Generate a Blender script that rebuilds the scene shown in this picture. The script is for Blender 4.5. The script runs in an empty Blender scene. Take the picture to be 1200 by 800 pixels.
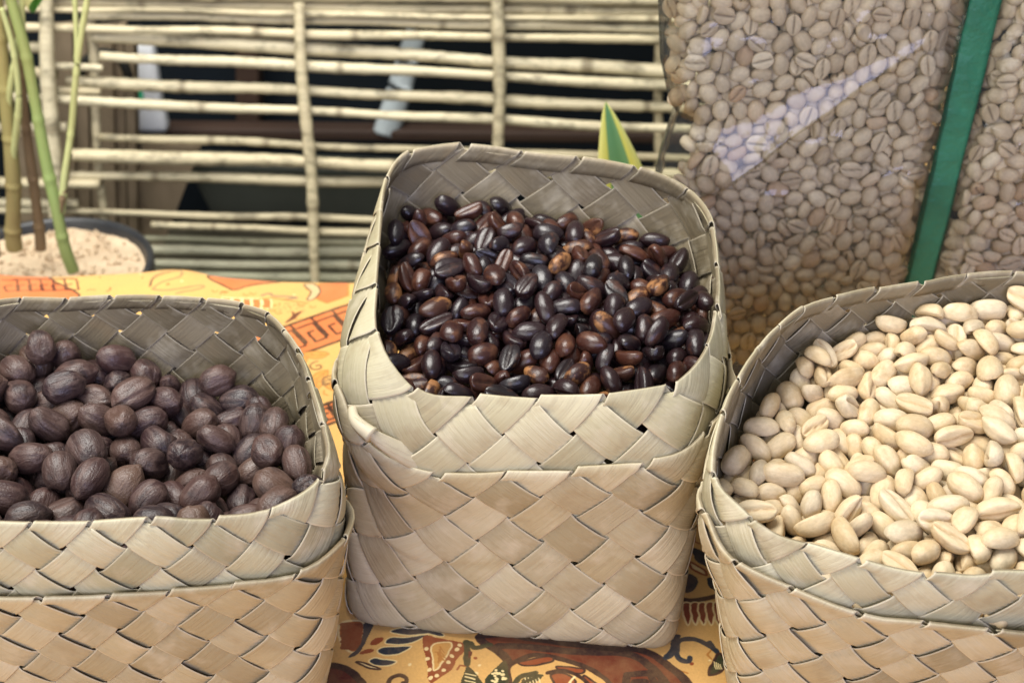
import bpy, math, random
import numpy as np
from mathutils import Vector, Matrix, Quaternion

# ------------------------------------------------------------------ camera, light, exposure
sc = bpy.context.scene
col = sc.collection
CM = 0.01                                   # everything below is measured in centimetres
TH = math.radians(33.0); FPX = 1500.0; CAMH = 36.0

cam_d = bpy.data.cameras.new('camera'); cam = bpy.data.objects.new('camera', cam_d); col.objects.link(cam)
cam.location = (0, 0, CAMH*CM); cam.rotation_euler = (math.radians(90) - TH, 0, 0)
cam_d.sensor_fit = 'HORIZONTAL'; cam_d.sensor_width = 36; cam_d.lens = 45
cam_d.clip_start = 0.01; cam_d.clip_end = 50
cam_d.dof.use_dof = True; cam_d.dof.focus_distance = 0.43; cam_d.dof.aperture_fstop = 16
sc.camera = cam

w = bpy.data.worlds.new('World'); sc.world = w; w.use_nodes = True
bg = w.node_tree.nodes['Background']; bg.inputs[0].default_value = (0.95, 1.0, 0.93, 1); bg.inputs[1].default_value = 0.20

def area(name, loc, target, size, power, color, size_y=None):
    d = bpy.data.lights.new(name, 'AREA'); d.energy = power; d.color = color; d.size = size
    if size_y: d.shape = 'RECTANGLE'; d.size_y = size_y
    o = bpy.data.objects.new(name, d); col.objects.link(o); o.location = loc
    o.rotation_euler = (Vector(target) - Vector(loc)).to_track_quat('-Z', 'Y').to_euler()
    return o
area('roof_opening_light', (-0.40, 0.50, 1.35), (0.0, 0.42, 0.05), 0.8, 28, (1.0, 0.97, 0.91))
area('front_fill_light', (-0.75, -0.75, 0.75), (0.0, 0.5, 0.05), 1.1, 11, (1.0, 0.985, 0.95))  # neutral fill added at the front left to lift baskets and bag
area('fence_fill_light', (-0.05, 0.50, 0.62), (-0.2, 1.06, -0.05), 0.5, 1.1, (1.0, 0.99, 0.95)).data.spread = math.radians(80)  # added fill lamp to brighten the fence and bottle; no source stands here
area('window_light', (0.25, -0.9, 0.62), (0.1, 0.5, 0.1), 0.8, 9, (0.58, 0.62, 1.0), 0.6)
sc.view_settings.view_transform = 'Standard'; sc.view_settings.look = 'None'
sc.view_settings.exposure = 0.2; sc.view_settings.gamma = 1.0; sc.view_settings.use_curve_mapping = False
sc.cycles.max_bounces = 8; sc.cycles.transparent_max_bounces = 12

# ------------------------------------------------------------------ helpers
def ray(px, py):
    u = (px-600)/FPX; v = (400-py)/FPX
    return np.array((u, math.cos(TH)+v*math.sin(TH), -math.sin(TH)+v*math.cos(TH)))
def pt(px, py, Y):                          # a point of the photograph, measured at its own distance
    d = ray(px, py); t = Y/d[1]; return np.array((d[0]*t, Y, CAMH+d[2]*t))
def gp(px, py, Z=0.0):                      # a point lying on the cloth
    d = ray(px, py); t = (Z-CAMH)/d[2]; return np.array((d[0]*t, d[1]*t, Z))
def tag(o, label=None, cat=None, group=None, kind=None):
    if label: o['label'] = label
    if cat: o['category'] = cat
    if group: o['group'] = group
    if kind: o['kind'] = kind
    return o
def empty(name, loc):
    o = bpy.data.objects.new(name, None); col.objects.link(o); o.location = [c*CM for c in loc]
    o.empty_display_size = 0.01; return o
def mesh(name, V, F, mat=None, smooth=True, uv=None, attr=None):
    m = bpy.data.meshes.new(name)
    V = np.asarray(V, float)*CM
    m.from_pydata(V.tolist(), [], [list(f) for f in F])
    if smooth: m.polygons.foreach_set('use_smooth', [True]*len(m.polygons))
    if uv is not None:
        idx = np.empty(len(m.loops), np.int32); m.loops.foreach_get('vertex_index', idx)
        l = m.uv_layers.new(name='UVMap'); l.data.foreach_set('uv', np.asarray(uv, np.float32)[idx].ravel())
    if attr:
        for k, a in attr.items():
            at = m.attributes.new(k, 'FLOAT', 'POINT'); at.data.foreach_set('value', np.asarray(a, np.float32))
    if mat: m.materials.append(mat)
    m.update(); return m
def obj(name, m, parent=None):
    o = bpy.data.objects.new(name, m); col.objects.link(o)
    if parent is not None:
        o.parent = parent
        o.matrix_parent_inverse = Matrix.Translation(-Vector(parent.location))
    return o
def grid_faces(nu, nv, closed_u=False):
    F = []
    for i in range(nu if closed_u else nu-1):
        for j in range(nv-1):
            a = i*nv+j; b = ((i+1) % nu)*nv+j
            F.append((a, b, b+1, a+1))
    return F
def tube(path, radius, seg=10, caps=True, squash=1.0):
    path = np.asarray(path, float); n = len(path)
    r = np.full(n, radius) if np.isscalar(radius) else np.asarray(radius)
    V = []; up0 = np.array((0.0, 0.13, 1.0))
    for i in range(n):
        t = path[min(i+1, n-1)]-path[max(i-1, 0)]; t = t/np.linalg.norm(t)
        ref = up0 if abs(t@up0) < 0.95*np.linalg.norm(up0) else np.array((1.0, 0, 0))
        a = np.cross(t, ref); a /= np.linalg.norm(a); b = np.cross(a, t)
        for k in range(seg):
            an = 2*math.pi*k/seg
            V.append(path[i]+r[i]*(a*math.cos(an)*squash+b*math.sin(an)))
    F = [(i*seg+k, i*seg+(k+1) % seg, (i+1)*seg+(k+1) % seg, (i+1)*seg+k) for i in range(n-1) for k in range(seg)]
    if caps: F += [tuple(range(seg))[::-1], tuple((n-1)*seg+k for k in range(seg))]
    return np.array(V), F
def box(c, s):
    c = np.array(c, float); s = np.array(s, float)/2
    V = [c+s*np.array(q) for q in ((-1,-1,-1),(1,-1,-1),(1,1,-1),(-1,1,-1),(-1,-1,1),(1,-1,1),(1,1,1),(-1,1,1))]
    return np.array(V), [(3,2,1,0),(4,5,6,7),(0,1,5,4),(1,2,6,5),(2,3,7,6),(3,0,4,7)]
def join(parts):
    V = []; F = []
    for v, f in parts:
        n = len(V); V += [tuple(a) for a in v]; F += [tuple(i+n for i in q) for q in f]
    return np.array(V), F
def catmull(P, n, closed=True):
    P = np.asarray(P, float); m = len(P); out = []
    segs = m if closed else m-1
    for i in range(segs):
        g = (lambda k: P[k % m]) if closed else (lambda k: P[min(max(k, 0), m-1)])
        p0, p1, p2, p3 = g(i-1), g(i), g(i+1), g(i+2)
        for k in range(n):
            t = k/n
            out.append(0.5*((2*p1)+(-p0+p2)*t+(2*p0-5*p1+4*p2-p3)*t*t+(-p0+3*p1-3*p2+p3)*t**3))
    if not closed: out.append(P[-1])
    return np.array(out)
def sines(x, y, seed, f0=0.3, f1=1.0, n=6):
    r = np.random.RandomState(seed); o = 0*x
    for _ in range(n):
        a = r.uniform(0, 6.283); f = r.uniform(f0, f1)
        o = o+np.sin((x*math.cos(a)+y*math.sin(a))*f+r.uniform(0, 6.283))
    return o/n

# ------------------------------------------------------------------ materials
class NT:
    def __init__(s, name):
        s.m = bpy.data.materials.new(name); s.m.use_nodes = True; s.t = s.m.node_tree; s.t.nodes.clear()
        s.out = s.n('ShaderNodeOutputMaterial')
    def n(s, typ, **k):
        nd = s.t.nodes.new(typ)
        for a, b in k.items(): setattr(nd, a, b)
        return nd
    def l(s, a, b): s.t.links.new(a, b)
    def setv(s, sock, v):
        if hasattr(v, 'is_output') or isinstance(v, bpy.types.NodeSocket): s.l(v, sock)
        else: sock.default_value = (*v, 1) if isinstance(v, (tuple, list)) and len(v) == 3 and sock.type == 'RGBA' else v
    def noise(s, vec, scale, detail=4, rough=0.55, dist=0.0):
        nd = s.n('ShaderNodeTexNoise'); s.l(vec, nd.inputs['Vector'])
        nd.inputs['Scale'].default_value = scale; nd.inputs['Detail'].default_value = detail
        nd.inputs['Roughness'].default_value = rough; nd.inputs['Distortion'].default_value = dist
        return nd.outputs['Fac']
    def mapping(s, vec, scale=(1,1,1), loc=None):
        nd = s.n('ShaderNodeMapping'); s.l(vec, nd.inputs['Vector']); nd.inputs['Scale'].default_value = scale
        if loc is not None: s.l(loc, nd.inputs['Location'])
        return nd.outputs[0]
    def ramp(s, fac, stops):
        nd = s.n('ShaderNodeValToRGB'); s.l(fac, nd.inputs[0]); e = nd.color_ramp.elements
        while len(e) < len(stops): e.new(0.5)
        for q, (p, c) in zip(e, stops):
            q.position = p; q.color = (*c, 1) if len(c) == 3 else c
        return nd.outputs[0]
    def frange(s, fac, a, b, c=0.0, d=1.0):
        nd = s.n('ShaderNodeMapRange'); s.l(fac, nd.inputs[0])
        for k, v in zip((1, 2, 3, 4), (a, b, c, d)): nd.inputs[k].default_value = v
        return nd.outputs[0]
    def mix(s, fac, a, b, mode='MIX'):
        nd = s.n('ShaderNodeMix', data_type='RGBA', blend_type=mode)
        s.setv(nd.inputs[0], fac); s.setv(nd.inputs[6], a); s.setv(nd.inputs[7], b); return nd.outputs[2]
    def math(s, op, a, b=0.0):
        nd = s.n('ShaderNodeMath', operation=op); s.setv(nd.inputs[0], a); s.setv(nd.inputs[1], b); return nd.outputs[0]
    def bump(s, h, dist, strength=1.0, prev=None):
        nd = s.n('ShaderNodeBump'); s.l(h, nd.inputs['Height']); nd.inputs['Distance'].default_value = dist
        nd.inputs['Strength'].default_value = strength
        if prev is not None: s.l(prev, nd.inputs['Normal'])
        return nd.outputs[0]
    def coords(s): return s.n('ShaderNodeTexCoord')
    def rnd(s): return s.n('ShaderNodeObjectInfo').outputs['Random']
    def attr(s, name): return s.n('ShaderNodeAttribute', attribute_name=name).outputs['Fac']
    def pbr(s, color, rough=0.5, spec=0.5, bump=None, **k):
        b = s.n('ShaderNodeBsdfPrincipled'); s.setv(b.inputs['Base Color'], color); s.setv(b.inputs['Roughness'], rough)
        b.inputs['Specular IOR Level'].default_value = spec
        if bump is not None: s.l(bump, b.inputs['Normal'])
        for q, v in k.items(): s.setv(b.inputs[q], v)
        s.l(b.outputs[0], s.out.inputs[0]); return s.m

def offset_vec(t, vec, amount=37.0):
    r = t.rnd(); c = t.n('ShaderNodeCombineXYZ')
    for k, f in enumerate((amount, amount*1.7, amount*0.6)): t.l(t.math('MULTIPLY', r, f), c.inputs[k])
    nd = t.n('ShaderNodeVectorMath', operation='ADD'); t.l(vec, nd.inputs[0]); t.l(c.outputs[0], nd.inputs[1])
    return nd.outputs[0]

def leaf_strip_mat(name, c0, c1, c2):
    t = NT(name); tc = t.coords(); uv = tc.outputs['UV']
    v = offset_vec(t, uv, 13.0)
    fib = t.noise(t.mapping(v, (1.4, 34, 1)), 1.0, 5, 0.65)
    fine = t.noise(t.mapping(v, (3.0, 120, 1)), 1.0, 2, 0.5)
    blot = t.noise(offset_vec(t, tc.outputs['Object'], 3.0), 75, 3, 0.6)
    base = t.ramp(t.rnd(), [(0.0, c0), (0.2, c1), (0.4, c2), (0.58, tuple(q*0.74 for q in c1)), (0.72, c0), (0.86, tuple(q*1.08 for q in c2)), (1.0, (c2[0]*0.62, c2[1]*0.58, c2[2]*0.52))])
    dark = t.mix(t.frange(fib, 0.35, 0.75, 0.0, 0.26), base, (0.30, 0.23, 0.13))
    d2 = t.mix(t.frange(blot, 0.52, 0.75, 0.0, 0.5), dark, (0.60, 0.53, 0.40))
    d3 = t.mix(t.frange(blot, 0.44, 0.26, 0.0, 0.45), d2, (0.27, 0.19, 0.10))
    wr = t.noise(t.mapping(v, (0.9, 7, 1)), 1.0, 3, 0.6)
    edge = t.attr('edge')
    d4 = t.mix(t.frange(edge, 0.55, 1.0, 0.0, 0.55), d3, (0.66, 0.58, 0.44))
    h = t.math('ADD', t.math('MULTIPLY', fib, 0.7), t.math('MULTIPLY', fine, 0.5))
    return t.pbr(d4, t.frange(fib, 0.2, 0.8, 0.42, 0.62), 0.4, t.bump(h, 0.0004, 0.35, t.bump(wr, 0.0012, 0.45)))

M = {}
M['strip_collar'] = leaf_strip_mat('palm_leaf_pale', (0.465, 0.42, 0.275), (0.405, 0.36, 0.225), (0.51, 0.465, 0.32))
M['strip_body'] = leaf_strip_mat('palm_leaf_tan', (0.45, 0.38, 0.24), (0.37, 0.30, 0.178), (0.49, 0.43, 0.295))
M['strip_inside_shade'] = leaf_strip_mat('palm_leaf_inside_shade', (0.245, 0.20, 0.125), (0.185, 0.148, 0.09), (0.28, 0.23, 0.152))  # darker copy for inner faces: shade inside the baskets put into the colour

def bean_mat(name, stops, patch, patch_col, crease_col, rough, spec, bumpd, coat=0.0, pw=(0.58, 0.68), nscale=170, sheen=0.0, stain=None):
    t = NT(name); tc = t.coords(); v = offset_vec(t, tc.outputs['Object'], 1.0)
    n1 = t.noise(v, nscale, 4, 0.6); n2 = t.noise(t.mapping(v, (0.5, 1, 1)), 900, 3, 0.6)
    base = t.ramp(t.rnd(), stops)
    c = t.mix(t.frange(n1, pw[0], pw[1], 0, patch), base, patch_col)
    c = t.mix(t.frange(n2, 0.35, 0.7, 0.0, 0.35), c, t.mix(0.5, c, (0.0, 0.0, 0.0)))
    if stain: c = t.mix(t.frange(t.noise(v, 95, 4, 0.7), 0.40, 0.28, 0, 0.5), c, stain)
    c = t.mix(t.math('MULTIPLY', t.attr('crease'), 0.8), c, crease_col)
    return t.pbr(c, t.frange(n1, 0.3, 0.7, rough-0.07, rough+0.1), spec, t.bump(t.math('ADD', n2, n1), bumpd, 0.6), **({'Coat Weight': coat, 'Coat Roughness': 0.3, 'Sheen Weight': sheen}))
M['bean_black'] = bean_mat('bean_purple_black', [(0, (0.011, 0.007, 0.009)), (0.5, (0.024, 0.010, 0.011)), (1, (0.016, 0.011, 0.015))], 0.5, (0.10, 0.035, 0.018), (0.02, 0.009, 0.007), 0.30, 0.5, 0.0003, 0.15)
M['bean_red'] = bean_mat('bean_red_brown', [(0, (0.036, 0.012, 0.010)), (0.5, (0.066, 0.022, 0.013)), (1, (0.026, 0.009, 0.009))], 0.7, (0.14, 0.055, 0.026), (0.03, 0.012, 0.008), 0.31, 0.5, 0.0003, 0.10, (0.5, 0.66))
M['bean_tan'] = bean_mat('bean_tan_patched', [(0, (0.035, 0.013, 0.011)), (1, (0.075, 0.028, 0.015))], 0.95, (0.33, 0.15, 0.055), (0.05, 0.02, 0.012), 0.40, 0.45, 0.0003, 0.08, (0.50, 0.60), 150)
M['bean_cream'] = bean_mat('bean_cream', [(0, (0.62, 0.46, 0.26)), (0.3, (0.69, 0.54, 0.33)), (0.55, (0.54, 0.39, 0.21)), (0.8, (0.71, 0.58, 0.385)), (1, (0.47, 0.37, 0.24))], 0.4, (0.80, 0.69, 0.49), (0.44, 0.27, 0.125), 0.52, 0.35, 0.00025, 0.0, (0.45, 0.7), 190, 0.0, (0.38, 0.23, 0.10))
M['bean_parchment'] = bean_mat('bean_parchment', [(0, (0.66, 0.53, 0.365)), (0.3, (0.76, 0.63, 0.45)), (0.6, (0.52, 0.405, 0.275)), (0.85, (0.80, 0.68, 0.50)), (1, (0.54, 0.36, 0.22))], 0.4, (0.56, 0.45, 0.31), (0.085, 0.048, 0.022), 0.6, 0.3, 0.00025, 0.0, (0.45, 0.7), 150)

def cherry_mat():
    t = NT('dried_cherry_skin'); tc = t.coords(); v = offset_vec(t, tc.outputs['Object'], 1.0)
    st = t.noise(t.mapping(v, (0.22, 1, 1)), 420, 5, 0.62, 0.6); n1 = t.noise(v, 110, 3, 0.6); fine = t.noise(v, 1400, 2, 0.5)
    base = t.ramp(t.rnd(), [(0, (0.040, 0.019, 0.020)), (0.25, (0.078, 0.043, 0.034)), (0.5, (0.019, 0.011, 0.014)), (0.75, (0.055, 0.026, 0.024)), (1, (0.110, 0.064, 0.045))])
    c = t.mix(t.frange(st, 0.42, 0.72, 0.0, 0.65), base, (0.165, 0.105, 0.088))
    c = t.mix(t.frange(n1, 0.52, 0.66, 0.0, 0.7), c, (0.020, 0.012, 0.014))
    h = t.math('ADD', st, t.math('MULTIPLY', fine, 0.25))
    return t.pbr(c, t.frange(st, 0.3, 0.7, 0.33, 0.50), 0.5, t.bump(h, 0.0008, 0.8))
M['cherry'] = cherry_mat()

def bamboo_mat(name, c0, c1, c2, grime):
    t = NT(name); tc = t.coords(); v = offset_vec(t, tc.outputs['Object'], 5.0)
    st = t.noise(t.mapping(v, (6, 260, 260)), 1.0, 4, 0.6); gr = t.noise(t.mapping(v, (0.45, 1, 1)), 60, 5, 0.75)
    base = t.ramp(t.rnd(), [(0, c0), (0.5, c1), (1, c2)])
    c = t.mix(t.frange(st, 0.4, 0.75, 0, 0.5), base, (0.26, 0.20, 0.11))
    c = t.mix(t.frange(gr, 0.50, 0.66, 0, grime), c, (0.07, 0.06, 0.035))
    c = t.mix(t.math('MULTIPLY', t.attr('node'), 0.75), c, (0.13, 0.10, 0.055))
    return t.pbr(c, 0.5, 0.35, t.bump(st, 0.0006, 0.5))
M['bamboo'] = bamboo_mat('split_bamboo', (0.60, 0.52, 0.335), (0.46, 0.395, 0.25), (0.64, 0.57, 0.39), 0.75)
M['bamboo_old'] = bamboo_mat('weathered_bamboo', (0.33, 0.33, 0.22), (0.27, 0.27, 0.18), (0.38, 0.37, 0.27), 0.6)

def simple(name, color, rough=0.6, spec=0.4, nscale=60, var=0.35, dark=None, bumpd=0.0004, stretch=(1, 1, 1), **k):
    t = NT(name); tc = t.coords(); n = t.noise(t.mapping(tc.outputs['Object'], stretch), nscale, 5, 0.62)
    d = dark or tuple(c*0.45 for c in color)
    return t.pbr(t.mix(t.frange(n, 0.35, 0.7, 0, var*2), color, d), rough, spec, t.bump(n, bumpd, 0.6), **k)
M['pot'] = simple('black_plastic', (0.022, 0.024, 0.028), 0.38, 0.5, 40, 0.3, (0.05, 0.05, 0.05))
M['soil'] = simple('pale_sandy_soil', (0.68, 0.53, 0.36), 0.9, 0.1, 90, 0.35, (0.47, 0.35, 0.23), 0.003)
M['tarp'] = simple('dark_navy_tarp', (0.004, 0.007, 0.009), 0.6, 0.2, 5, 0.4, (0.008, 0.012, 0.018))
M['ground'] = simple('packed_earth', (0.09, 0.08, 0.055), 0.9, 0.1, 12, 0.4)
M['wood'] = simple('red_brown_wood', (0.055, 0.032, 0.022), 0.6, 0.3, 30, 0.45, None, 0.0005, (0.15, 1, 1))
M['tan_board'] = simple('tan_bark_board', (0.30, 0.23, 0.15), 0.8, 0.2, 22, 0.4, (0.13, 0.10, 0.06), 0.002, (1, 1, 0.3))
M['grey_sheet'] = simple('grey_plastic_sheet', (0.05, 0.055, 0.045), 0.4, 0.5, 9, 0.4)
M['beige'] = simple('beige_board', (0.40, 0.36, 0.28), 0.7, 0.2, 15, 0.25)
M['white_plastic'] = simple('white_plastic', (0.88, 0.90, 0.92), 0.35, 0.5, 25, 0.12)
M['green_label'] = simple('green_label', (0.05, 0.62, 0.32), 0.4, 0.4, 25, 0.1)
M['clear_plastic'] = simple('pale_plastic', (0.42, 0.47, 0.48), 0.3, 0.6, 30, 0.4)
M['hose'] = simple('dark_rubber', (0.03, 0.03, 0.026), 0.6, 0.3)
M['stem_green'] = simple('green_stem', (0.27, 0.36, 0.12), 0.5, 0.4, 40, 0.35, (0.30, 0.27, 0.10), 0.0005, (1, 1, 0.2))
M['stem_olive'] = simple('olive_stem', (0.33, 0.30, 0.11), 0.55, 0.3, 40, 0.4, (0.24, 0.15, 0.07), 0.0005, (1, 1, 0.2))
M['stem_brown'] = simple('brown_stem', (0.22, 0.15, 0.08), 0.6, 0.3, 40, 0.4, (0.12, 0.07, 0.04), 0.0005, (1, 1, 0.2))
M['stem_pale'] = simple('pale_green_stem', (0.52, 0.55, 0.25), 0.5, 0.3, 40, 0.3, (0.36, 0.36, 0.13), 0.0005, (1, 1, 0.2))
M['leaf_green'] = simple('green_leaf', (0.045, 0.22, 0.03), 0.4, 0.5, 40, 0.3)
M['green_band'] = simple('green_tape', (0.026, 0.175, 0.10), 0.42, 0.45, 45, 0.4, (0.012, 0.10, 0.058), 0.004)

def variegated():
    t = NT('variegated_leaf'); uv = t.coords().outputs['UV']
    s = t.n('ShaderNodeSeparateXYZ'); t.l(uv, s.inputs[0])
    n = t.noise(t.mapping(uv, (60, 3, 1)), 1.0, 3)
    a = t.math('ABSOLUTE', t.math('SUBTRACT', s.outputs[0], 0.5))
    a = t.math('ADD', a, t.math('MULTIPLY', t.math('SUBTRACT', n, 0.5), 0.03))
    c = t.ramp(a, [(0.0, (0.13, 0.40, 0.20)), (0.20, (0.17, 0.46, 0.24)), (0.225, (0.26, 0.52, 0.24)), (0.245, (0.76, 0.86, 0.20)), (0.5, (0.82, 0.88, 0.32))])
    return t.pbr(c, 0.4, 0.4, t.bump(n, 0.0004, 0.5))
M['variegated'] = variegated()

def film_mat():
    t = NT('clear_bag_film'); tc = t.coords()
    n = t.noise(tc.outputs['Object'], 22, 3, 0.5, 0.4); n2 = t.noise(tc.outputs['Object'], 75, 3, 0.55, 0.5)
    bmp = t.bump(n2, 0.0010, 0.5, t.bump(n, 0.010, 0.6))
    tr = t.n('ShaderNodeBsdfTransparent'); tr.inputs[0].default_value = (0.96, 0.97, 0.95, 1)
    gl = t.n('ShaderNodeBsdfGlossy'); gl.inputs['Roughness'].default_value = 0.08; t.l(bmp, gl.inputs['Normal'])
    df = t.n('ShaderNodeBsdfDiffuse'); df.inputs[0].default_value = (0.72, 0.70, 0.66, 1)
    fr = t.n('ShaderNodeFresnel'); fr.inputs[0].default_value = 1.5; t.l(bmp, fr.inputs['Normal'])
    a = t.n('ShaderNodeMixShader'); a.inputs[0].default_value = 0.02; t.l(tr.outputs[0], a.inputs[1]); t.l(df.outputs[0], a.inputs[2])
    b = t.n('ShaderNodeMixShader'); t.l(t.math('MULTIPLY', fr.outputs[0], 0.9), b.inputs[0]); t.l(a.outputs[0], b.inputs[1]); t.l(gl.outputs[0], b.inputs[2])
    t.l(b.outputs[0], t.out.inputs[0]); return t.m
M['film'] = film_mat()
# ------------------------------------------------------------------ printed cloth: the batik print is painted into an image the script makes itself
class Print:
    def __init__(s, x0, x1, y0, y1, res):
        s.x0, s.y0, s.res = x0, y0, res
        s.nx = int((x1-x0)/res); s.ny = int((y1-y0)/res); s.x1 = x0+s.nx*res; s.y1 = y0+s.ny*res
        s.a = np.ones((s.ny, s.nx, 3), np.float32)*np.array((0.86, 0.67, 0.39), np.float32)
    def win(s, P, pad):
        P = np.asarray(P); lo = P.min(0)-pad; hi = P.max(0)+pad
        i0 = max(int((lo[0]-s.x0)/s.res), 0); i1 = min(int((hi[0]-s.x0)/s.res)+2, s.nx)
        j0 = max(int((lo[1]-s.y0)/s.res), 0); j1 = min(int((hi[1]-s.y0)/s.res)+2, s.ny)
        if i1 <= i0 or j1 <= j0: return None
        X, Y = np.meshgrid(s.x0+(np.arange(i0, i1)+.5)*s.res, s.y0+(np.arange(j0, j1)+.5)*s.res)
        return slice(j0, j1), slice(i0, i1), X, Y
    def put(s, w_, al, c):
        b = s.a[w_[0], w_[1]]; al = np.clip(al, 0, 1)[..., None]
        s.a[w_[0], w_[1]] = b*(1-al)+np.array(c, np.float32)*al
    def stroke(s, P, wd, c):
        P = np.asarray(P, float); w_ = s.win(P, wd)
        if w_ is None: return
        X, Y = w_[2], w_[3]; D = np.full(X.shape, 1e9)
        for a, b in zip(P[:-1], P[1:]):
            e = b-a; L = e@e+1e-9; t = np.clip(((X-a[0])*e[0]+(Y-a[1])*e[1])/L, 0, 1)
            D = np.minimum(D, np.hypot(X-a[0]-t*e[0], Y-a[1]-t*e[1]))
        s.put(w_, (wd/2-D)/s.res+.5, c)
    def poly(s, P, c, line=None, lw=0.1):
        P = np.asarray(P, float); w_ = s.win(P, .1)
        if w_ is None: return
        X, Y = w_[2], w_[3]; ins = np.zeros(X.shape, bool)
        for a, b in zip(P, np.roll(P, -1, 0)):
            if a[1] == b[1]: continue
            ins ^= ((a[1] > Y) != (b[1] > Y)) & (X < (b[0]-a[0])*(Y-a[1])/(b[1]-a[1])+a[0])
        s.put(w_, ins.astype(float), c)
        if line: s.stroke(np.vstack([P, P[:1]]), lw, line)
    def dot(s, p, r, c):
        p = np.asarray(p, float); w_ = s.win([p-r, p+r], .05)
        if w_ is not None: s.put(w_, (r-np.hypot(w_[2]-p[0], w_[3]-p[1]))/s.res+.5, c)

INK = (0.20, 0.11, 0.09); NAVY = (0.12, 0.17, 0.21); DGRN = (0.19, 0.21, 0.12); RUST = (0.56, 0.26, 0.12); DRED = (0.36, 0.14, 0.09)
ORNG = (0.83, 0.46, 0.25); CREAM = (0.94, 0.84, 0.60); OCHRE = (0.72, 0.47, 0.20); YEL = (0.86, 0.67, 0.39)
pr = Print(-36, 36, 24, 64, 0.025)
A_ = lambda L: [gp(160+x/4.444, 310+y/4.444)[:2] for x, y in L]         # three parts of the print, read off the photograph
B_ = lambda L: [gp(390+x/5, 680+y/5)[:2] for x, y in L]
C_ = lambda L: [gp(620+x/4.444, 620+y/4.444)[:2] for x, y in L]
D_ = lambda L: [gp(x/2.353, 300+y/2.353)[:2] for x, y in L]
sm = lambda P, n=6, closed=True: catmull(np.asarray(P), n, closed)
def leaf(p, ang, L, W, c, line=INK, lw=.09, veins=0, dots=0, vc=CREAM, inner=None):
    p = np.asarray(p); t = np.linspace(0, 1, 18); wd = W*np.sin(math.pi*t**0.8)*(1-.25*t)
    d = np.array((math.cos(ang), math.sin(ang))); n = np.array((-d[1], d[0]))
    mid = p+np.outer(t*L, d)+np.outer(.08*L*np.sin(math.pi*t), n)
    P = np.vstack([mid+wd[:, None]*n/2, (mid-wd[:, None]*n/2)[::-1]]); pr.poly(P, c, line, lw)
    if inner: pr.poly(mid.mean(0)+(P-mid.mean(0))*.55, inner, None)
    if veins:
        pr.stroke(mid[1:-2], lw*.8, vc)
        for k in range(veins):
            q = int(3+k*12/veins)
            for sgn in (1, -1): pr.stroke([mid[q], mid[min(q+3, 17)]+sgn*n*wd[q]*.36], lw*.55, vc)
    if dots:
        r = np.random.RandomState(int(abs(p[0]*37+p[1]*11)*10) % 9999)
        for _ in range(dots):
            q = r.randint(3, 15); pr.dot(mid[q]+n*wd[q]*r.uniform(-.36, .36), .045, vc)
def swirl(p, ang, R, turns, wd, c):
    t = np.linspace(0, 1, 30); r = R*(1-t*.85); a = ang+turns*6.283*t
    pr.stroke(np.stack([p[0]+r*np.cos(a), p[1]+r*np.sin(a)], 1), wd, c)
def key_band(P0, P1, wd, n, c=ORNG, line=INK, lw=.13):                  # a meander between two dark borders
    P0 = np.asarray(P0); P1 = np.asarray(P1); d = P1-P0; L = np.linalg.norm(d); d = d/L; nn = np.array((-d[1], d[0]))
    f = lambda s, t: P0+d*s*L+nn*t*wd
    pr.poly([f(0, -.5), f(1, -.5), f(1, .5), f(0, .5)], c)
    for t in (-.5, .5): pr.stroke([f(0, t), f(1, t)], lw*1.5, line)
    for k in range(n):
        g = lambda a, b: f((k+a)/n, b)
        pr.stroke([g(.04, .30), g(.80, .30), g(.80, -.28), g(.28, -.28), g(.28, .06), g(.56, .06)], lw, line)
        pr.stroke([g(.92, .5), g(.92, -.22)], lw, line)
rr = np.random.RandomState(5)
for k in range(190):                                                    # the same kinds of motif over the rest of the cloth
    p = (rr.uniform(-34, 34), rr.uniform(25, 63))
    if -24 < p[0] < -5 and p[1] > 42 or -8 < p[0] < 9 and p[1] < 38: continue
    z = rr.randint(4)
    if z == 0: leaf(p, rr.uniform(0, 6.3), rr.uniform(1.6, 3), rr.uniform(.7, 1.2), (RUST, ORNG, OCHRE)[rr.randint(3)], veins=3)
    elif z == 1: leaf(p, rr.uniform(0, 6.3), rr.uniform(1.3, 2.2), rr.uniform(.6, 1), (NAVY, DGRN)[rr.randint(2)], veins=3)
    elif z == 2: swirl(p, rr.uniform(0, 6.3), rr.uniform(.5, 1), 1.2, .13, NAVY)
    else:
        for j in range(4): pr.dot((p[0]+rr.normal()*.5, p[1]+rr.normal()*.5), .1, RUST)
for k in range(900):                                                    # small filling strokes and dots between the motifs
    p = np.array((rr.uniform(-34, 34), rr.uniform(25, 63))); a = rr.uniform(0, 6.3)
    if rr.rand() < .5: pr.stroke([p, p+.3*np.array((math.cos(a), math.sin(a))), p+.45*np.array((math.cos(a+.5), math.sin(a+.5)))], .07, (OCHRE, RUST, (0.55, 0.40, 0.22))[rr.randint(3)])
    else: pr.dot(p, rr.uniform(.05, .1), (OCHRE, RUST, CREAM)[rr.randint(3)])
for k in range(7): key_band((-34+k*11, 40.5), (-26.5+k*11, 43.2), 1.7, 4)
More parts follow.
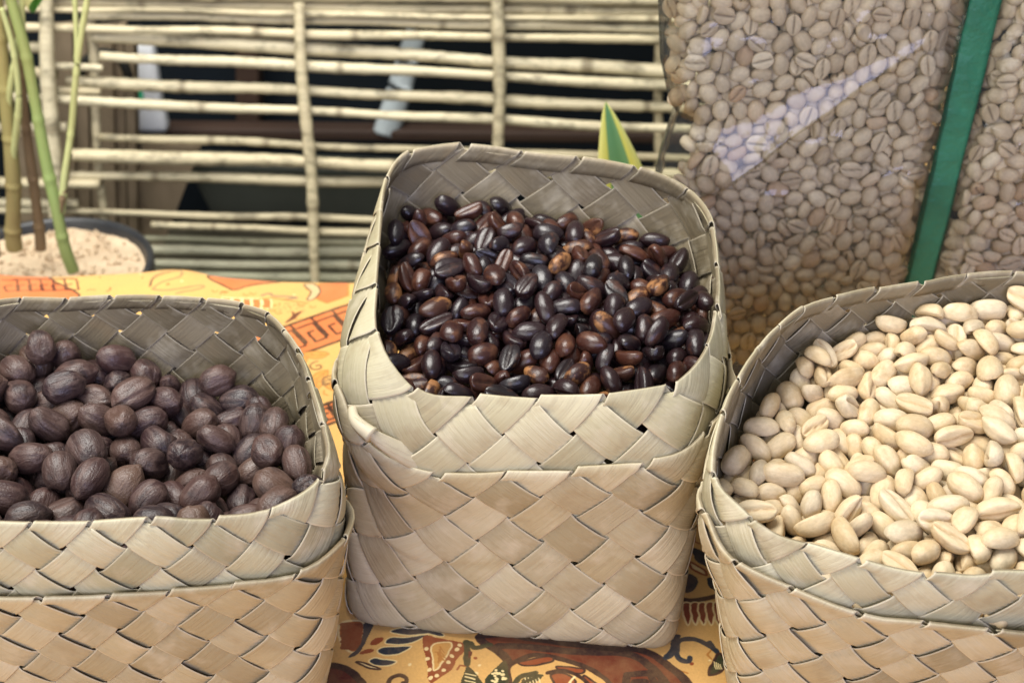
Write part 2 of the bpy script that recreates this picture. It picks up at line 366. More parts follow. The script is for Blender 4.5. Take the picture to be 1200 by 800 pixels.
# -- behind the baskets, on the left
pr.poly(sm(D_([(-60, 40), (115, 38), (150, 62), (225, 112), (100, 125), (-60, 130)])), ORNG, INK, .12)
for k in range(6):
    a = 8+k*33
    pr.stroke(D_([(a, 58), (a+42, 60), (a+50, 90), (a+14, 92), (a+8, 76), (a+28, 75)]), .10, DRED)
pr.poly(sm(A_([(380, 45), (470, 105), (520, 125), (600, 100), (760, 70), (640, 46)])), ORNG, INK, .12)
pr.poly(A_([(960, 80), (1110, 70), (1110, 150), (1000, 190), (940, 160)]), ORNG, OCHRE, .1)
for q in range(5): pr.poly(A_([(455+q*52, 165), (500+q*52, 165), (500+q*52, 215), (455+q*52, 212)]), ORNG, CREAM, .1)
pr.stroke(sm(A_([(80, 110), (110, 60), (230, 32), (238, 70), (140, 100), (100, 130), (200, 135), (340, 105), (345, 120), (220, 150)]), 6, False), .16, (0.63, 0.52, 0.34))
pr.stroke(sm(A_([(80, 116), (110, 68), (230, 38)]), 6, False), .07, INK)
pr.poly(sm(A_([(880, 90), (930, 82), (965, 120), (930, 165), (895, 165), (915, 125)])), (0.80, 0.70, 0.52), INK, .08)
pr.stroke(sm(A_([(660, 150), (700, 138), (720, 150), (800, 152), (840, 158), (780, 168)]), 6, False), .16, (0.55, 0.46, 0.36))
for x, y in ((400, 128), (455, 132), (565, 142), (600, 135), (730, 230), (700, 215), (660, 200), (850, 190), (910, 200)): pr.stroke(sm(A_([(x, y), (x+14, y+10), (x+30, y+2)]), 5, False), .07, OCHRE)
pr.stroke(A_([(620, 225), (640, 170), (720, 160), (900, 185)]), .10, OCHRE)
for k in range(46): pr.dot(A_([(645+rr.uniform(0, 240), 180+rr.uniform(0, 55))])[0], .05, ORNG)
pr.poly(sm(A_([(780, 285), (830, 240), (870, 225), (850, 250), (815, 275)])), DRED); pr.stroke(A_([(820, 230), (835, 262)]), .1, DRED)
key_band(A_([(650, 430)])[0], A_([(1200, 255)])[0], 2.9, 5)
for x, y in ((880, 500), (940, 560), (1000, 530), (930, 640), (990, 600), (1010, 450), (900, 460)):
    leaf(A_([(x, y)])[0], rr.uniform(0, 6.3), 1.5, .75, (0.88, 0.60, 0.28), OCHRE, .08, 2, 0, OCHRE)
for x, y in ((950, 510), (1010, 585), (1000, 600)): swirl(A_([(x, y)])[0], rr.uniform(0, 6), .45, 1.1, .1, (0.45, 0.32, 0.2))
key_band(A_([(880, 800)])[0], A_([(1200, 690)])[0], 1.5, 4)
# -- the dark red rosette to the right, its ring and its key pattern
pr.poly(sm(C_([(-250, 545), (-100, 525), (0, 540), (300, 575), (600, 600), (760, 700), (850, 790), (860, 900), (200, 960), (-60, 720), (-120, 640)])), (0.42, 0.18, 0.09), INK, .34)
pr.stroke(sm(C_([(-150, 590), (0, 590), (250, 610), (520, 620), (660, 700), (740, 800), (760, 900)]), 8, False), .34, INK)
pr.poly(sm(C_([(-100, 720), (-40, 660), (60, 632), (250, 670), (380, 730), (440, 800), (460, 900), (0, 900)])), YEL, INK, .22)
for L in ([(160, 690), (290, 700), (280, 725), (180, 712)], [(-40, 670), (110, 640), (130, 665), (0, 690)], [(300, 735), (370, 790), (350, 800), (300, 760)]): pr.poly(sm(C_(L)), RUST, INK, .08)
pr.poly(sm(C_([(130, 730), (200, 725), (255, 770), (200, 800), (150, 785)])), RUST, INK, .08); pr.stroke(C_([(200, 800), (250, 740)]), .1, CREAM)
pr.stroke(sm(C_([(110, 722), (200, 712), (300, 760), (330, 840)]), 6, False), .16, INK)
pr.poly(sm(C_([(-30, 770), (30, 735), (90, 735), (50, 770), (0, 800)])), DGRN, None)
for k in range(5): pr.stroke(C_([(-10+k*18, 752), (0+k*18, 785)]), .05, CREAM)
for L in ([(510, 830), (520, 730), (640, 720), (680, 800)], [(560, 860), (560, 770), (620, 765)], [(700, 760), (760, 840)]): pr.stroke(C_(L), .28, INK)
pr.stroke(sm(C_([(850, 640), (835, 660), (790, 640), (780, 590), (800, 550), (870, 545), (930, 570), (990, 610)]), 8, False), .22, NAVY)
pr.poly(sm(C_([(750, 525), (800, 525), (770, 570), (765, 630), (720, 650), (710, 630), (745, 590)])), NAVY, None); pr.poly(sm(C_([(930, 575), (960, 555), (990, 610), (955, 590)])), NAVY)
pr.poly(sm(C_([(1000, 620), (1035, 650), (1025, 700), (950, 730), (965, 670)])), DGRN, INK, .1)
for k in range(4): pr.stroke(C_([(970+k*12, 660+k*5), (985+k*10, 700)]), .05, CREAM)
pr.stroke(sm(C_([(780, 330), (860, 345), (960, 330), (1040, 310)]), 6, False), .24, INK)
for k in range(5): pr.poly(sm(C_([(812+k*40, 365), (850+k*40, 360), (858+k*40, 420), (840+k*40, 475), (818+k*40, 430)])), (0.50, 0.20, 0.09), CREAM, .08)
pr.poly(sm(C_([(815, 270), (840, 210), (885, 230), (880, 280), (830, 305)])), NAVY); pr.poly(sm(C_([(860, 80), (900, 90), (960, 140), (960, 180), (880, 140)])), NAVY)
pr.poly(sm(C_([(850, 150), (920, 190), (930, 215), (860, 185)])), CREAM, RUST, .1)
pr.poly(sm(C_([(940, 230), (1000, 240), (1000, 300), (945, 270)])), NAVY)

# -- in front of the middle basket
pr.poly(sm(B_([(60, 235), (180, 220), (190, 300), (150, 395), (90, 380), (50, 320)])), (0.66, 0.33, 0.12), CREAM, .1)
for a in range(8):
    for b in range(9): pr.dot(B_([(68+a*15+(b % 2)*7, 240+b*17)])[0], .09, (0.50, 0.22, 0.09))
pr.poly(sm(B_([(190, 235), (250, 225), (230, 290), (205, 340), (160, 410), (100, 430), (165, 370), (190, 300)])), NAVY)
pr.poly(sm(B_([(230, 350), (270, 320), (310, 325), (290, 350), (250, 360)])), RUST, None)
pr.poly(sm(B_([(170, 410), (200, 385), (250, 385), (240, 402)])), RUST, None)
for L in ([(350, 290), (430, 268), (640, 300), (640, 325), (470, 315)], [(325, 355), (350, 322), (440, 325), (570, 330), (450, 362)], [(275, 400), (310, 376), (470, 378), (400, 420), (320, 425)], [(222, 455), (255, 436), (300, 445), (385, 460), (340, 482), (260, 480)]):
    pr.poly(sm(B_(L)), NAVY, CREAM, .06)
pr.poly(sm(B_([(150, 462), (190, 465), (290, 505), (230, 500)])), CREAM, INK, .08)
pr.poly(sm(B_([(540, 345), (600, 335), (790, 355), (740, 450), (700, 520), (590, 600), (565, 480)]), 5), RUST, None)
pr.poly(sm(B_([(595, 385), (640, 360), (705, 355), (690, 420), (610, 530), (598, 450)]), 5), (0.82, 0.60, 0.30), CREAM, .07)
for x, y in ((565, 405), (568, 460), (578, 520), (590, 570), (625, 560), (660, 520), (690, 470), (710, 430), (740, 390), (755, 365)): pr.dot(B_([(x, y)])[0], .09, CREAM)
for k in range(12): pr.stroke(B_([(615+rr.uniform(0, 60), 380+rr.uniform(0, 90)), (610+rr.uniform(0, 60), 400+rr.uniform(0, 90))]), .05, OCHRE)
pr.stroke(B_([(798, 345), (800, 470)]), .26, DGRN); pr.stroke(sm(B_([(820, 350), (850, 375), (935, 355)]), 6, False), .22, DGRN)
pr.poly(sm(B_([(805, 395), (830, 405), (810, 440)])), DRED)
pr.poly(sm(B_([(800, 485), (840, 520), (900, 610), (770, 620), (778, 540)])), DGRN, None)
for k in range(5): pr.stroke(B_([(790, 530+k*20), (850, 545+k*18)]), .06, CREAM)
pr.poly(sm(B_([(1030, 450), (1035, 600), (930, 620), (905, 570), (950, 510)])), DGRN, None)
for k in range(22): pr.dot(B_([(945+rr.uniform(0, 80), 500+rr.uniform(0, 95))])[0], .06, CREAM)
pr.stroke(sm(B_([(1200, 515), (1110, 545), (1060, 610)]), 6, False), .2, DGRN); pr.stroke(sm(B_([(1200, 545), (1120, 580), (1090, 620)]), 6, False), .12, DGRN)
pr.stroke(sm(B_([(335, 600), (350, 560), (400, 542), (440, 555), (445, 580), (425, 585)]), 6, False), .16, INK)
pr.poly(sm(B_([(-30, 500), (40, 480), (130, 530), (190, 610), (60, 640), (-30, 640)])), DRED, INK, .3)
img = bpy.data.images.new('batik_print', pr.nx, pr.ny, alpha=False)
px_ = np.ones((pr.ny, pr.nx, 4), np.float32); px_[..., :3] = pr.a; img.pixels.foreach_set(px_.ravel()); img.update(); img.pack()
def cloth_mat():
    t = NT('batik_cotton'); tc = t.coords(); im = t.n('ShaderNodeTexImage'); im.image = img; im.extension = 'MIRROR'
    wob = t.n('ShaderNodeTexNoise'); t.l(tc.outputs['UV'], wob.inputs['Vector']); wob.inputs['Scale'].default_value = 90; wob.inputs['Detail'].default_value = 3
    ma = t.n('ShaderNodeVectorMath', operation='MULTIPLY_ADD'); t.l(wob.outputs['Color'], ma.inputs[0]); ma.inputs[1].default_value = (0.0022, 0.0035, 0); t.l(tc.outputs['UV'], ma.inputs[2])
    t.l(ma.outputs[0], im.inputs[0])
    n = t.noise(tc.outputs['Object'], 55, 6, 0.7); f = t.noise(tc.outputs['Object'], 900, 2)
    c = t.mix(t.frange(n, 0.4, 0.7, 0, 0.28), im.outputs[0], (0.52, 0.31, 0.13))
    c = t.mix(t.frange(f, 0.3, 0.7, 0, 0.14), c, (0.20, 0.11, 0.04))
    wv = t.n('ShaderNodeTexWave'); wv.inputs['Scale'].default_value = 600; t.l(tc.outputs['Object'], wv.inputs[0])
    return t.pbr(c, 0.85, 0.15, t.bump(t.math('ADD', f, t.math('MULTIPLY', wv.outputs[0], 0.4)), 0.0002, 0.5), **{'Sheen Weight': 0.15})
M['cloth'] = cloth_mat()
def cloth_edge(x): return 62.0-0.13*np.clip(x+15, -2, None)+0.25*np.sin(x*0.55)
nx_, ny_ = 240, 330
cu = np.linspace(-45, 45, nx_); cv = np.linspace(0, 1, ny_)
CX, CV = np.meshgrid(cu, cv, indexing='ij')
ys = -30+(CV*1.2)*(cloth_edge(CX)+30)
over = np.clip(ys-cloth_edge(CX), 0, None); rb_ = 0.7
an_ = np.clip(over/rb_, 0, math.pi/2); drop = np.clip(over-rb_*math.pi/2, 0, None)
CY = np.where(over > 0, cloth_edge(CX)+rb_*np.sin(an_)+0.05*drop, ys)
wav = 0.12*sines(CX, ys, 3, .25, .8)+0.06*sines(CX, ys, 4, 1, 2)+0.13*np.clip(sines(CX, ys, 14, .35, .9, 5), .1, 1)*np.clip((ys-48)/6, 0, 1)*(CX < 2)
rid = np.array(gp(500, 745)[:2]); dr_ = np.array(gp(475, 690)[:2])-np.array(gp(505, 800)[:2]); dr_ /= np.linalg.norm(dr_)
s_ = (CX-rid[0])*dr_[1]-(ys-rid[1])*dr_[0]; l_ = (CX-rid[0])*dr_[0]+(ys-rid[1])*dr_[1]
wav += 0.30*np.exp(-np.abs(s_)/0.8)*np.exp(-np.clip(l_, 0, None)**2/2)*np.exp(-np.clip(-l_-4, 0, None)**2/4)
hx = gp(215, 318)[0]; wav += (0.30*np.exp(-((CX-hx)/1.8)**2)+.10*sines(CX, ys, 8, .6, 1.4))*np.exp(-((ys-62)/3)**2)
CZ = wav-0.12-rb_*(1-np.cos(an_))-drop+0.15*np.sin(CX*.9)*np.clip(drop, 0, 1)
uvc = np.stack([(CX-pr.x0)/(pr.x1-pr.x0), (ys-pr.y0)/(pr.y1-pr.y0)], -1).reshape(-1, 2)
cl = obj('tablecloth', mesh('tablecloth', np.stack([CX, CY, CZ], -1).reshape(-1, 3), grid_faces(nx_, ny_), M['cloth'], True, uvc))
tag(cl, 'orange and yellow batik cloth printed with leaves and key borders under the baskets', 'tablecloth')


# ------------------------------------------------------------------ setting
gv = [(-260, -60, -28), (260, -60, -28), (260, 320, -28), (-260, 320, -28)]
tag(obj('ground', mesh('ground', gv, [(0, 1, 2, 3)], M['ground'], False)), kind='structure')
tv, tf = box((0, 122.5, 20), (420, 3, 96))
tag(obj('back_wall', mesh('back_wall', tv, tf, M['tarp'], False)), kind='structure')

# ------------------------------------------------------------------ bamboo fence and what stands behind it
def fpt(px, py, off=0.0):                   # a point on the plane of the fence, which leans a little
    d = ray(px, py); t = (97+off+0.2*CAMH)/(d[1]-0.2*d[2]); return np.array((d[0]*t, d[1]*t, CAMH+d[2]*t))
fence = tag(empty('bamboo_fence', (0, 97, -28)), 'see-through fence of thin split bamboo sticks behind the table', 'fence')
rf = np.random.RandomState(11)
def stick(name, a, b, pxw, mat, off, n=26, sq=1.0):
    a = fpt(a[0], a[1], off); b = fpt(b[0], b[1], off); r = pxw/2/FPX*np.linalg.norm((a+b)/2-np.array((0, 0, CAMH)))
    t = np.linspace(0, 1, n); P = a+np.outer(t, b-a); L = np.linalg.norm(b-a)
    ph = rf.uniform(0, 6.28, 4); k = 2*math.pi*t*L
    P[:, 2] += 0.05*np.sin(k/37+ph[0])+0.025*np.sin(k/13+ph[1]); P[:, 0 if abs(b[2]-a[2]) > abs(b[0]-a[0]) else 1] += 0.12*np.sin(k/17+ph[2])
    R = r*(1+.10*np.sin(k/29+ph[3])+.035*rf.normal(size=n))
    nd = np.zeros(n)
    if L > 18:
        for kn in rf.choice(np.arange(4, n-4), max(1, int(L/22)), replace=False): R[kn] *= 1.09; R[kn-1] *= 1.03; R[kn+1] *= 1.03; nd[kn+1] = 1
    V, F = tube(P, R, 9, True, sq); return obj(name, mesh(name, V, F, mat, True, None, {'node': np.repeat(nd, 9)}), fence)
S_ = [(-60, -22, 900, -8, 15), (-60, -9, 900, 1, 13), (-40, 1.5, 900, 17, 13), (-40, 9, 900, 26, 7), (100, 18, 900, 37, 10), (-60, 31, 900, 50, 10), (108, 42, 900, 91, 15), (118, 65, 900, 106, 12),
      (78, 95, 900, 131, 13), (68, 117, 900, 156, 11), (118, 161, 900, 190, 9), (78, 181, 900, 209, 15), (58, 204, 900, 226, 12), (-60, 213, 117, 216, 11), (-60, 245, 700, 263, 8), (178, 263, 700, 283, 9),
      (-60, 53, 62, 56, 11), (-60, 84, 66, 87, 11), (-60, 112, 72, 115, 10), (-60, 150, 78, 150, 11), (-60, 235, 92, 238, 10), (60, 78, 120, 80, 8), (64, 106, 118, 108, 8)]
for i, (x0, y0, x1, y1, wd) in enumerate(S_): stick('bamboo_slat', (x0, y0), (x1, y1), wd, M['bamboo'], (0.5, -0.3)[i % 2], 110 if x1-x0 > 400 else 18)
for y0, y1, wd in ((292, 300, 14), (307, 317, 12), (320, 332, 13), (335, 346, 13), (280, 289, 8)): stick('bamboo_slat', (120, y0), (700, y1), wd, M['bamboo_old'], 1.2, 80)
for x0, y0, x1, y1, wd, off in ((52, -40, 68, 330, 15, -1.4), (105, 20, 127, 330, 10, 1.3), (350, 4, 372, 340, 12.5, -1.3), (583, -60, 585, 340, 13.5, -1.4), (775, -50, 770, 300, 12, 1.4)):
    stick('bamboo_upright', (x0, y0), (x1, y1), wd, M['bamboo'], off, 50)
def at_y(pix, Y): return [pt(x, y, Y) for x, y in pix]
def slab(pix, Y, depth):                    # an upright board seen from the front, with real thickness
    P = at_y(pix, Y); n = len(P); V = P+[p+np.array((0, depth, 0)) for p in P]
    F = [tuple(range(n))[::-1], tuple(range(n, 2*n))]+[(i, (i+1) % n, n+(i+1) % n, n+i) for i in range(n)]
    return np.array(V), F
def board(name, pix, Y, depth, mat, label, cat, bev=0.0):
    V, F = slab(pix, Y, depth); o = obj(name, mesh(name, V, F, mat, False)); tag(o, label, cat)
    md = o.modifiers.new('bevel', 'BEVEL'); md.width = 0.003; md.segments = 2
    return o
board('wooden_post', [(274, -60), (302, -60), (304, 152), (276, 152)], 116, 3, M['wood'], 'dark brown wooden post rising from the ledge behind the bamboo fence', 'post')
board('wooden_ledge', [(150, 150), (900, 158), (900, 171), (150, 164)], 113, 2.2, M['wood'], 'long red-brown wooden ledge running behind the bamboo fence', 'ledge')
board('beige_board', [(440, -60), (900, -60), (900, 22), (440, -2)], 112, 2, M['beige'], 'plain beige board showing above the top slats of the fence', 'board')
board('grey_sheet', [(215, 190), (470, 200), (470, 262), (250, 256)], 108, 3, M['grey_sheet'], 'dark grey plastic sheet below the wooden ledge', 'sheet')
bk = tag(empty('bark_panel', pt(110, 260, 106)), 'tan panel of rough vertical bark boards at the left end of the fence', 'panel')
for x0, x1, y0, dz in ((55, 84, 34, 0), (86, 101, 30, .5), (104, 131, 36, .2), (132, 144, 34, .8), (146, 156, 40, .1), (20, 52, 160, .6)):
    V, F = slab([(x0, y0), (x1, y0-2), (x1+5, 275), (x0+5, 275)], 104+dz, 1.5); obj('bark_board', mesh('bark_board', V, F, M['tan_board'], False), bk)
V, F = slab([(166, 168), (235, 172), (190, 290), (150, 290)], 105, 1); obj('bark_board', mesh('bark_board', V, F, M['tan_board'], False), bk)
rng_ = [pt(122+28*math.cos(a), 92+30*math.sin(a), 101.6+.3*math.sin(3*a)) for a in np.linspace(math.pi*.98, math.pi*2.1, 22)]
V, F = tube(rng_, .42, 8); tag(obj('hose_loop', mesh('hose_loop', V, F, M['hose'])), 'loop of dark hose hung on the left end of the fence', 'hose')
# white bottle: rounded box body, shoulder, cap, green label
bt = tag(empty('white_bottle', pt(180, 152, 110)), 'tall white plastic bottle with a green patch standing on the ledge', 'bottle')
def lathe_box(c0, prof, sx, sy, seg=24, e=0.45):
    V = []; n = len(prof)
    for s, z in prof:
        for k in range(seg):
            a = 2*math.pi*k/seg; ca, sa = math.cos(a), math.sin(a)
            V.append(c0+np.array((np.sign(ca)*abs(ca)**e*sx*s, np.sign(sa)*abs(sa)**e*sy*s, z)))
    F = [(i*seg+k, i*seg+(k+1) % seg, (i+1)*seg+(k+1) % seg, (i+1)*seg+k) for i in range(n-1) for k in range(seg)]+[tuple(range(seg))[::-1], tuple((n-1)*seg+k for k in range(seg))]
    return np.array(V), F
b0 = pt(180, 151, 110); bh = np.linalg.norm(pt(180, 34, 110)-b0)
V, F = lathe_box(b0, [(1.02, 0), (1.08, .5), (1.0, 2.0), (.92, 2.6), (.95, 3.2), (.98, bh*.8), (.9, bh*.88), (.5, bh*.95), (.4, bh)], 1.35, .9); obj('bottle_body', mesh('bottle_body', V, F, M['white_plastic']), bt)
V, F = lathe_box(b0+np.array((-.75, -.42, bh*.27)), [(1, 0), (1, 1.6)], .62, .56); obj('label', mesh('label', V, F, M['green_label'], False), bt)
P = [pt(488, 38, 115), pt(478, 70, 115), pt(466, 112, 114.4), pt(452, 158, 113.6)]
V, F = tube(catmull(P, 8, False), np.linspace(1.0, 1.35, 25), 10, True, .6); tag(obj('plastic_tube', mesh('plastic_tube', V, F, M['clear_plastic'])), 'slanting pale plastic tube leaning on the ledge behind the fence', 'tube')

# ------------------------------------------------------------------ potted plant on the left
pc = pt(50, 312, 76)
plant = tag(empty('potted_plant', (pc[0], pc[1], -28)), 'green stemmed plant growing from pale soil in a round black pot', 'plant')
def lathe(prof, c, seg=48):
    V = [(c[0]+r*math.cos(2*math.pi*k/seg), c[1]+r*math.sin(2*math.pi*k/seg), c[2]+z) for r, z in prof for k in range(seg)]
    return np.array(V), [(i*seg+k, i*seg+(k+1) % seg, (i+1)*seg+(k+1) % seg, (i+1)*seg+k) for i in range(len(prof)-1) for k in range(seg)]
R_ = 7.4
V, F = lathe([(.1, -20.6), (R_-2.2, -20.6), (R_-.7, -2.2), (R_-.5, -1.9), (R_-.1, -1.7), (R_, -.2), (R_-.12, 0), (R_-.35, .02), (R_-.55, -.2), (R_-.75, -1.9), (R_-1.0, -6), (R_-1.2, -7)], pc)
obj('pot', mesh('pot', V, F, M['pot']), plant)
a = np.linspace(0, 1, 40); th = np.linspace(0, 2*math.pi, 72, endpoint=False); RR, TT = np.meshgrid(a, th, indexing='ij')
sx, sy = RR*(R_-.7)*np.cos(TT), RR*(R_-.7)*np.sin(TT)
rs = np.random.RandomState(3); sz = -0.75+.25*sines(sx, sy, 21, 1, 3)+.14*sines(sx, sy, 22, 3, 7)+.09*sines(sx, sy, 23, 7, 14, 10)+.5*(1-RR)
V = np.stack([pc[0]+sx, pc[1]+sy, pc[2]+sz], -1).reshape(-1, 3)
so = obj('soil', mesh('soil', V, [(i*72+k, (i+1)*72+k, (i+1)*72+(k+1) % 72, i*72+(k+1) % 72) for i in range(39) for k in range(72)], M['soil']), plant); so['kind'] = 'stuff'
cb = []
for k in range(420):
    r = R_*.86*math.sqrt(rs.rand()); t = rs.uniform(0, 6.28); s = rs.uniform(.08, .26)
    v, f = box((0, 0, 0), (s, s*rs.uniform(.7, 1.2), s*.8)); v = v+rs.normal(size=v.shape)*s*.14
    cb.append((v+pc+np.array((r*math.cos(t), r*math.sin(t), -0.60+.5*(1-r/R_)+rs.uniform(-.1, .06))), f))
V, F = join(cb); g = obj('soil_grain', mesh('soil_grain', V, F, M['soil']), plant); g['kind'] = 'stuff'
def stem(pix, Y, w0, w1, mat, sub=20):
    P = catmull([pt(x, y, yy) for (x, y), yy in zip(pix, Y)], sub, False); n = len(P)
    s_ = np.cumsum(np.r_[0, np.linalg.norm(np.diff(P, axis=0), axis=1)]); gap = 3.1+(w0*1.7) % 1.3
    r = np.linspace(w0, w1, n)/2/FPX*79*(1+.04*np.sin(np.linspace(0, 19, n))+.17*np.exp(-(((s_+w0) % gap-gap/2)/.16)**2))
    V, F = tube(P, r, 10); return obj('stem', mesh('stem', V, F, M[mat]), plant)
stem([(86, 318), (76, 290), (66, 245), (54, 190), (42, 125), (30, 62), (10, -10), (-6, -70)], (72, 72, 72.2, 72.5, 72.6, 72.6, 72.6, 72.6), 15, 11, 'stem_green', 16)
stem([(17, 292), (15, 270), (16, 225), (13, 180), (8, 130), (2, 60), (-6, -20)], (74.5,)*7, 20, 14, 'stem_olive')
stem([(48, 292), (46, 268), (40, 220), (33, 170), (25, 100), (16, 40), (10, -40)], (76,)*7, 14, 9, 'stem_brown')
stem([(72, 250), (76, 205), (84, 150), (88, 100), (94, 50), (104, -10), (112, -60)], (72.4, 72.6, 73, 73, 73, 73, 73), 9, 6, 'stem_pale')
stem([(84, 150), (90, 80), (89, 30), (86, -30)], (73, 73.2, 73.4, 73.6), 7, 5, 'stem_pale')
stem([(68, 255), (75, 222), (82, 180)], (72.1, 72.5, 73), 9, 6, 'stem_brown')
stem([(11, 160), (10, 125), (14, 90), (22, 40), (28, -20)], (74.6, 74.4, 74, 74, 74), 8, 6, 'stem_pale')
stem([(14, 215), (16, 180), (22, 120), (16, 60), (2, 10)], (74.6, 74.3, 73.6, 73.4, 73.4), 9, 6, 'stem_pale')
stem([(52, 185), (45, 145), (36, 95), (27, 40), (26, -20)], (72.6, 72.8, 73, 73.2, 73.4), 9, 6, 'stem_pale')
stem([(-6, 300), (-8, 260), (-6, 200)], (75, 75, 75), 14, 9, 'stem_brown')
for o_ in [c for c in plant.children if c.name.startswith('stem')]: pass
def blade(base, tip, width, bend, mat, n=16, uvw=True, side=(1, 0, 0)):
    base, tip, side = np.array(base), np.array(tip), np.array(side, float); t = np.linspace(0, 1, n)
    mid = base+np.outer(t, tip-base)+np.outer(np.sin(math.pi*t)*1.0, bend); V = []; uv = []
    for i in range(n):
        wd = width/2*min(1, 1.9*(1-t[i])**.75)*(0.55+.45*min(1, t[i]*2.5)) if t[i] < 1 else 0.02
        for c in (-1, -.5, 0, .5, 1):
            V.append(mid[i]+side*wd*c+np.array((0, -0.35*wd*(1-abs(c)), 0.0))*-1); uv.append(((c+1)/2, t[i]))
    k = len(V); V = V+[v+np.array((0, .06, 0)) for v in V]; uv = uv+uv
    F = []
    for i in range(n-1):
        for j in range(4):
            a = i*5+j; F.append((a, a+1, a+6, a+5)); F.append((k+a, k+a+5, k+a+6, k+a+1))
        F += [(i*5, (i+1)*5, k+(i+1)*5, k+i*5), (i*5+4, k+i*5+4, k+(i+1)*5+4, (i+1)*5+4)]
    return np.array(V), F, uv
V, F, uv = blade(pt(86, -45, 70), pt(40, 15, 70), 3.0, (0, -.6, .4), 'leaf_green', side=(.75, 0, .66)); obj('leaf', mesh('leaf', V, F, M['leaf_green'], True, uv), plant)
V, F, uv = blade(pt(52, -40, 71), pt(34, 12, 71), 1.4, (0, -.4, .2), 'stem_pale', side=(.9, 0, .3)); obj('leaf', mesh('leaf', V, F, M['stem_pale'], True, uv), plant)
lb = pt(748, 420, 64.5); lf = tag(empty('variegated_plant', (lb[0], lb[1], -28)), 'single pointed green leaf with yellow edges standing behind the middle basket', 'plant')
V, F, uv = blade(lb, pt(710, 120, 62.5), 3.9, (0.5, 0, 0), None, 30); obj('leaf', mesh('leaf', V, F, M['variegated'], True, uv), lf)
V, F = tube([(lb[0]+.1, lb[1], -28), (lb[0], lb[1], -14), (lb[0], lb[1]+.05, lb[2]+.6)], (.5, .45, .5), 8); obj('stem', mesh('stem', V, F, M['stem_green']), lf)

# ------------------------------------------------------------------ plaited palm-leaf baskets: every strip is a part
def polar(P, c, n=720):                     # closed outline -> radius and height for every direction from c
    P = np.asarray(P, float); c = np.asarray(c); Q = catmull(P, 12); a = np.arctan2(Q[:, 1]-c[1], Q[:, 0]-c[0]); r = np.hypot(Q[:, 0]-c[0], Q[:, 1]-c[1])
    o = np.argsort(a); a, r, z = a[o], r[o], Q[o, 2]
    a = np.r_[a[-3:]-2*math.pi, a, a[:3]+2*math.pi]; r = np.r_[r[-3:], r, r[:3]]; z = np.r_[z[-3:], z, z[:3]]
    ph = np.linspace(-math.pi, math.pi, n, endpoint=False); k = np.ones(7)/7
    sm_ = lambda v: np.convolve(np.r_[v[-3:], v, v[:3]], k, 'valid')
    return ph, sm_(np.interp(ph, a, r)), sm_(np.interp(ph, a, z))
def base_polar(corners, c, n=720, e=11.0):   # rounded quadrilateral foot
    cs = np.asarray(corners, float); ph = np.linspace(-math.pi, math.pi, n, endpoint=False); r = np.full(n, 1e9)
    acc = np.zeros(n)
    for a, b in zip(cs, np.roll(cs, -1, 0)):
        d = b-a; nn = np.array((d[1], -d[0])); nn /= np.linalg.norm(nn); dist = nn@(a-c)
        if dist < 0: nn, dist = -nn, -dist
        pr_ = (nn[0]*np.cos(ph)+nn[1]*np.sin(ph))/dist; acc += np.clip(pr_, 0, None)**e
    return acc**(-1/e)
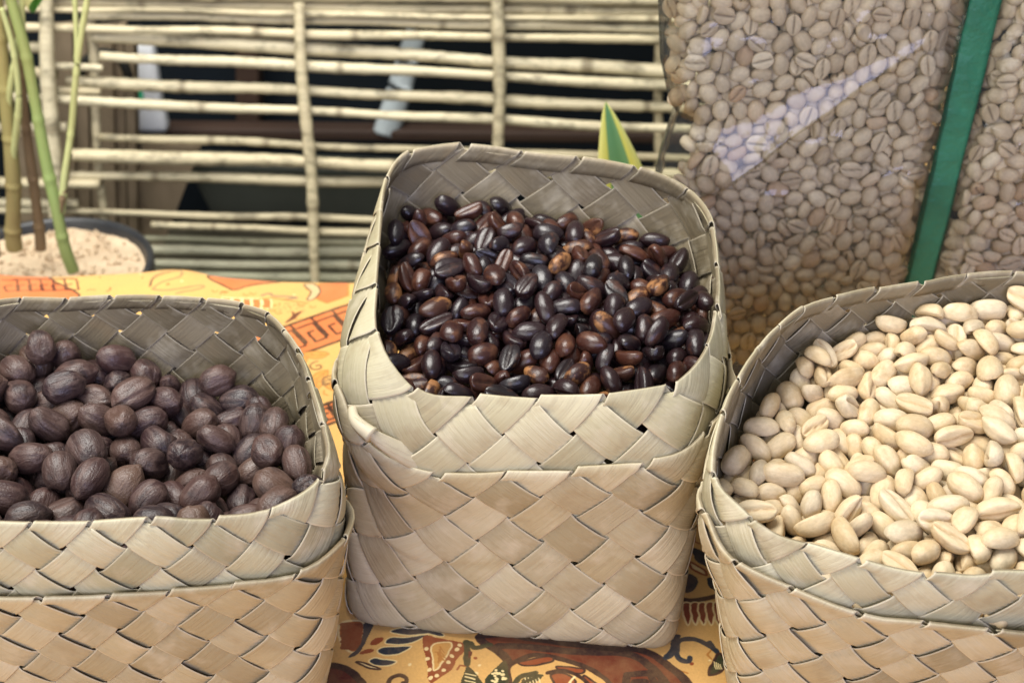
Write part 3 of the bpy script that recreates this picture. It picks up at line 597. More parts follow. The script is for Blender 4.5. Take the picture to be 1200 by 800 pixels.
class Sleeve:
    NU, NV = 480, 110
    def __init__(s, rim, corners, c, N, floor=0.03, bulge=0.25, inset=0.0, seed=1, curl=0.25, ease=1.0, shoulder=(), fade=4.0, inner=None, vlim=6.5):
        ph, rr_, rz = polar(rim, c); rb = base_polar(corners, c)-inset
        L = np.hypot(rr_-rb, rz-floor)
        mid = np.stack([(rr_*.65+rb*.35)*np.cos(ph), (rr_*.65+rb*.35)*np.sin(ph)], 1)
        seg = np.linalg.norm(np.roll(mid, -1, 0)-mid, axis=1); cum = np.r_[0, np.cumsum(seg)]; s.per = cum[-1]; s.N = N; s.D = s.per/N
        U = np.linspace(0, s.per, s.NU, endpoint=False); pe = np.r_[ph, ph[0]+2*math.pi]
        p_ = np.interp(U, cum, pe); f = lambda v: np.interp(U, cum, np.r_[v, v[0]])
        R, Z, B, s.L = f(rr_), f(rz), f(rb), f(L)
        s.V0, s.V1 = -0.35, s.L.max()+2.0; V = np.linspace(s.V0, s.V1, s.NV); s.c = c
        UU, VV = np.meshgrid(U, V, indexing='ij'); fr = VV/s.L[:, None]; fc = np.clip(fr, -1, 1)
        rad = R[:, None]+(B-R)[:, None]*np.sign(fc)*np.abs(fc)**ease+bulge*4*np.clip(fc, 0, 1)*(1-np.clip(fc, 0, 1))
        rad = rad+curl*np.exp(-np.clip(VV, 0, None)/.5)*0.5-curl*.5
        for a0, sg, am in shoulder:
            rad = rad+am*np.exp(-(np.angle(np.exp(1j*(p_-a0)))/sg)**2)[:, None]*(1-np.exp(-np.clip(VV, 0, None)/.9))/(1+np.exp((VV-fade)/.45))
        z = Z[:, None]+(floor-Z)[:, None]*fc
        ex = np.clip(VV-s.L[:, None], 0, None); rad = rad-ex; k = .35
        z = np.maximum(z, floor)+k*np.exp(-np.abs(VV-s.L[:, None])/.4)*.25
        rad = rad-.14*np.exp(-np.abs(VV-s.L[:, None])/.25)
        dent = (0.10*sines(UU, VV, seed, .25, .8)+.05*sines(UU, VV, seed+3, 1.0, 2.6, 9))*np.clip(VV/2, 0, 1)
        rad = rad+dent; z = z+.05*sines(UU, VV*0, seed+9, .4, 1.2)
        if inner is not None:               # the outer sleeve is pulled over the inner one
            rin = np.stack([np.interp(z[i], inner.z[k][::-1], inner.rad[k][::-1]) for i, k in enumerate(np.round(np.interp(p_, np.r_[inner.p, inner.p[0]+2*math.pi], np.arange(len(inner.p)+1))).astype(int) % len(inner.p))])
            zt = np.stack([inner.z[k].max()+0*z[i] for i, k in enumerate(np.round(np.interp(p_, np.r_[inner.p, inner.p[0]+2*math.pi], np.arange(len(inner.p)+1))).astype(int) % len(inner.p))])
            lo = np.stack([inner.z[k][inner.jmax]+0*z[i] for i, k in enumerate(np.round(np.interp(p_, np.r_[inner.p, inner.p[0]+2*math.pi], np.arange(len(inner.p)+1))).astype(int) % len(inner.p))])
            rad = np.where(z > lo-.5, np.maximum(rad, rin+.20), rad)
        s.rad, s.z, s.p = rad, z, p_; s.jmax = int((vlim-s.V0)/(s.V1-s.V0)*(s.NV-1))
        P = np.stack([c[0]+rad*np.cos(p_)[:, None], c[1]+rad*np.sin(p_)[:, None], z], -1)
        dU = np.roll(P, -1, 0)-np.roll(P, 1, 0); dV = np.gradient(P, axis=1); n = np.cross(dV, dU)
        n /= np.linalg.norm(n, axis=-1, keepdims=True)+1e-9
        out = P-np.array((c[0], c[1], 0)); out[..., 2] = 0
        if (n*out).sum(-1)[:, 5:40].mean() < 0: n = -n
        s.P, s.n = P, n
    def at(s, U, V):
        u = (U/s.per % 1.0)*s.NU; v = np.clip((V-s.V0)/(s.V1-s.V0)*(s.NV-1), 0, s.NV-1.001)
        i = np.floor(u).astype(int) % s.NU; j = np.floor(v).astype(int); a = (u-np.floor(u))[..., None]; b = (v-j)[..., None]; i2 = (i+1) % s.NU
        g = lambda T: (T[i, j]*(1-a)+T[i2, j]*a)*(1-b)+(T[i, j+1]*(1-a)+T[i2, j+1]*a)*b
        return g(s.P), g(s.n)
COLS = np.array([-.5, -.46, -.36, -.18, 0, .18, .36, .46, .5])
def plait(s, parent, mat, seed, vmax=None, amp=0.085, base_z=True, inside_lift=0.0):
    r = np.random.RandomState(seed); D = s.D; nc = len(COLS)
    for fam in 'AB':
        for i in range(s.N):
            wd = r.uniform(.84, .975); sh = r.uniform(-.045, .045); tilt = r.uniform(.0, .075)*D*(1 if r.rand() < .8 else -.5)
            lip = .022*r.uniform(.2, 1.4); lips = 1 if r.rand() < .65 else -1; bow = r.uniform(.004, .022); lift = r.normal()*.018
            uq = ((i+.5)*D-(4 if fam == 'A' else -4)) % s.per
            vm = vmax or np.interp(uq, np.linspace(0, s.per, s.NU), s.L)+1.6
            nr = int(vm/(D/2)*7); body = np.linspace(.16*D if fam == 'A' else .05*D, vm, nr)
            if fam == 'A':
                top = [(-.26, .30, -1.25), (-.16, .17, -1.2), (-.07, .07, -1.1), (-.03, .0, -.9), (-.012, -.04, -.35), (0, -.05, .35), (.012, -.03, .85), (.05, .04, 1.), (.10, .10, 1.)]
                sv = np.r_[[a*D for a, b, c in top], body]; pv = np.r_[[b*D for a, b, c in top], body]; om = np.r_[[c for a, b, c in top], np.full(nr, np.nan)]
            else: sv = pv = body; om = np.full(nr, np.nan)
            S, C = np.meshgrid(sv, COLS, indexing='ij'); PV = np.repeat(pv[:, None], nc, 1)+0*C; OM = np.repeat(om[:, None], nc, 1)
            k = i+.5+C*wd+sh
            if fam == 'A':
                p = k; q = p-2*S/D; U = p*D-S; other = q; par = (i+np.floor(q)) % 2 == 0
            else:
                q = k; p = q+2*S/D; U = q*D+S; other = p; par = (i+np.floor(p)) % 2 != 0
            h = np.where(par, 1., -1.)*np.abs(np.sin(math.pi*other))**.36*amp
            h = np.where(np.isnan(OM), h, OM*amp)
            h = h+bow*(1-(2*C)**2)+lip*np.exp(-((C*lips-.46)/.05)**2)+lift
            Vp = PV+tilt*C*np.exp(-np.clip(PV, 0, None)/(D*.7))
            X, n = s.at(U, Vp); thick = .030
            outer = X+n*h[..., None]; inner = outer-n*thick
            nr_ = len(sv); V = np.vstack([outer.reshape(-1, 3), inner.reshape(-1, 3)]); K = nr_*nc
            if base_z: V[:, 2] = np.maximum(V[:, 2], .02)
            F = []
            for a in range(nr_-1):
                for b in range(nc-1):
                    o_ = a*nc+b; F.append((o_, o_+1, o_+nc+1, o_+nc)); F.append((K+o_, K+o_+nc, K+o_+nc+1, K+o_+1))
                F.append((a*nc, a*nc+nc, K+a*nc+nc, K+a*nc)); e = a*nc+nc-1; F.append((e, K+e, K+e+nc, e+nc))
            for b in range(nc-1): F.append((b, K+b, K+b+1, b+1)); e = (nr_-1)*nc+b; F.append((e, e+1, K+e+1, K+e))
            uv = np.tile(np.stack([sv[:, None]/D+0*C, C+.5], -1).reshape(-1, 2), (2, 1)); ed = np.tile(np.clip(np.abs(C)*2, 0, 1).ravel()**6, 2)
            m = mesh('plait_strip', V, F, mat, True, uv, {'edge': ed}); m.materials.append(M['strip_inside_shade'])
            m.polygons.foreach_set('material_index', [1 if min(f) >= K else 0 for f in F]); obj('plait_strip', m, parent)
def foot_plate(corners, c, parent, z=.25):
    rb = base_polar(corners, c)-.6; n = 48; ph = np.linspace(-math.pi, math.pi, 720, endpoint=False)[::15]; r = rb[::15]
    V = [(c[0]+a*math.cos(p), c[1]+a*math.sin(p), z+d) for d in (0, .1) for a, p in zip(r, ph)]
    F = [tuple(range(n))[::-1], tuple(range(n, 2*n))]+[(i, (i+1) % n, n+(i+1) % n, n+i) for i in range(n)]
    obj('basket_floor', mesh('basket_floor', V, F, M['strip_body']), parent)
MID = dict(c=(1.20, 41.60), N1=20, N2=22, v1=6.5, sh=((-2.75, 0.6, 0.75), (-0.62, 0.45, 0.25), (0, 50, 0.55)), ease=1.00, bulge=0.10,
  R1=[(-3.05, 35.90, 10.48), (-1.46, 35.60, 10.59), (0.20, 35.30, 10.77), (2.86, 34.95, 11.12), (4.54, 34.80, 11.44), (5.38, 35.00, 11.51), (6.18, 35.70, 11.79), (6.90, 37.20, 12.02), (7.39, 39.70, 12.35), (7.61, 42.30, 12.74), (7.56, 44.20, 13.12), (6.90, 45.80, 13.43), (5.48, 46.80, 13.70), (3.72, 47.30, 13.88), (1.46, 47.70, 13.99), (-0.66, 48.20, 14.10), (-2.42, 48.40, 14.09), (-4.02, 48.20, 13.99), (-4.69, 47.30, 13.80), (-5.01, 45.20, 13.62), (-4.93, 42.10, 13.21), (-4.86, 39.50, 12.61), (-4.76, 37.70, 12.05), (-4.24, 36.60, 11.35)],
  R2=[(-6.30, 40.00, 9.60), (-6.25, 38.40, 9.90), (-6.00, 37.40, 10.10), (-5.38, 36.60, 9.98), (-4.36, 36.20, 8.91), (-2.86, 35.75, 8.04), (-1.05, 35.40, 7.97), (1.77, 34.85, 8.45), (4.07, 34.50, 9.02), (5.79, 34.50, 9.46), (7.05, 35.20, 10.02), (7.78, 36.60, 10.28), (7.85, 38.40, 10.00), (7.90, 41.50, 9.80), (7.80, 45.00, 10.20), (7.20, 46.90, 10.80), (4.00, 48.00, 11.00), (0.00, 48.70, 11.20), (-3.50, 49.30, 11.30), (-5.40, 48.60, 11.00), (-6.00, 46.50, 10.40), (-6.20, 43.00, 9.80)],
  B=[(-6.8, 35.2), (6.35, 33.75), (7.0, 46.6), (-5.6, 48.2)])
LEFT = dict(c=(-13.00, 35.50), N1=26, N2=26, v1=6.5, sh=((-0.55, 0.4, 0.2), (0, 50, 0.5)), ease=1.00, bulge=0.15,
  R1=[(-6.35, 30.90, 10.42), (-7.59, 30.10, 10.27), (-9.38, 29.80, 10.16), (-11.12, 29.60, 10.36), (-12.94, 29.50, 10.28), (-15.44, 29.40, 10.40), (-18.20, 29.60, 10.40), (-19.60, 30.40, 10.45), (-20.40, 33.00, 10.60), (-20.60, 37.00, 10.90), (-20.30, 40.00, 11.10), (-19.20, 41.30, 11.00), (-18.13, 41.60, 10.88), (-16.93, 41.50, 10.94), (-14.97, 41.50, 11.05), (-13.01, 41.30, 11.13), (-10.75, 40.90, 11.15), (-9.51, 40.10, 11.31), (-8.48, 38.90, 11.54), (-7.17, 36.20, 11.83), (-6.51, 34.20, 11.69), (-5.85, 32.30, 11.11), (-5.89, 31.50, 10.75)],
  R2=[(-5.20, 31.60, 8.45), (-5.49, 30.50, 8.45), (-6.61, 29.60, 8.13), (-8.75, 29.25, 7.99), (-10.97, 29.15, 7.73), (-13.03, 29.05, 7.64), (-15.88, 28.95, 7.67), (-18.50, 29.20, 7.60), (-20.30, 30.00, 7.90), (-21.10, 33.00, 8.20), (-21.30, 37.00, 8.60), (-21.00, 40.60, 8.80), (-19.00, 42.20, 8.90), (-14.00, 42.20, 9.00), (-10.50, 41.60, 9.10), (-8.70, 39.80, 9.00), (-7.20, 36.60, 8.60), (-6.00, 33.60, 8.30), (-5.30, 32.30, 8.50)],
  B=[(-20.3, 30.2), (-6.6, 30.4), (-7.6, 41.5), (-20.3, 41.5)])
RIGHT = dict(c=(13.70, 35.00), N1=26, N2=26, v1=6.5, sh=((-2.5, 0.4, 0.1), (0, 50, 0.5)), ease=1.00, bulge=0.15,
  R1=[(6.83, 30.60, 10.26), (7.98, 29.40, 9.93), (9.21, 28.80, 9.92), (9.83, 28.50, 9.92), (11.56, 28.20, 9.58), (13.49, 28.00, 9.53), (14.25, 28.00, 9.67), (15.12, 28.00, 9.70), (17.60, 28.10, 9.75), (19.40, 28.70, 9.90), (20.40, 30.50, 10.20), (20.90, 34.00, 10.80), (20.80, 38.00, 11.60), (20.30, 40.30, 12.00), (19.05, 41.30, 12.15), (16.56, 41.20, 12.08), (15.44, 41.00, 12.01), (13.89, 40.80, 11.88), (12.93, 40.50, 11.91), (10.88, 39.50, 11.93), (9.65, 38.30, 11.92), (8.66, 37.00, 11.87), (7.41, 34.80, 11.71), (6.74, 33.10, 11.50), (6.35, 31.80, 10.86), (6.43, 31.10, 10.46)],
  R2=[(6.12, 31.20, 9.48), (6.48, 29.90, 8.92), (7.25, 29.00, 8.83), (9.73, 28.05, 8.26), (11.04, 27.80, 7.94), (11.70, 27.70, 7.97), (13.97, 27.50, 7.86), (15.34, 27.40, 7.78), (17.60, 27.60, 7.60), (19.90, 28.20, 7.80), (21.10, 30.30, 8.20), (21.70, 34.00, 8.80), (21.60, 38.00, 9.40), (21.00, 41.00, 9.80), (19.00, 42.00, 10.00), (15.50, 41.60, 10.00), (13.00, 41.20, 10.00), (10.50, 40.20, 10.00), (8.50, 38.20, 9.60), (7.10, 35.50, 9.20), (6.40, 33.20, 9.00), (6.20, 32.00, 9.30)],
  B=[(7.7, 29.6), (20.3, 29.3), (20.6, 41.0), (8.6, 40.4)])

def basket(d, label, seed):
    c = np.array(d['c']); o = tag(empty('woven_basket', (c[0], c[1], 0)), label, 'basket', 'plaited palm leaf baskets on the cloth')
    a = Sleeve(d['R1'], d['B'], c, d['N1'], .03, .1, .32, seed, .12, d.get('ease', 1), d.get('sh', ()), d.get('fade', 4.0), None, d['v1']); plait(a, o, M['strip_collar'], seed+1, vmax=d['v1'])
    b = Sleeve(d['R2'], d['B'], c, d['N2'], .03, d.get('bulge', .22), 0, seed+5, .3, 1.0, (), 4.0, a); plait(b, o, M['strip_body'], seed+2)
    foot_plate(d['B'], c, o); return o
bm_ = basket(MID, 'woven palm leaf basket holding dark roasted beans, the middle one standing further back', 40)
bl_ = basket(LEFT, 'woven palm leaf basket full of wrinkled dried coffee cherries, in front of the plant pot', 60)
br_ = basket(RIGHT, 'woven palm leaf basket full of cream coloured beans, in front of the plastic bags', 80)
# the loose pale strip end that sticks out of the middle basket's left corner, and a torn flap low on its front
k0 = [pt(420, 499, 35.3), pt(428, 506, 35.0), pt(441, 515, 34.8), pt(462, 527, 34.9), pt(490, 540, 35.1)]
def ribbon(P, wd, side, th=.04):
    P = catmull(P, 6, False); n = len(P); side = np.array(side, float); V = []
    for i in range(n):
        w_ = wd[0]+(wd[1]-wd[0])*i/(n-1)
        for cc in (-1, -.5, 0, .5, 1): V.append(P[i]+side*w_/2*cc+np.array((0, -.10*w_*(1-cc*cc), 0)))
    k = len(V); V += [v+np.array((0, th, 0)) for v in V]; F = []
    for i in range(n-1):
        for j in range(4): a = i*5+j; F += [(a, a+1, a+6, a+5), (k+a, k+a+5, k+a+6, k+a+1)]
        F += [(i*5, i*5+5, k+i*5+5, k+i*5), (i*5+4, k+i*5+4, k+i*5+9, i*5+9)]
    F += [(0, 1, 2, 3, 4, k+4, k+3, k+2, k+1, k), tuple(range((n-1)*5, n*5))[::-1]+tuple(range(k+(n-1)*5, k+n*5))]
    uv = [(i*.1, j/4) for i in range(n) for j in range(5)]*2
    return np.array(V), F, uv
V, F, uv = ribbon(k0, (.8, 1.35), (.42, -.2, -.88)); q_ = obj('loose_strip_end', mesh('loose_strip_end', V, F, M['strip_collar'], True, uv, {'edge': np.full(len(V), .9)}), bm_)
V, F = tube(catmull([pt(413, 479, 36.0), pt(415, 490, 35.5), pt(423, 500, 35.1), pt(436, 510, 34.8)], 5, False), np.linspace(.16, .3, 16), 8, True); obj('loose_strip_end', mesh('loose_strip_end', V, F, M['strip_collar'], True, [(0, 0)]*len(V), {'edge': np.full(len(V), 1.)}), bm_)

# settled places: shape number, x, y, z in 1/100 cm, then the rotation
DATA_M = [
133,181,4204,969,-117,-60,34,64, 4,403,3773,934,-56,-8,23,137, 135,517,4159,988,13,-2,-4,149, 129,-164,4070,952,11,-68,132,20, 6,281,4162,969,18,-3,-92,117, 7,-20,3976,946,44,6,12,-143, 6,93,3876,939,113,8,6,-98, 133,700,4083,969,64,-36,-102,82,
133,5,3588,919,1,-91,119,1, 130,-158,4358,976,-27,-17,26,144, 2,40,3714,927,-96,-23,22,111, 132,13,4361,1003,9,-83,-51,-113, 6,135,4063,953,89,8,-10,120, 5,-195,3962,957,25,-23,-102,104, 0,-353,3903,946,34,127,70,19, 7,192,3895,940,143,11,-1,44,
4,453,4670,1015,127,79,-9,1, 2,305,4292,970,89,9,11,-120, 6,-156,3737,930,-131,-44,-2,59, 0,203,3718,930,3,-51,-133,-46, 133,313,4026,952,140,10,3,-52, 3,724,4249,983,64,79,110,-5, 7,648,4006,962,114,-77,-33,49, 132,162,3566,918,15,-125,-80,9,
1,252,3530,917,1,-11,-96,115, 129,286,4585,994,75,-126,24,-20, 4,452,3904,951,-104,-105,-3,-25, 4,606,4167,966,124,-53,26,-62, 132,-222,4473,1013,6,-108,7,104, 129,-248,4042,952,125,-25,-39,68, 129,404,4270,968,6,56,138,16, 4,-369,4268,971,45,-141,-24,1,
2,666,3939,944,140,12,-1,52, 3,-47,4125,958,145,11,-1,36, 0,-372,4107,958,141,12,5,-50, 5,720,4158,988,105,-20,-105,11, 134,39,4094,956,34,-3,-3,-146, 0,511,4591,1010,2,-9,-57,-138, 132,175,4454,984,1,107,104,17, 7,286,3821,938,-27,-5,-61,134,
129,-430,4726,1004,102,-35,-61,85, 134,410,4362,975,51,-5,-8,141, 7,-267,3912,954,88,55,33,104, 0,-450,3957,961,43,97,52,92, 3,-98,4220,965,21,142,38,23, 133,330,4508,997,11,-30,118,-86, 132,531,3536,915,140,-15,-23,46, 130,-378,4550,989,149,12,0,-16,
0,501,3968,967,108,-37,-48,-85, 132,285,4458,1053,29,-16,-69,129, 135,359,4202,967,68,-23,-5,132, 0,570,3922,945,15,-117,-92,7, 4,258,4100,972,115,95,-13,-1, 130,-145,4288,969,17,-145,-31,-10, 2,68,4004,948,17,-107,-103,-12, 131,586,4034,951,136,-24,-8,58,
133,-272,4123,980,35,48,-39,-132, 131,458,4063,957,22,-20,-138,-50, 131,317,4674,1011,8,-137,6,59, 7,428,3510,959,140,47,12,-24, 128,32,4140,1006,137,-26,5,56, 5,-293,3734,939,58,107,58,67, 131,-280,4424,993,115,88,-26,-27, 130,517,4231,966,148,-21,7,9,
7,342,3919,942,25,-53,-137,17, 134,516,4391,978,-64,-2,2,135, 132,-334,4783,1009,-101,-36,11,104, 129,-88,3651,929,36,-105,80,-62, 129,492,3763,930,23,-115,93,11, 134,-52,3731,928,136,12,5,-62, 1,-444,3862,937,129,9,-4,76, 5,33,3912,967,-140,-13,53,-8,
135,-293,4506,1009,61,-19,-66,-119, 1,105,3757,929,14,-86,-121,-16, 4,-387,3998,950,131,9,-5,72, 0,-246,4315,986,68,-54,-19,121, 5,-438,4614,997,6,-2,-21,-148, 128,97,4271,1009,119,-54,-2,-73, 6,-415,4026,1000,46,-58,20,129, 3,-459,4528,990,-75,-3,50,-120,
1,153,3954,944,-17,-15,22,147, 2,-350,4189,985,62,-73,-115,-6, 5,306,3700,937,26,40,-100,-101, 133,-19,4213,1000,-97,-33,-69,85, 3,565,3779,933,13,-65,-131,30, 0,405,4455,983,-13,-10,10,-149, 135,725,4362,983,-76,-82,-51,-86, 2,419,4393,1035,88,7,12,-121,
134,-271,4592,993,144,12,-1,42, 128,-129,4461,1046,131,-69,-13,22, 7,175,3810,933,-147,-15,-10,21, 132,-186,4157,966,107,-47,-41,85, 3,-377,4394,1010,145,-37,-10,1, 7,543,4508,989,-77,-8,-48,120, 130,657,4315,975,117,-58,32,-67, 4,560,4094,981,141,-39,-32,-11,
0,-445,4695,1094,32,-99,-59,90, 7,-83,3997,1009,127,-22,22,-73, 4,-90,4030,953,145,17,-3,36, 4,-55,4075,1036,28,88,-117,-15, 135,-304,4173,1022,32,-108,-98,5, 0,323,4064,1028,98,-11,-91,67, 2,-166,3654,936,-101,-99,45,-20, 3,134,4317,1031,141,-43,14,-23,
4,406,4481,1059,117,85,-30,-27, 4,553,4634,1019,105,90,-57,-1, 0,563,4457,1027,35,-47,-138,-6, 130,445,4115,1013,18,-7,-50,140, 6,-49,4323,1030,48,-127,62,11, 0,257,4249,1027,95,49,22,103, 1,717,4279,1037,61,32,-42,-126, 134,96,4062,1009,-17,-2,42,-143,
3,127,3974,993,150,-4,-6,5, 2,315,4205,1020,89,88,76,31, 4,275,3746,978,-87,-25,38,114, 1,513,4022,1002,135,-59,-27,-2, 6,193,4034,996,75,86,-96,-19, 4,642,4403,989,85,121,23,11, 3,-408,4518,1045,142,-5,14,45, 128,387,4600,996,-28,-9,31,-144,
6,-285,4418,1057,51,-5,24,-139, 3,-217,4215,1009,73,-29,78,-102, 7,100,3699,980,15,-18,20,-147, 6,-244,4512,1082,130,-29,-66,20, 4,38,4288,1048,132,-20,-58,37, 1,-346,4615,1017,-101,-67,-88,-5, 3,184,4227,1049,98,70,-62,-64, 6,-118,3829,937,103,-20,-24,105,
130,664,4223,967,17,63,133,24, 135,-12,4432,1037,148,-8,18,13, 0,495,4409,1043,70,73,91,64, 134,42,4651,1050,-2,-33,-27,144, 7,-179,4007,997,30,146,-18,-1, 2,233,4628,1053,149,14,2,-7, 133,-9,4573,1054,-130,-52,8,54, 128,691,3880,964,17,101,-35,-104,
0,386,3965,997,105,-11,-34,102, 2,-112,4142,985,136,-14,-61,-12, 135,332,3643,941,76,5,-118,-52, 4,-451,4104,968,67,78,79,75, 134,146,4470,1062,136,16,39,46, 5,-286,4790,1069,48,-97,-99,30, 133,-59,4749,1072,62,-38,93,-93, 1,96,4554,1077,106,-10,-6,-105,
5,-296,4322,1040,91,86,-29,77, 5,-424,4171,992,32,90,-94,67, 6,208,4104,1028,19,127,-75,23, 6,392,3806,982,19,138,-44,35, 7,635,4033,1014,141,-18,0,48, 7,-412,4327,993,92,-34,33,109, 2,-465,4440,1001,97,11,-67,92, 6,477,4610,1066,17,-13,53,139,
129,-192,4394,1012,73,6,-39,-125, 135,74,3610,966,-130,-14,9,-73, 0,482,3844,956,96,108,41,-5, 6,546,3691,946,-23,-86,-24,-118, 6,157,4369,1070,-133,-41,20,53, 133,571,4320,986,123,-11,12,84, 0,-233,3816,937,149,-13,13,-9, 0,143,4197,1089,-127,-24,44,-62,
3,-387,4781,1051,-93,-10,-12,116, 2,603,3911,1000,-76,-9,50,119, 4,-464,4377,1039,102,-46,-99,14, 4,308,4254,1088,121,81,14,-33, 0,309,3957,1016,134,-28,-51,33, 2,706,3987,990,55,84,-72,-85, 130,474,4517,1010,1,-93,43,-109, 0,349,4348,1073,71,-32,58,-114,
1,-266,4421,1115,32,-8,56,-135, 7,616,3841,943,-140,-8,-41,-32, 3,-27,4655,1083,142,23,-37,-22, 6,179,4567,1048,-122,-36,-39,69, 0,-165,4077,1017,24,147,15,-6, 7,-370,4106,1016,-108,-8,12,-103, 0,-455,4262,979,87,-59,48,-96, 2,22,3825,938,126,-57,23,-54,
1,624,4316,1039,69,84,99,29, 2,109,4153,1025,90,-25,22,-115, 3,-409,4215,1044,67,-70,4,115, 129,379,4686,1047,-79,-53,-1,116, 1,-150,4207,1016,28,-100,-94,54, 7,134,3882,1001,111,-15,-29,95, 5,432,3924,1049,127,0,52,61, 3,44,4757,1092,7,50,134,45,
2,224,4715,1060,148,10,4,-22, 5,252,4341,1086,-81,-55,-34,108, 0,45,4194,1051,-56,-11,-10,138, 0,-16,4265,1082,26,-123,80,-18, 7,-241,3698,940,83,-75,-99,-13, 4,-460,4565,1075,-93,-107,-40,-31, 5,587,4235,1016,-145,-25,-25,11, 1,145,4660,1063,39,-21,11,-143,
4,101,3912,1050,115,-10,-26,92, 0,666,4137,1025,93,-34,1,112, 3,-457,4636,1066,52,103,67,-69, 3,-189,4396,1074,101,-6,-43,103, 133,-209,4718,1084,34,-144,-12,-23, 7,-59,3880,964,67,-60,4,-120, 5,-87,4224,1041,17,105,106,-3, 7,402,4242,1027,-133,-67,-15,-12,
5,118,4306,1102,-97,-14,13,-113, 134,630,3686,978,27,50,120,-70, 6,497,4536,1082,140,-45,29,-1, 7,423,3864,1018,15,53,136,-31, 7,-180,4643,1078,27,105,-87,56, 4,-164,4309,1033,13,-1,-142,-45, 129,637,4575,990,-146,-9,6,33, 0,-42,4532,1095,-8,-23,-15,147,
1,457,3509,1011,146,-25,22,-11, 131,-233,4589,1048,30,147,1,5, 6,-363,4444,1052,136,-31,-25,50, 4,22,4459,1084,140,-30,21,-39, 0,484,4212,1050,59,1,85,-109, 6,407,4565,1048,69,17,-27,129, 4,421,4046,1031,136,61,-7,-15, 2,225,3931,994,-72,-32,19,126,
132,406,3623,942,-42,-44,95,-98, 3,591,3963,1038,-138,-31,49,1, 132,211,3565,967,-51,-15,-6,-140, 1,358,4154,1035,137,-33,-22,46, 5,-36,3675,973,25,-8,-147,-13, 6,578,4070,1053,-121,-82,-16,-32, 7,-293,3857,1003,103,24,4,-106, 7,-114,4369,1095,-85,-58,-25,106,
0,6,4003,999,20,129,-74,-10, 6,334,3869,1017,113,-45,-73,47, 7,-160,4530,1062,53,-138,15,-23, 3,-347,4783,1122,133,35,-26,-54, 0,47,4606,1124,103,-6,40,-102, 0,-63,4630,1152,66,-25,-132,-1, 4,625,4413,1063,-92,-9,8,118, 0,-226,3896,1020,23,111,-98,-4,
2,-415,4353,1069,4,-121,66,60, 7,290,4651,1095,67,-21,-27,130, 6,406,3689,953,80,-92,-36,-80, 3,42,4373,1079,74,-130,-16,6, 1,-311,4545,1065,72,-46,120,-27, 3,149,4732,1113,-134,-58,-30,15, 7,26,4089,1061,57,-6,31,-135, 7,-404,4437,1101,16,-44,13,142,
4,269,3871,986,12,-105,42,-97, 0,51,4508,1128,-135,-31,-11,-58, 134,199,3649,960,31,2,-58,135, 2,659,3835,1003,42,-39,-62,124, 7,189,4509,1090,133,-46,53,0, 2,-294,4653,1054,143,-43,-14,-7, 2,193,3927,1042,-93,-25,32,110, 0,335,4701,1107,57,-13,116,75,
5,477,4119,1080,-48,-9,-13,141, 1,190,3816,988,19,-125,-81,-3, 4,474,3733,987,76,-74,101,-31, 131,-439,3758,937,63,100,-61,-69, 3,-85,4446,1109,83,-119,22,30, 0,197,4431,1101,125,61,50,-28, 0,-383,4635,1104,52,-116,60,52, 6,331,4557,1061,34,93,109,31,
5,306,4156,1087,76,-24,63,-111, 0,697,4043,1049,-130,-25,-52,-48, 6,-8,3866,1009,21,-89,119,7, 4,-34,4152,1086,-104,-31,-8,104, 2,515,4308,1045,-37,-17,39,-139, 3,-342,4248,1046,23,129,-66,32, 3,264,4026,1016,102,21,99,43, 7,12,3745,978,76,128,-4,20,
2,490,4007,1058,-111,-35,10,-94, 6,-196,4795,1104,135,-23,-51,-35, 6,593,4509,1082,121,-29,72,41, 5,667,3943,1032,94,-55,-62,82, 1,-6,4554,1166,76,127,7,23, 5,633,4214,1064,48,-16,37,-136, 7,563,4356,1046,61,105,-87,15, 7,527,3803,995,72,-42,40,-118,
7,-131,4126,1057,-141,-38,-23,-27, 7,169,4653,1119,109,-54,68,-56, 3,268,4437,1118,21,-103,-100,38, 1,726,4186,1070,76,-49,-51,108, 2,-107,3743,988,45,15,-135,-45, 4,-432,3883,993,30,-14,1,-146, 7,208,4275,1102,-122,-16,-6,86, 5,-4,4724,1131,-50,-14,-52,131,
4,-362,3813,937,45,-143,-4,-9, 7,-157,3789,991,10,-20,131,-70, 7,-274,3973,1012,97,75,57,65, 6,197,4134,1076,6,-13,30,146, 7,-111,3946,964,27,100,38,102, 6,-301,4489,1118,-68,-36,0,129, 0,-127,4269,1089,25,138,-53,-9, 2,-266,4241,1061,20,-91,-106,51,
6,-109,4697,1125,5,-132,-69,-19, 5,-214,4253,1100,15,115,-90,32, 3,-108,4789,1145,138,-18,53,-19, 6,-367,3731,948,2,-98,-65,-93, 4,-281,4066,1033,3,144,37,16, 128,649,3747,993,24,-28,48,137, 2,552,4154,1044,131,-2,2,-72, 6,-132,4590,1110,23,-23,59,-134,
5,698,4370,1040,121,-5,-21,86, 0,351,4448,1101,121,-25,33,-78, 5,-381,4714,1128,97,22,112,-3, 7,-183,3693,989,22,-44,-23,-140, 7,397,4206,1082,27,-70,-127,-28, 5,-302,4688,1102,32,-41,11,140, 7,705,4461,994,46,-65,-76,102, 0,139,4482,1163,100,-38,-31,101,
3,-460,4278,1053,-114,-2,-16,96, 4,120,4099,1088,-89,-6,61,-104, 3,590,3790,1019,116,-16,8,93, 2,-176,4731,1159,13,-147,-16,-24, 2,94,4677,1128,94,-102,36,-43, 3,352,3742,1003,-79,-17,52,-115, 133,473,3630,994,90,109,49,8, 7,235,4716,1124,-98,-100,-38,-37,
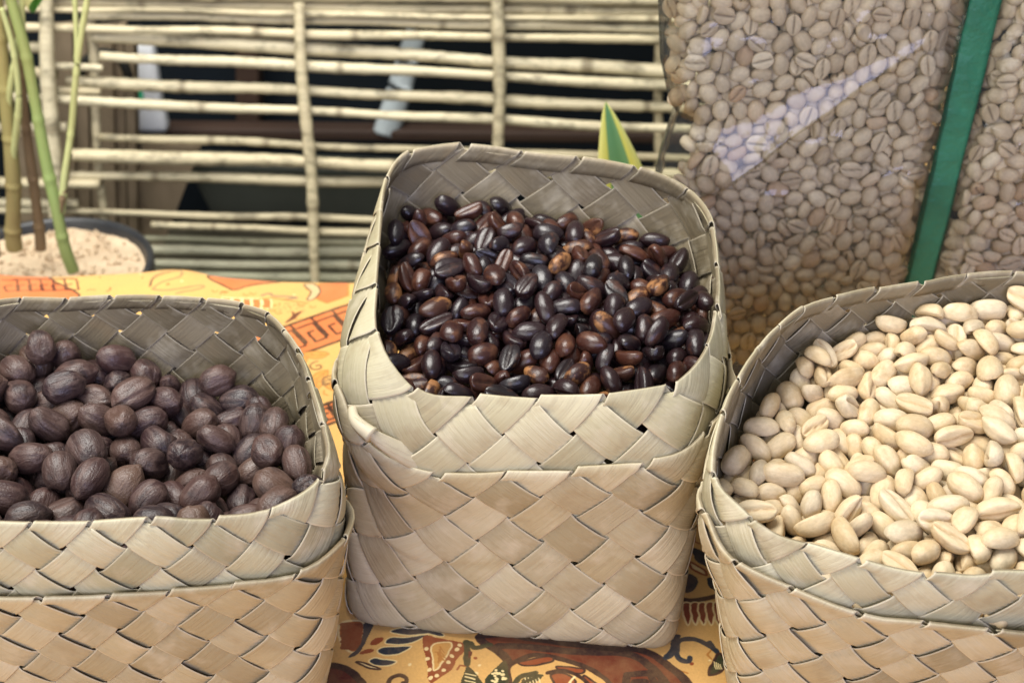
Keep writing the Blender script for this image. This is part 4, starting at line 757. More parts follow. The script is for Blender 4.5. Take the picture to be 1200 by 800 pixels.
7,-418,4763,1137,102,75,80,10, 1,-155,4346,1137,-85,-17,31,-119, 1,-205,4159,1044,-75,-32,-30,122, 0,141,4583,1136,9,-9,-109,102, 5,-268,4806,1146,34,53,-117,70, 4,-247,4345,1112,10,40,-140,-35, 1,-46,4473,1158,133,-12,26,64, 2,-40,4782,1164,26,-67,7,-131,
5,-324,4008,987,109,44,44,82, 3,237,3770,1023,-135,-29,-2,-60, 129,559,3610,991,91,-8,87,81, 3,9,4654,1173,87,-20,-17,119, 7,195,3698,1008,130,-48,2,-57, 5,-131,3981,1064,-95,-44,24,105, 4,-290,4135,1075,-55,0,1,140, 2,83,3815,985,-136,-12,18,59,
0,-450,4080,1037,14,-113,-96,-18, 6,357,4008,1071,-137,-22,-51,25, 4,-466,4595,1148,103,-26,61,-87, 7,446,4405,1093,102,-15,-47,98, 7,-200,4653,1141,147,-8,-25,8, 1,583,4622,1095,18,-6,-41,143, 4,568,4256,1089,14,-80,123,-28, 3,189,4365,1140,-130,-19,-1,-72,
1,-40,3804,960,71,-57,70,97, 4,-182,3873,970,15,144,-35,13, 0,263,4552,1098,141,-48,-16,2, 6,250,4618,1136,109,-29,-45,88, 2,90,4415,1120,-13,-9,-16,-148, 5,390,4621,1099,3,-143,19,-40, 6,286,3909,1060,-133,-47,24,45, 5,417,4300,1081,125,48,55,39,
2,-37,4384,1109,47,-117,-77,-28, 2,-243,4599,1110,-123,-79,33,3, 5,-374,4544,1099,-134,-15,11,-65, 1,37,4313,1121,89,-97,68,-26, 6,-67,4289,1128,112,-4,-7,-100, 6,65,4009,1047,-4,-1,-18,149, 1,616,4576,1049,12,-15,119,-89, 0,-103,3901,1020,40,-10,29,-141,
7,246,4195,1096,64,11,-128,-45, 5,-105,4527,1139,6,-121,-77,-43, 7,463,4673,1088,-138,-45,32,19, 5,59,4207,1114,17,-73,129,9, 0,-223,3988,1064,105,-11,-2,-107, 6,161,4009,1068,83,32,-39,-115, 6,-181,4476,1127,27,-100,53,-94, 6,421,4005,1100,117,53,31,72,
4,675,4517,1043,42,-63,129,-15, 2,-357,4312,1086,-118,-13,30,-86, 5,380,4109,1088,-114,-3,47,-85, 2,319,4351,1134,92,-7,5,-118, 4,535,3940,1078,70,-16,107,-76, 5,517,3867,1035,22,100,-102,41, 1,655,4154,1086,61,-123,-57,19,
]
DATA_L = [
6,-1225,3725,706,34,-99,88,62, 1,-1415,3748,683,12,-32,-17,-145, 134,-766,3534,739,56,-60,-69,105, 9,-1129,3669,705,107,-13,-23,-102, 2,-677,3148,723,125,-64,1,54, 134,-1439,4071,698,80,-21,23,-123, 2,-1221,3584,691,99,-24,65,-89, 6,-1515,3829,683,20,-18,-97,111,
0,-1231,4042,717,119,5,16,-90, 9,-941,3428,708,21,96,111,23, 133,-1402,3370,672,11,-28,-115,-92, 0,-1428,3016,665,84,38,-56,-104, 129,-1531,3466,659,136,-62,7,-12, 133,-1327,3548,690,81,34,10,121, 3,-1707,3567,655,129,-50,20,-55, 1,-1158,3397,757,53,-36,-76,113,
5,-1580,3010,654,112,-67,-6,73, 132,-1626,3900,681,14,110,-93,39, 0,-1133,3499,716,59,-17,137,1, 128,-790,3069,723,31,17,93,112, 137,-1336,3675,683,2,-150,2,-3, 0,-1036,3136,700,1,-45,-138,-39, 3,-1537,3003,821,15,-2,-83,124, 130,-1901,3081,738,42,-43,-1,138,
8,-948,3685,722,7,67,-112,-73, 0,-1346,3787,781,147,1,-28,12, 3,-1217,3028,681,112,20,26,94, 134,-1452,3614,679,46,16,19,140, 136,-1319,3021,712,30,-113,92,17, 1,-1969,3940,723,19,-118,-90,11, 7,-1801,3799,662,137,58,3,19, 3,-1747,3892,781,134,57,-10,35,
132,-1880,4068,752,56,-129,40,33, 2,-879,3045,802,29,34,-56,-132, 8,-1806,3604,712,133,-24,-30,59, 137,-1543,3989,681,4,16,60,137, 7,-1104,3069,791,103,48,-82,-54, 136,-1621,3072,822,135,13,64,7, 5,-857,3342,722,107,11,-30,-100, 2,-962,3266,710,23,-96,108,-33,
3,-1886,3832,739,17,-135,-52,-38, 136,-1731,3701,660,24,22,-36,-142, 135,-831,3472,746,60,116,-68,30, 130,-1558,4080,692,36,-28,39,-137, 2,-1660,4005,732,144,-39,-2,-13, 3,-1590,3332,762,36,-111,-90,-26, 130,-1179,3162,707,21,68,-43,125, 1,-1423,3986,749,49,-29,137,24,
8,-1911,3763,816,14,148,-7,-17, 6,-1301,3016,842,133,15,-64,22, 6,-1013,3474,775,6,76,-129,0, 2,-1621,3771,671,32,-2,62,133, 7,-1328,3394,794,34,-65,126,35, 8,-1268,3664,785,65,4,6,135, 3,-1492,3270,782,57,126,53,26, 137,-1987,3690,750,25,-136,12,-57,
7,-1777,3753,779,78,-42,100,-68, 7,-1345,3258,805,137,-39,20,-43, 5,-1269,3526,795,6,74,-112,67, 2,-1766,4103,753,39,138,-40,-20, 136,-1928,3122,842,96,-82,32,-74, 136,-1903,3345,790,79,116,-23,-46, 133,-998,3037,761,38,97,47,97, 3,-1661,3005,738,8,42,-56,-133,
9,-1289,3811,697,122,63,8,59, 4,-1519,3692,734,11,-8,-1,-149, 129,-1340,4000,705,51,37,49,-127, 2,-1054,3387,705,34,-13,13,145, 8,-1163,3828,740,42,-46,45,129, 129,-871,3761,729,149,16,-14,0, 7,-1578,3479,757,9,-6,139,56, 7,-795,3351,831,48,-20,-138,26,
0,-1650,3814,779,38,-135,-36,-38, 4,-1213,3022,791,77,-75,89,-54, 6,-1752,3616,814,121,17,19,-85, 5,-737,3107,831,31,-76,-90,88, 4,-1382,3632,768,53,60,111,62, 1,-1919,3987,775,71,19,-76,106, 132,-1794,3486,657,126,-22,-74,27, 6,-1358,3105,860,50,-87,111,-11,
6,-1805,3987,780,48,19,-49,-132, 129,-1870,3039,921,134,-25,-56,27, 6,-677,3330,836,4,83,-63,108, 7,-1043,3987,736,15,-18,30,145, 2,-1473,3058,868,27,25,98,108, 7,-1697,3394,745,73,-54,-99,66, 3,-1836,4095,850,6,-135,62,20, 4,-1410,3011,781,42,111,74,53,
1,-1773,3284,748,134,-7,40,55, 129,-1987,3548,790,57,89,-53,-92, 137,-828,3673,729,7,13,-148,18, 131,-1967,3266,845,112,52,82,-20, 2,-1307,3907,794,18,49,140,-16, 7,-1936,3830,909,9,20,-72,-130, 131,-1946,3593,736,112,-92,17,-35, 6,-1413,4074,804,126,-44,24,-63,
1,-1262,3926,702,62,33,-17,131, 130,-651,3210,805,45,-140,0,29, 0,-1671,3508,842,22,21,147,3, 3,-1656,3626,752,4,26,58,-136, 7,-1463,3149,787,35,44,-21,-138, 5,-1272,3127,798,106,29,-70,74, 137,-1861,3658,791,51,-67,60,109, 4,-1980,3914,825,14,149,4,8,
8,-956,3827,749,7,-112,-50,-86, 0,-1399,3863,859,9,136,62,8, 137,-1845,3244,836,118,88,-6,-29, 1,-1462,3891,755,135,-1,-37,-54, 136,-1947,3464,822,7,-15,1,-149, 134,-1856,3429,728,7,-49,-141,9, 4,-909,3577,726,33,40,-90,-108, 3,-1656,3875,883,12,34,-133,-59,
129,-1524,3594,769,33,-4,-109,-97, 131,-1983,3381,879,9,124,-53,-65, 135,-1954,3659,869,108,42,44,-85, 9,-1053,3883,717,144,-24,-13,32, 9,-862,3734,813,24,-101,107,14, 4,-796,3618,815,72,47,50,-113, 136,-1990,3535,888,3,-31,96,111, 0,-1513,3780,805,105,87,59,-21,
7,-1477,3522,857,69,-2,-39,127, 7,-1655,3995,852,16,-4,145,-34, 4,-1716,4102,870,46,-108,16,-92, 5,-1565,3913,795,7,-28,-119,87, 2,-1626,4088,792,9,43,134,50, 3,-1823,3860,853,134,-4,-6,-67, 5,-858,3548,835,60,-53,-70,106, 2,-1507,4030,789,6,-104,-91,58,
6,-1152,3140,869,56,139,-4,-3, 137,-655,3164,888,64,-15,45,-127, 5,-1226,3329,800,12,-135,-60,-25, 9,-946,3896,749,21,-83,-81,-92, 4,-1014,3227,794,11,-89,116,31, 4,-1516,4087,863,55,-9,-86,-110, 5,-1784,4045,949,126,0,6,-81, 4,-1022,3132,865,51,104,21,-93,
1,-1330,4059,749,67,-65,41,110, 2,-1420,3370,863,113,39,13,90, 8,-1833,3534,802,81,44,-15,117, 9,-1728,3179,819,33,26,144,8, 3,-1139,3233,797,29,-139,39,-30, 5,-1583,3194,834,13,21,-104,-106, 6,-1669,3231,745,122,-86,-11,9, 1,-1068,3678,787,26,28,-82,119,
7,-1705,3295,840,145,-18,24,22, 8,-1408,3704,854,112,-55,-4,-82, 137,-1853,3147,896,124,-5,74,41, 2,-1159,3936,737,69,-22,-121,-51, 2,-769,3222,865,73,16,-23,-128, 5,-1869,3982,877,64,126,-40,-33, 6,-1538,3411,855,43,111,-67,-62, 5,-875,3235,791,5,-24,144,33,
6,-1039,3589,715,31,-77,-125,5, 8,-1053,3335,812,48,-51,133,-7, 133,-1922,3298,939,114,96,21,-5, 3,-917,3126,823,125,10,-70,41, 2,-1778,3568,907,111,95,5,-36, 1,-1450,3532,752,138,-12,-45,35, 9,-741,3479,833,9,-86,-117,-36, 4,-1756,3424,849,31,28,138,43,
6,-1468,3403,766,67,-3,19,-133, 8,-1670,3711,834,31,61,-71,113, 5,-1052,3758,716,27,82,91,82, 0,-1154,3575,806,54,92,105,-9, 3,-1129,4030,804,23,-22,144,-26, 128,-1844,3393,903,27,53,88,-106,
]
DATA_R = [
134,1421,4029,928,82,-125,4,-12, 132,1866,2880,671,61,5,-11,137, 134,1545,3503,818,-140,-8,-12,51, 2,897,3440,824,-132,-17,17,-67, 3,1013,3616,848,111,12,11,-99, 2,1012,3506,831,-140,-17,14,-49, 7,1242,3671,859,37,2,13,-145, 129,1451,2874,710,-106,-105,14,2,
5,1205,3474,824,-105,-45,-33,91, 0,1398,3308,839,87,108,-38,-44, 6,1405,3555,889,-148,-14,-9,18, 4,929,3617,851,142,14,-5,47, 132,1303,3094,745,120,11,6,-89, 131,1700,3901,878,-131,-58,0,-45, 134,1283,3500,839,60,-62,-15,122, 133,1083,3592,839,82,9,13,-125,
0,1350,3521,835,49,-40,-90,102, 7,1124,3739,877,38,-22,66,-128, 2,1124,3500,827,-119,-45,4,79, 2,1329,3879,916,1,-16,-118,91, 6,1302,3817,888,149,15,2,-1, 131,965,2897,711,60,-51,-89,92, 0,1024,3317,793,-42,-5,21,142, 3,1262,3587,839,56,137,-16,-21,
6,1032,3246,782,2,-1,127,79, 4,1226,3749,871,138,15,-7,56, 1,1871,3948,1081,-105,-106,18,3, 135,1586,3974,905,55,-134,-38,-1, 3,1104,3151,756,-136,-45,-16,-41, 134,1401,3734,870,149,15,3,-7, 4,711,3282,799,-126,-79,6,-16, 128,1536,3716,859,27,0,-14,147,
7,1108,3302,790,100,-38,46,-94, 7,1484,3278,876,33,-20,59,-132, 134,1510,3392,858,71,127,-31,-22, 2,1009,3804,897,-113,-37,14,90, 134,1095,2916,782,76,120,46,-13, 0,1458,3344,847,139,23,3,-52, 128,1210,2856,765,48,8,46,134, 130,1644,3065,752,-57,-54,1,-128,
2,1027,3075,772,45,22,-71,122, 6,1223,3150,764,86,118,-33,-15, 0,1774,3954,905,91,39,-39,106, 7,799,3506,840,81,-8,22,-124, 130,1459,3495,834,-104,-95,34,39, 133,1515,3218,815,23,111,88,45, 2,965,3388,812,87,6,10,-122, 132,1618,3836,871,-128,-14,10,-76,
134,1352,3388,805,84,1,-18,123, 2,1073,3534,901,147,-10,-7,28, 130,1407,3804,891,28,-25,-12,-145, 4,1201,3311,791,9,3,-123,86, 4,1562,3050,818,51,-50,45,-124, 7,1492,2845,771,86,-25,7,-120, 1,1314,3721,877,56,-41,-86,101, 6,1537,3813,879,50,-27,-68,121,
3,1056,3870,910,-69,-90,31,93, 133,1425,3953,910,43,-9,78,-121, 3,923,3139,764,8,-59,123,-61, 7,845,3279,798,-13,-17,60,136, 130,1635,2839,748,4,-16,-44,142, 135,1271,3402,813,68,107,-51,-62, 1,1194,3756,933,-119,-86,-25,-13, 133,1548,3062,766,15,-132,-64,28,
2,1321,3120,802,-130,-11,-15,73, 132,1676,2838,677,2,9,-140,-52, 132,1420,3653,850,-60,-13,16,-136, 6,1312,3636,860,-140,-31,-38,-22, 4,1060,3612,891,51,-131,-51,-6, 0,1024,3156,765,-31,-29,50,135, 3,1710,3971,951,85,-4,23,-121, 3,805,3048,768,56,-90,-41,-97,
130,1606,4047,970,25,122,71,45, 1,1055,3429,817,55,-66,98,-74, 129,1480,3109,804,120,15,2,-89, 130,1555,3137,807,-145,-4,-37,3, 7,1004,2959,774,117,-46,43,-70, 4,684,3221,830,63,-2,12,136, 128,2035,3852,927,32,72,10,-127, 5,936,3286,804,128,-31,72,-3,
130,1800,2848,781,131,-37,-63,11, 2,1301,3536,906,52,121,-69,-22, 131,1566,3886,891,15,-21,147,-10, 135,2033,3738,944,25,-29,-79,121, 2,1757,3888,931,134,65,5,20, 1,870,3205,781,60,76,-87,-75, 128,2026,3924,981,10,-46,-68,125, 5,1096,3454,862,-125,-28,-20,76,
1,1533,3455,868,25,-35,-144,-1, 133,1568,2969,798,139,-12,29,48, 2,1704,3818,896,-33,-28,-65,128, 2,1201,3374,831,22,54,31,-135, 4,1512,3543,887,-114,-84,-24,-42, 2,1199,3823,909,48,-26,79,-115, 6,1093,3790,905,30,65,-114,66, 6,1631,3745,856,148,-19,12,-5,
135,1758,3147,800,150,-4,10,4, 134,1699,3358,826,93,-118,5,-4, 2,1242,3932,915,148,14,-1,23, 4,1227,3241,773,-123,-41,-18,-74, 3,1135,3218,775,-12,-1,-118,91, 5,1018,3353,845,-24,-4,-40,142, 133,1475,3018,789,94,47,-53,93, 4,667,3186,804,93,-49,-42,-98,
131,1735,3283,822,11,-68,-130,-30, 3,748,3409,821,-124,-19,15,-80, 1,848,3524,877,-134,-20,-28,57, 133,1686,4095,985,5,-33,-26,144, 0,1450,3091,859,-79,-23,-2,-125, 132,1936,3501,868,-98,-85,63,-42, 3,1180,2905,804,5,-4,-148,22, 134,1628,3925,933,37,-4,-144,16,
4,1321,3005,787,-75,-36,56,111, 133,1811,3064,932,108,-59,65,-55, 134,1930,3627,918,31,-45,137,26, 1,1361,2895,814,68,34,34,-125, 0,1394,2832,763,-117,-76,34,-42, 1,1778,3572,919,-116,-8,-56,77, 2,943,3551,853,-106,-93,-12,-50, 3,803,3424,822,-114,-63,-27,-69,
128,1833,3979,950,57,-33,84,-106, 2,1325,3257,855,111,-10,-33,94, 6,1619,3389,868,130,42,-50,37, 129,1020,2876,742,78,51,-103,56, 7,1916,3961,973,-82,-7,-38,-120, 4,1397,3248,881,-104,-57,0,92, 6,1774,3660,939,-144,-38,21,-5, 129,1076,3002,783,9,140,-50,-20,
135,2059,3420,905,89,-56,-95,49, 131,1890,3867,966,54,-54,91,-92, 0,1625,3017,819,137,-26,51,-23, 2,1692,3432,924,-141,-12,4,51, 128,1844,3576,942,49,83,32,111, 5,1542,3900,943,121,-41,-29,73, 4,1367,3645,900,-76,-19,23,-126, 129,1456,3907,946,145,-18,-33,6,
134,1283,3198,790,134,18,47,-45, 2,1255,3096,870,143,-1,23,38, 0,1463,3612,903,29,-9,-8,147, 134,1653,3615,891,-135,-57,30,2, 128,1228,2990,795,-57,-17,11,-137, 135,1909,3530,937,140,-4,-28,46, 134,2018,3980,1017,82,-53,21,112, 0,1554,2832,800,-87,-88,57,-62,
2,1482,4059,952,105,102,28,-15, 1,1425,2988,838,75,93,79,43, 3,1066,3293,848,-104,-37,36,-95, 6,1411,3081,797,-103,-18,19,-105, 4,1594,2935,852,107,-3,41,97, 132,1488,3905,896,-59,-37,33,128, 1,1353,4038,976,-147,-18,20,-14, 2,1246,3304,849,88,0,60,-106,
132,1994,3867,979,-42,-81,-4,119, 4,1498,2981,830,39,-45,56,-126, 4,1242,3507,888,-112,-34,20,92, 6,707,3311,859,96,69,87,30, 130,1698,3430,849,134,-41,15,-51, 5,1150,3122,791,-61,-23,42,128, 7,1369,3385,886,28,43,-108,90, 131,840,3117,766,-88,-45,-42,105,
128,1826,4086,966,-116,-23,-17,91, 2,1652,3982,1004,61,-80,111,3, 0,1112,2859,764,14,-10,-86,122, 133,1947,3701,965,36,-8,3,-145, 2,1357,3167,866,-136,-20,-32,50, 134,1956,3054,858,-90,-15,67,99, 6,1533,2884,826,125,-9,-45,69, 3,1755,3467,951,-22,-55,12,-137,
0,1169,3245,827,125,-55,15,-60, 1,1660,3290,863,119,-17,55,-70, 1,1449,3844,939,-128,-76,-6,16, 5,1626,3601,969,-109,-83,-32,52, 1,1528,2970,874,136,-4,7,63, 4,1689,3339,895,19,-78,-123,30, 6,1273,3416,898,-72,-20,66,-112, 0,1162,3051,803,60,0,75,-115,
129,2002,3595,957,61,13,94,-99, 2,1701,3529,932,34,0,19,145, 7,1788,3835,960,6,-20,-134,-65, 130,1934,3839,1004,-96,-76,31,-81, 132,2019,3497,922,-111,-71,5,71, 133,2027,3670,960,9,-4,-148,21, 131,1730,3067,842,66,-51,-91,85, 135,1835,2896,928,131,-23,-4,69,
130,1673,3029,857,59,118,-37,-61, 132,1934,3763,986,-142,-35,27,-22, 1,1713,4021,1055,122,-58,4,64, 4,1207,3159,837,-122,-57,-4,66, 133,1662,2832,816,13,140,46,24, 3,1846,3904,950,69,-34,104,-76, 132,1787,4026,999,135,-21,18,-59, 0,1483,3196,874,147,-10,17,-24,
3,931,3227,795,-113,-54,-64,51, 135,1875,3286,899,-144,-32,25,-11, 133,1501,3980,955,-146,-35,0,1, 2,1121,3355,859,-141,-5,-28,41, 5,1369,3064,846,10,149,-15,11, 135,1986,3182,879,-109,-19,46,90, 134,1866,3011,845,75,-130,-4,-10, 0,1143,3670,882,121,73,50,-1,
7,1611,3129,847,-122,-45,7,74, 2,1600,3828,930,0,-55,139,8, 7,1638,3204,878,108,-66,34,-72, 1,1253,3019,855,148,12,19,9, 6,1191,3685,927,66,19,-129,-33, 2,1066,3109,832,80,90,-62,-65, 3,950,3746,881,63,3,-21,135, 129,1870,3369,918,105,-83,1,-68,
1,1159,3944,980,41,-119,81,3, 2,1602,3502,906,31,-13,-2,146, 5,807,3187,772,-91,-27,22,114, 1,1257,3065,803,-51,-18,10,-140, 5,1464,3368,901,36,-8,-21,144, 134,1752,3258,876,145,38,-4,-9, 129,1949,3952,1029,79,-41,-6,-120, 1,1283,3793,943,30,88,-102,-59,
135,1972,3434,921,17,44,101,-101, 3,1302,4016,926,2,-9,-24,-148, 4,1082,3897,965,106,27,37,96, 4,1613,3782,981,141,30,10,39, 129,774,3101,775,122,-24,-83,8, 5,787,3332,803,-23,-2,23,146, 135,1893,3622,978,-130,-38,-5,64, 4,1813,3956,1023,-26,-18,79,-124,
128,1945,4034,1000,41,-2,-53,-134, 0,1445,3702,914,13,-46,140,25, 3,921,3704,927,78,2,25,-126, 5,988,3259,849,126,-5,-27,77, 4,1245,3883,958,-131,-48,13,55, 3,1204,3613,893,34,-29,-7,143, 5,1205,3552,844,-82,-52,47,-104, 4,1358,2997,833,71,38,-110,-62,
7,1645,4091,1041,4,-5,19,-149, 129,1816,3503,955,33,-25,-92,111, 128,1737,3163,869,-123,-80,3,31, 132,1875,3073,866,139,-13,-22,-49, 133,1355,3972,918,-26,-33,-17,143, 129,2042,3222,899,68,-21,-110,73, 3,1790,3896,991,-148,-20,9,9, 2,993,3176,820,72,128,9,26,
4,1565,4075,1091,71,0,65,115, 2,1389,3530,953,-6,-10,85,-123, 130,1894,3440,978,53,101,-53,-82, 129,2040,3543,969,27,-21,-23,-144, 134,1837,3203,912,58,-48,20,128, 3,834,3400,868,121,-34,-33,76, 129,1888,3542,995,2,-33,-32,143, 135,905,3010,794,-35,-36,50,-132,
3,1124,2996,834,-35,-24,16,143, 5,1323,2899,858,-83,-28,-22,120, 0,1506,3500,947,11,12,-108,-103, 133,1507,3765,905,27,-24,-33,142, 0,1746,3971,1000,137,7,30,-52, 4,1859,3768,1034,34,-26,1,-144, 0,1293,2978,887,126,56,40,44, 1,1616,3685,896,-7,-8,10,-149,
131,2059,3628,999,45,-104,95,27, 7,1523,3080,883,29,-44,33,-136, 129,1711,2963,903,23,-117,91,-7, 6,1775,4106,1037,48,-142,7,-7, 2,1689,3205,930,91,-73,-9,94, 4,1235,3958,987,58,-7,131,45, 129,1760,3330,918,68,-1,-52,123, 131,1790,3385,950,138,17,-32,-46,
130,1939,2944,846,-42,-18,-15,142, 2,1739,3686,1007,120,-11,-28,85, 0,1517,3003,929,29,-12,-15,-146, 6,1457,3753,1008,-108,-22,18,-100, 3,1511,3793,966,97,-20,13,-112, 129,1893,3244,960,25,43,141,-11, 2,1423,3457,904,139,21,-35,-40, 1,1297,3912,972,79,103,-73,-16,
7,969,3048,823,48,-11,15,141, 6,1665,3533,998,139,-10,28,-48, 134,1779,3416,880,85,91,-70,-45, 134,1697,3117,901,35,39,75,-119, 7,1269,3677,920,-126,-20,-8,-78, 3,1338,3970,980,7,-27,-55,137, 0,1044,3686,871,-39,-47,-43,-130, 131,1987,3118,956,-122,-6,36,-80,
5,1422,2902,851,55,-29,25,-134, 5,1575,3334,897,73,130,-2,14, 130,734,3184,787,95,-42,-30,104, 2,1609,3373,959,38,-78,73,-98, 131,1816,3438,984,143,20,10,-40, 0,1479,3245,933,59,-7,-43,131, 7,1353,3832,979,-131,-31,-4,-67, 2,1419,3773,960,-144,-17,-31,-22,
133,1948,4079,1042,38,-66,-16,128, 134,1981,3484,981,41,22,143,-1, 3,1863,4088,1021,101,-36,48,-94, 4,1273,2919,832,126,4,-1,81, 4,875,3343,829,-148,-3,-19,-9, 1,1456,2992,893,76,-54,54,-104, 2,1252,3207,866,3,134,-63,-27, 128,2032,3810,1000,38,20,-15,-143,
6,1438,3090,925,67,-20,46,-125, 1,1695,3601,966,83,89,-74,-47, 6,1671,4065,1094,-13,-5,-15,-149, 7,1535,4063,1001,-87,-20,-33,116, 131,2020,3367,924,32,-66,131,3, 4,1620,3653,951,69,131,-4,-23, 0,1651,3746,917,-3,-3,-56,-139, 5,1381,3324,906,-17,-36,-1,145,
4,1565,3261,877,45,-31,123,-66, 132,1746,3282,953,41,-1,144,-1, 3,1618,3282,922,131,-14,43,-56, 0,1798,3780,991,94,-116,13,10, 7,1555,3415,919,-84,-27,39,115, 129,1795,3070,865,113,34,28,-88, 133,1997,4024,1063,29,94,60,-96, 129,1842,2972,900,144,35,5,-24,
6,1209,3811,974,-147,-14,3,-25, 130,1960,3302,946,17,-128,75,12, 0,1553,3893,1009,-147,-10,-27,-3, 1,1338,3445,872,52,109,-28,84, 2,1656,3866,986,134,-6,35,57, 130,2019,3888,1064,21,40,138,-36, 6,1577,3589,920,49,-12,-54,130, 129,2026,3125,912,65,73,-96,-60,
5,1834,3706,961,-39,-28,-7,-142, 6,1454,3848,1011,-134,-63,-9,-23, 135,2044,3277,964,-114,-6,-11,97, 5,1565,3220,923,83,19,67,-104, 0,1402,3163,925,150,-2,-5,7, 4,779,3335,858,139,-10,-10,-55, 4,1133,3934,914,49,-140,19,-12, 135,1791,3151,948,-89,-48,86,-70,
0,806,3223,835,17,23,143,36, 4,1294,3304,908,69,52,-52,-111, 7,1757,3556,1004,83,-57,74,-83, 3,1120,3892,1012,131,-34,15,-63, 5,987,3439,867,-49,-12,45,-134, 135,1906,3715,1019,-28,-24,-46,138, 6,1630,3067,947,126,43,15,67, 1,1184,3433,869,17,33,-72,-126,
5,1804,4025,1050,49,-31,-2,-138, 5,1203,3971,929,18,-26,113,-94, 1,1541,3962,1004,133,35,-12,58, 135,1860,3114,943,102,-27,106,-12, 1,1682,3910,1030,-141,-10,-45,-19, 0,1193,3364,903,-13,-4,-1,-149, 3,1879,3901,1029,9,18,35,144, 133,2059,3560,1020,97,-13,-44,105,
0,1735,3918,1061,111,-35,40,-86, 130,1833,3497,1026,13,-22,25,146, 0,1693,3770,970,87,-23,-5,-120, 3,1517,3298,929,143,-15,9,-41, 2,1710,3798,1026,119,-27,-5,86, 129,1773,2907,897,83,-17,22,-122, 132,1756,3009,880,48,14,-23,139, 128,1966,3627,1014,85,-43,-11,115,
5,1127,3154,837,54,115,-50,62, 134,1687,2937,846,34,-11,11,-145, 133,1985,3809,1046,-45,-12,-19,141, 3,1667,3697,960,-85,-121,3,28, 3,1811,3650,1009,71,-51,107,-57, 6,1611,2968,899,-86,-23,-51,-109, 6,1097,3220,843,25,-66,95,92, 131,1998,3358,992,72,-50,0,-122,
3,1378,3915,973,61,52,91,-88, 0,1421,4054,1037,18,7,-133,66, 5,1421,3988,986,94,-46,98,-44, 0,1329,3606,940,-148,-21,0,13, 0,876,3623,896,147,-5,-15,-24, 4,1841,3830,1019,-10,-5,23,148, 5,1152,3594,844,-76,-85,51,84, 130,1899,3034,932,16,-146,-26,-15,
5,1942,4008,1070,-141,-33,-32,22, 5,1871,3999,1046,18,-73,-118,-53, 6,1203,2946,851,10,69,132,12, 6,1550,3720,958,-126,-80,7,-17, 1,1506,3654,944,50,-84,-39,-107, 5,1268,4004,994,142,5,-43,22, 134,1762,3213,935,8,-90,-27,-117, 4,851,3578,847,-135,-51,-1,41,
5,1353,3738,930,139,-9,32,-46, 133,1910,2894,891,123,34,4,-79, 131,1957,3407,984,41,95,41,100, 7,1416,3651,956,27,-140,46,-7, 7,1785,4082,1097,144,40,-5,-10, 0,1368,3021,900,8,-141,45,24, 3,1597,3947,1039,33,-41,-138,24, 133,1815,3248,953,100,45,86,56,
1,1659,3306,959,-85,-66,-53,-91, 0,1590,3539,964,11,-148,13,14, 6,1360,3446,958,142,14,5,-46, 5,1549,3813,1006,135,8,34,56, 134,2060,3462,978,-58,-35,68,115, 135,1668,2854,885,6,-89,-114,-40, 6,1554,3151,918,7,-13,103,108, 129,1821,3316,974,22,-4,-88,119,
1,972,3654,895,103,-31,16,-103, 7,1913,4096,1122,5,-46,-133,-52, 6,1640,3465,992,-108,-78,28,62, 7,765,3438,891,131,33,-4,65, 6,1552,4029,1056,124,-83,16,4, 129,1867,3371,990,35,-13,-88,115, 130,1926,3139,936,106,-1,58,-89, 131,1733,3061,929,138,-34,41,24,
4,1136,3872,899,-141,-49,-10,-6, 129,1987,3202,950,15,-43,-85,115, 0,1446,3920,1016,68,-41,-25,-125, 0,1345,3103,903,55,-138,12,19, 4,1714,3384,975,148,-16,-16,-1, 128,2026,3707,1015,90,-4,-10,-119, 2,918,3381,876,-147,-28,-12,5, 3,1893,4088,1068,108,40,38,88,
3,903,3688,871,97,11,12,-113, 131,1993,3959,1094,88,110,22,47, 134,1896,3286,1015,1,-11,60,137, 3,1129,3839,954,22,-108,-97,28, 3,1486,3563,946,128,76,-7,19, 128,1992,3020,911,-93,-3,-31,113, 5,1485,3996,1028,20,-75,-53,117, 1,1599,3084,899,64,-12,42,-128,
135,2055,3385,998,-4,-88,16,-120,
]
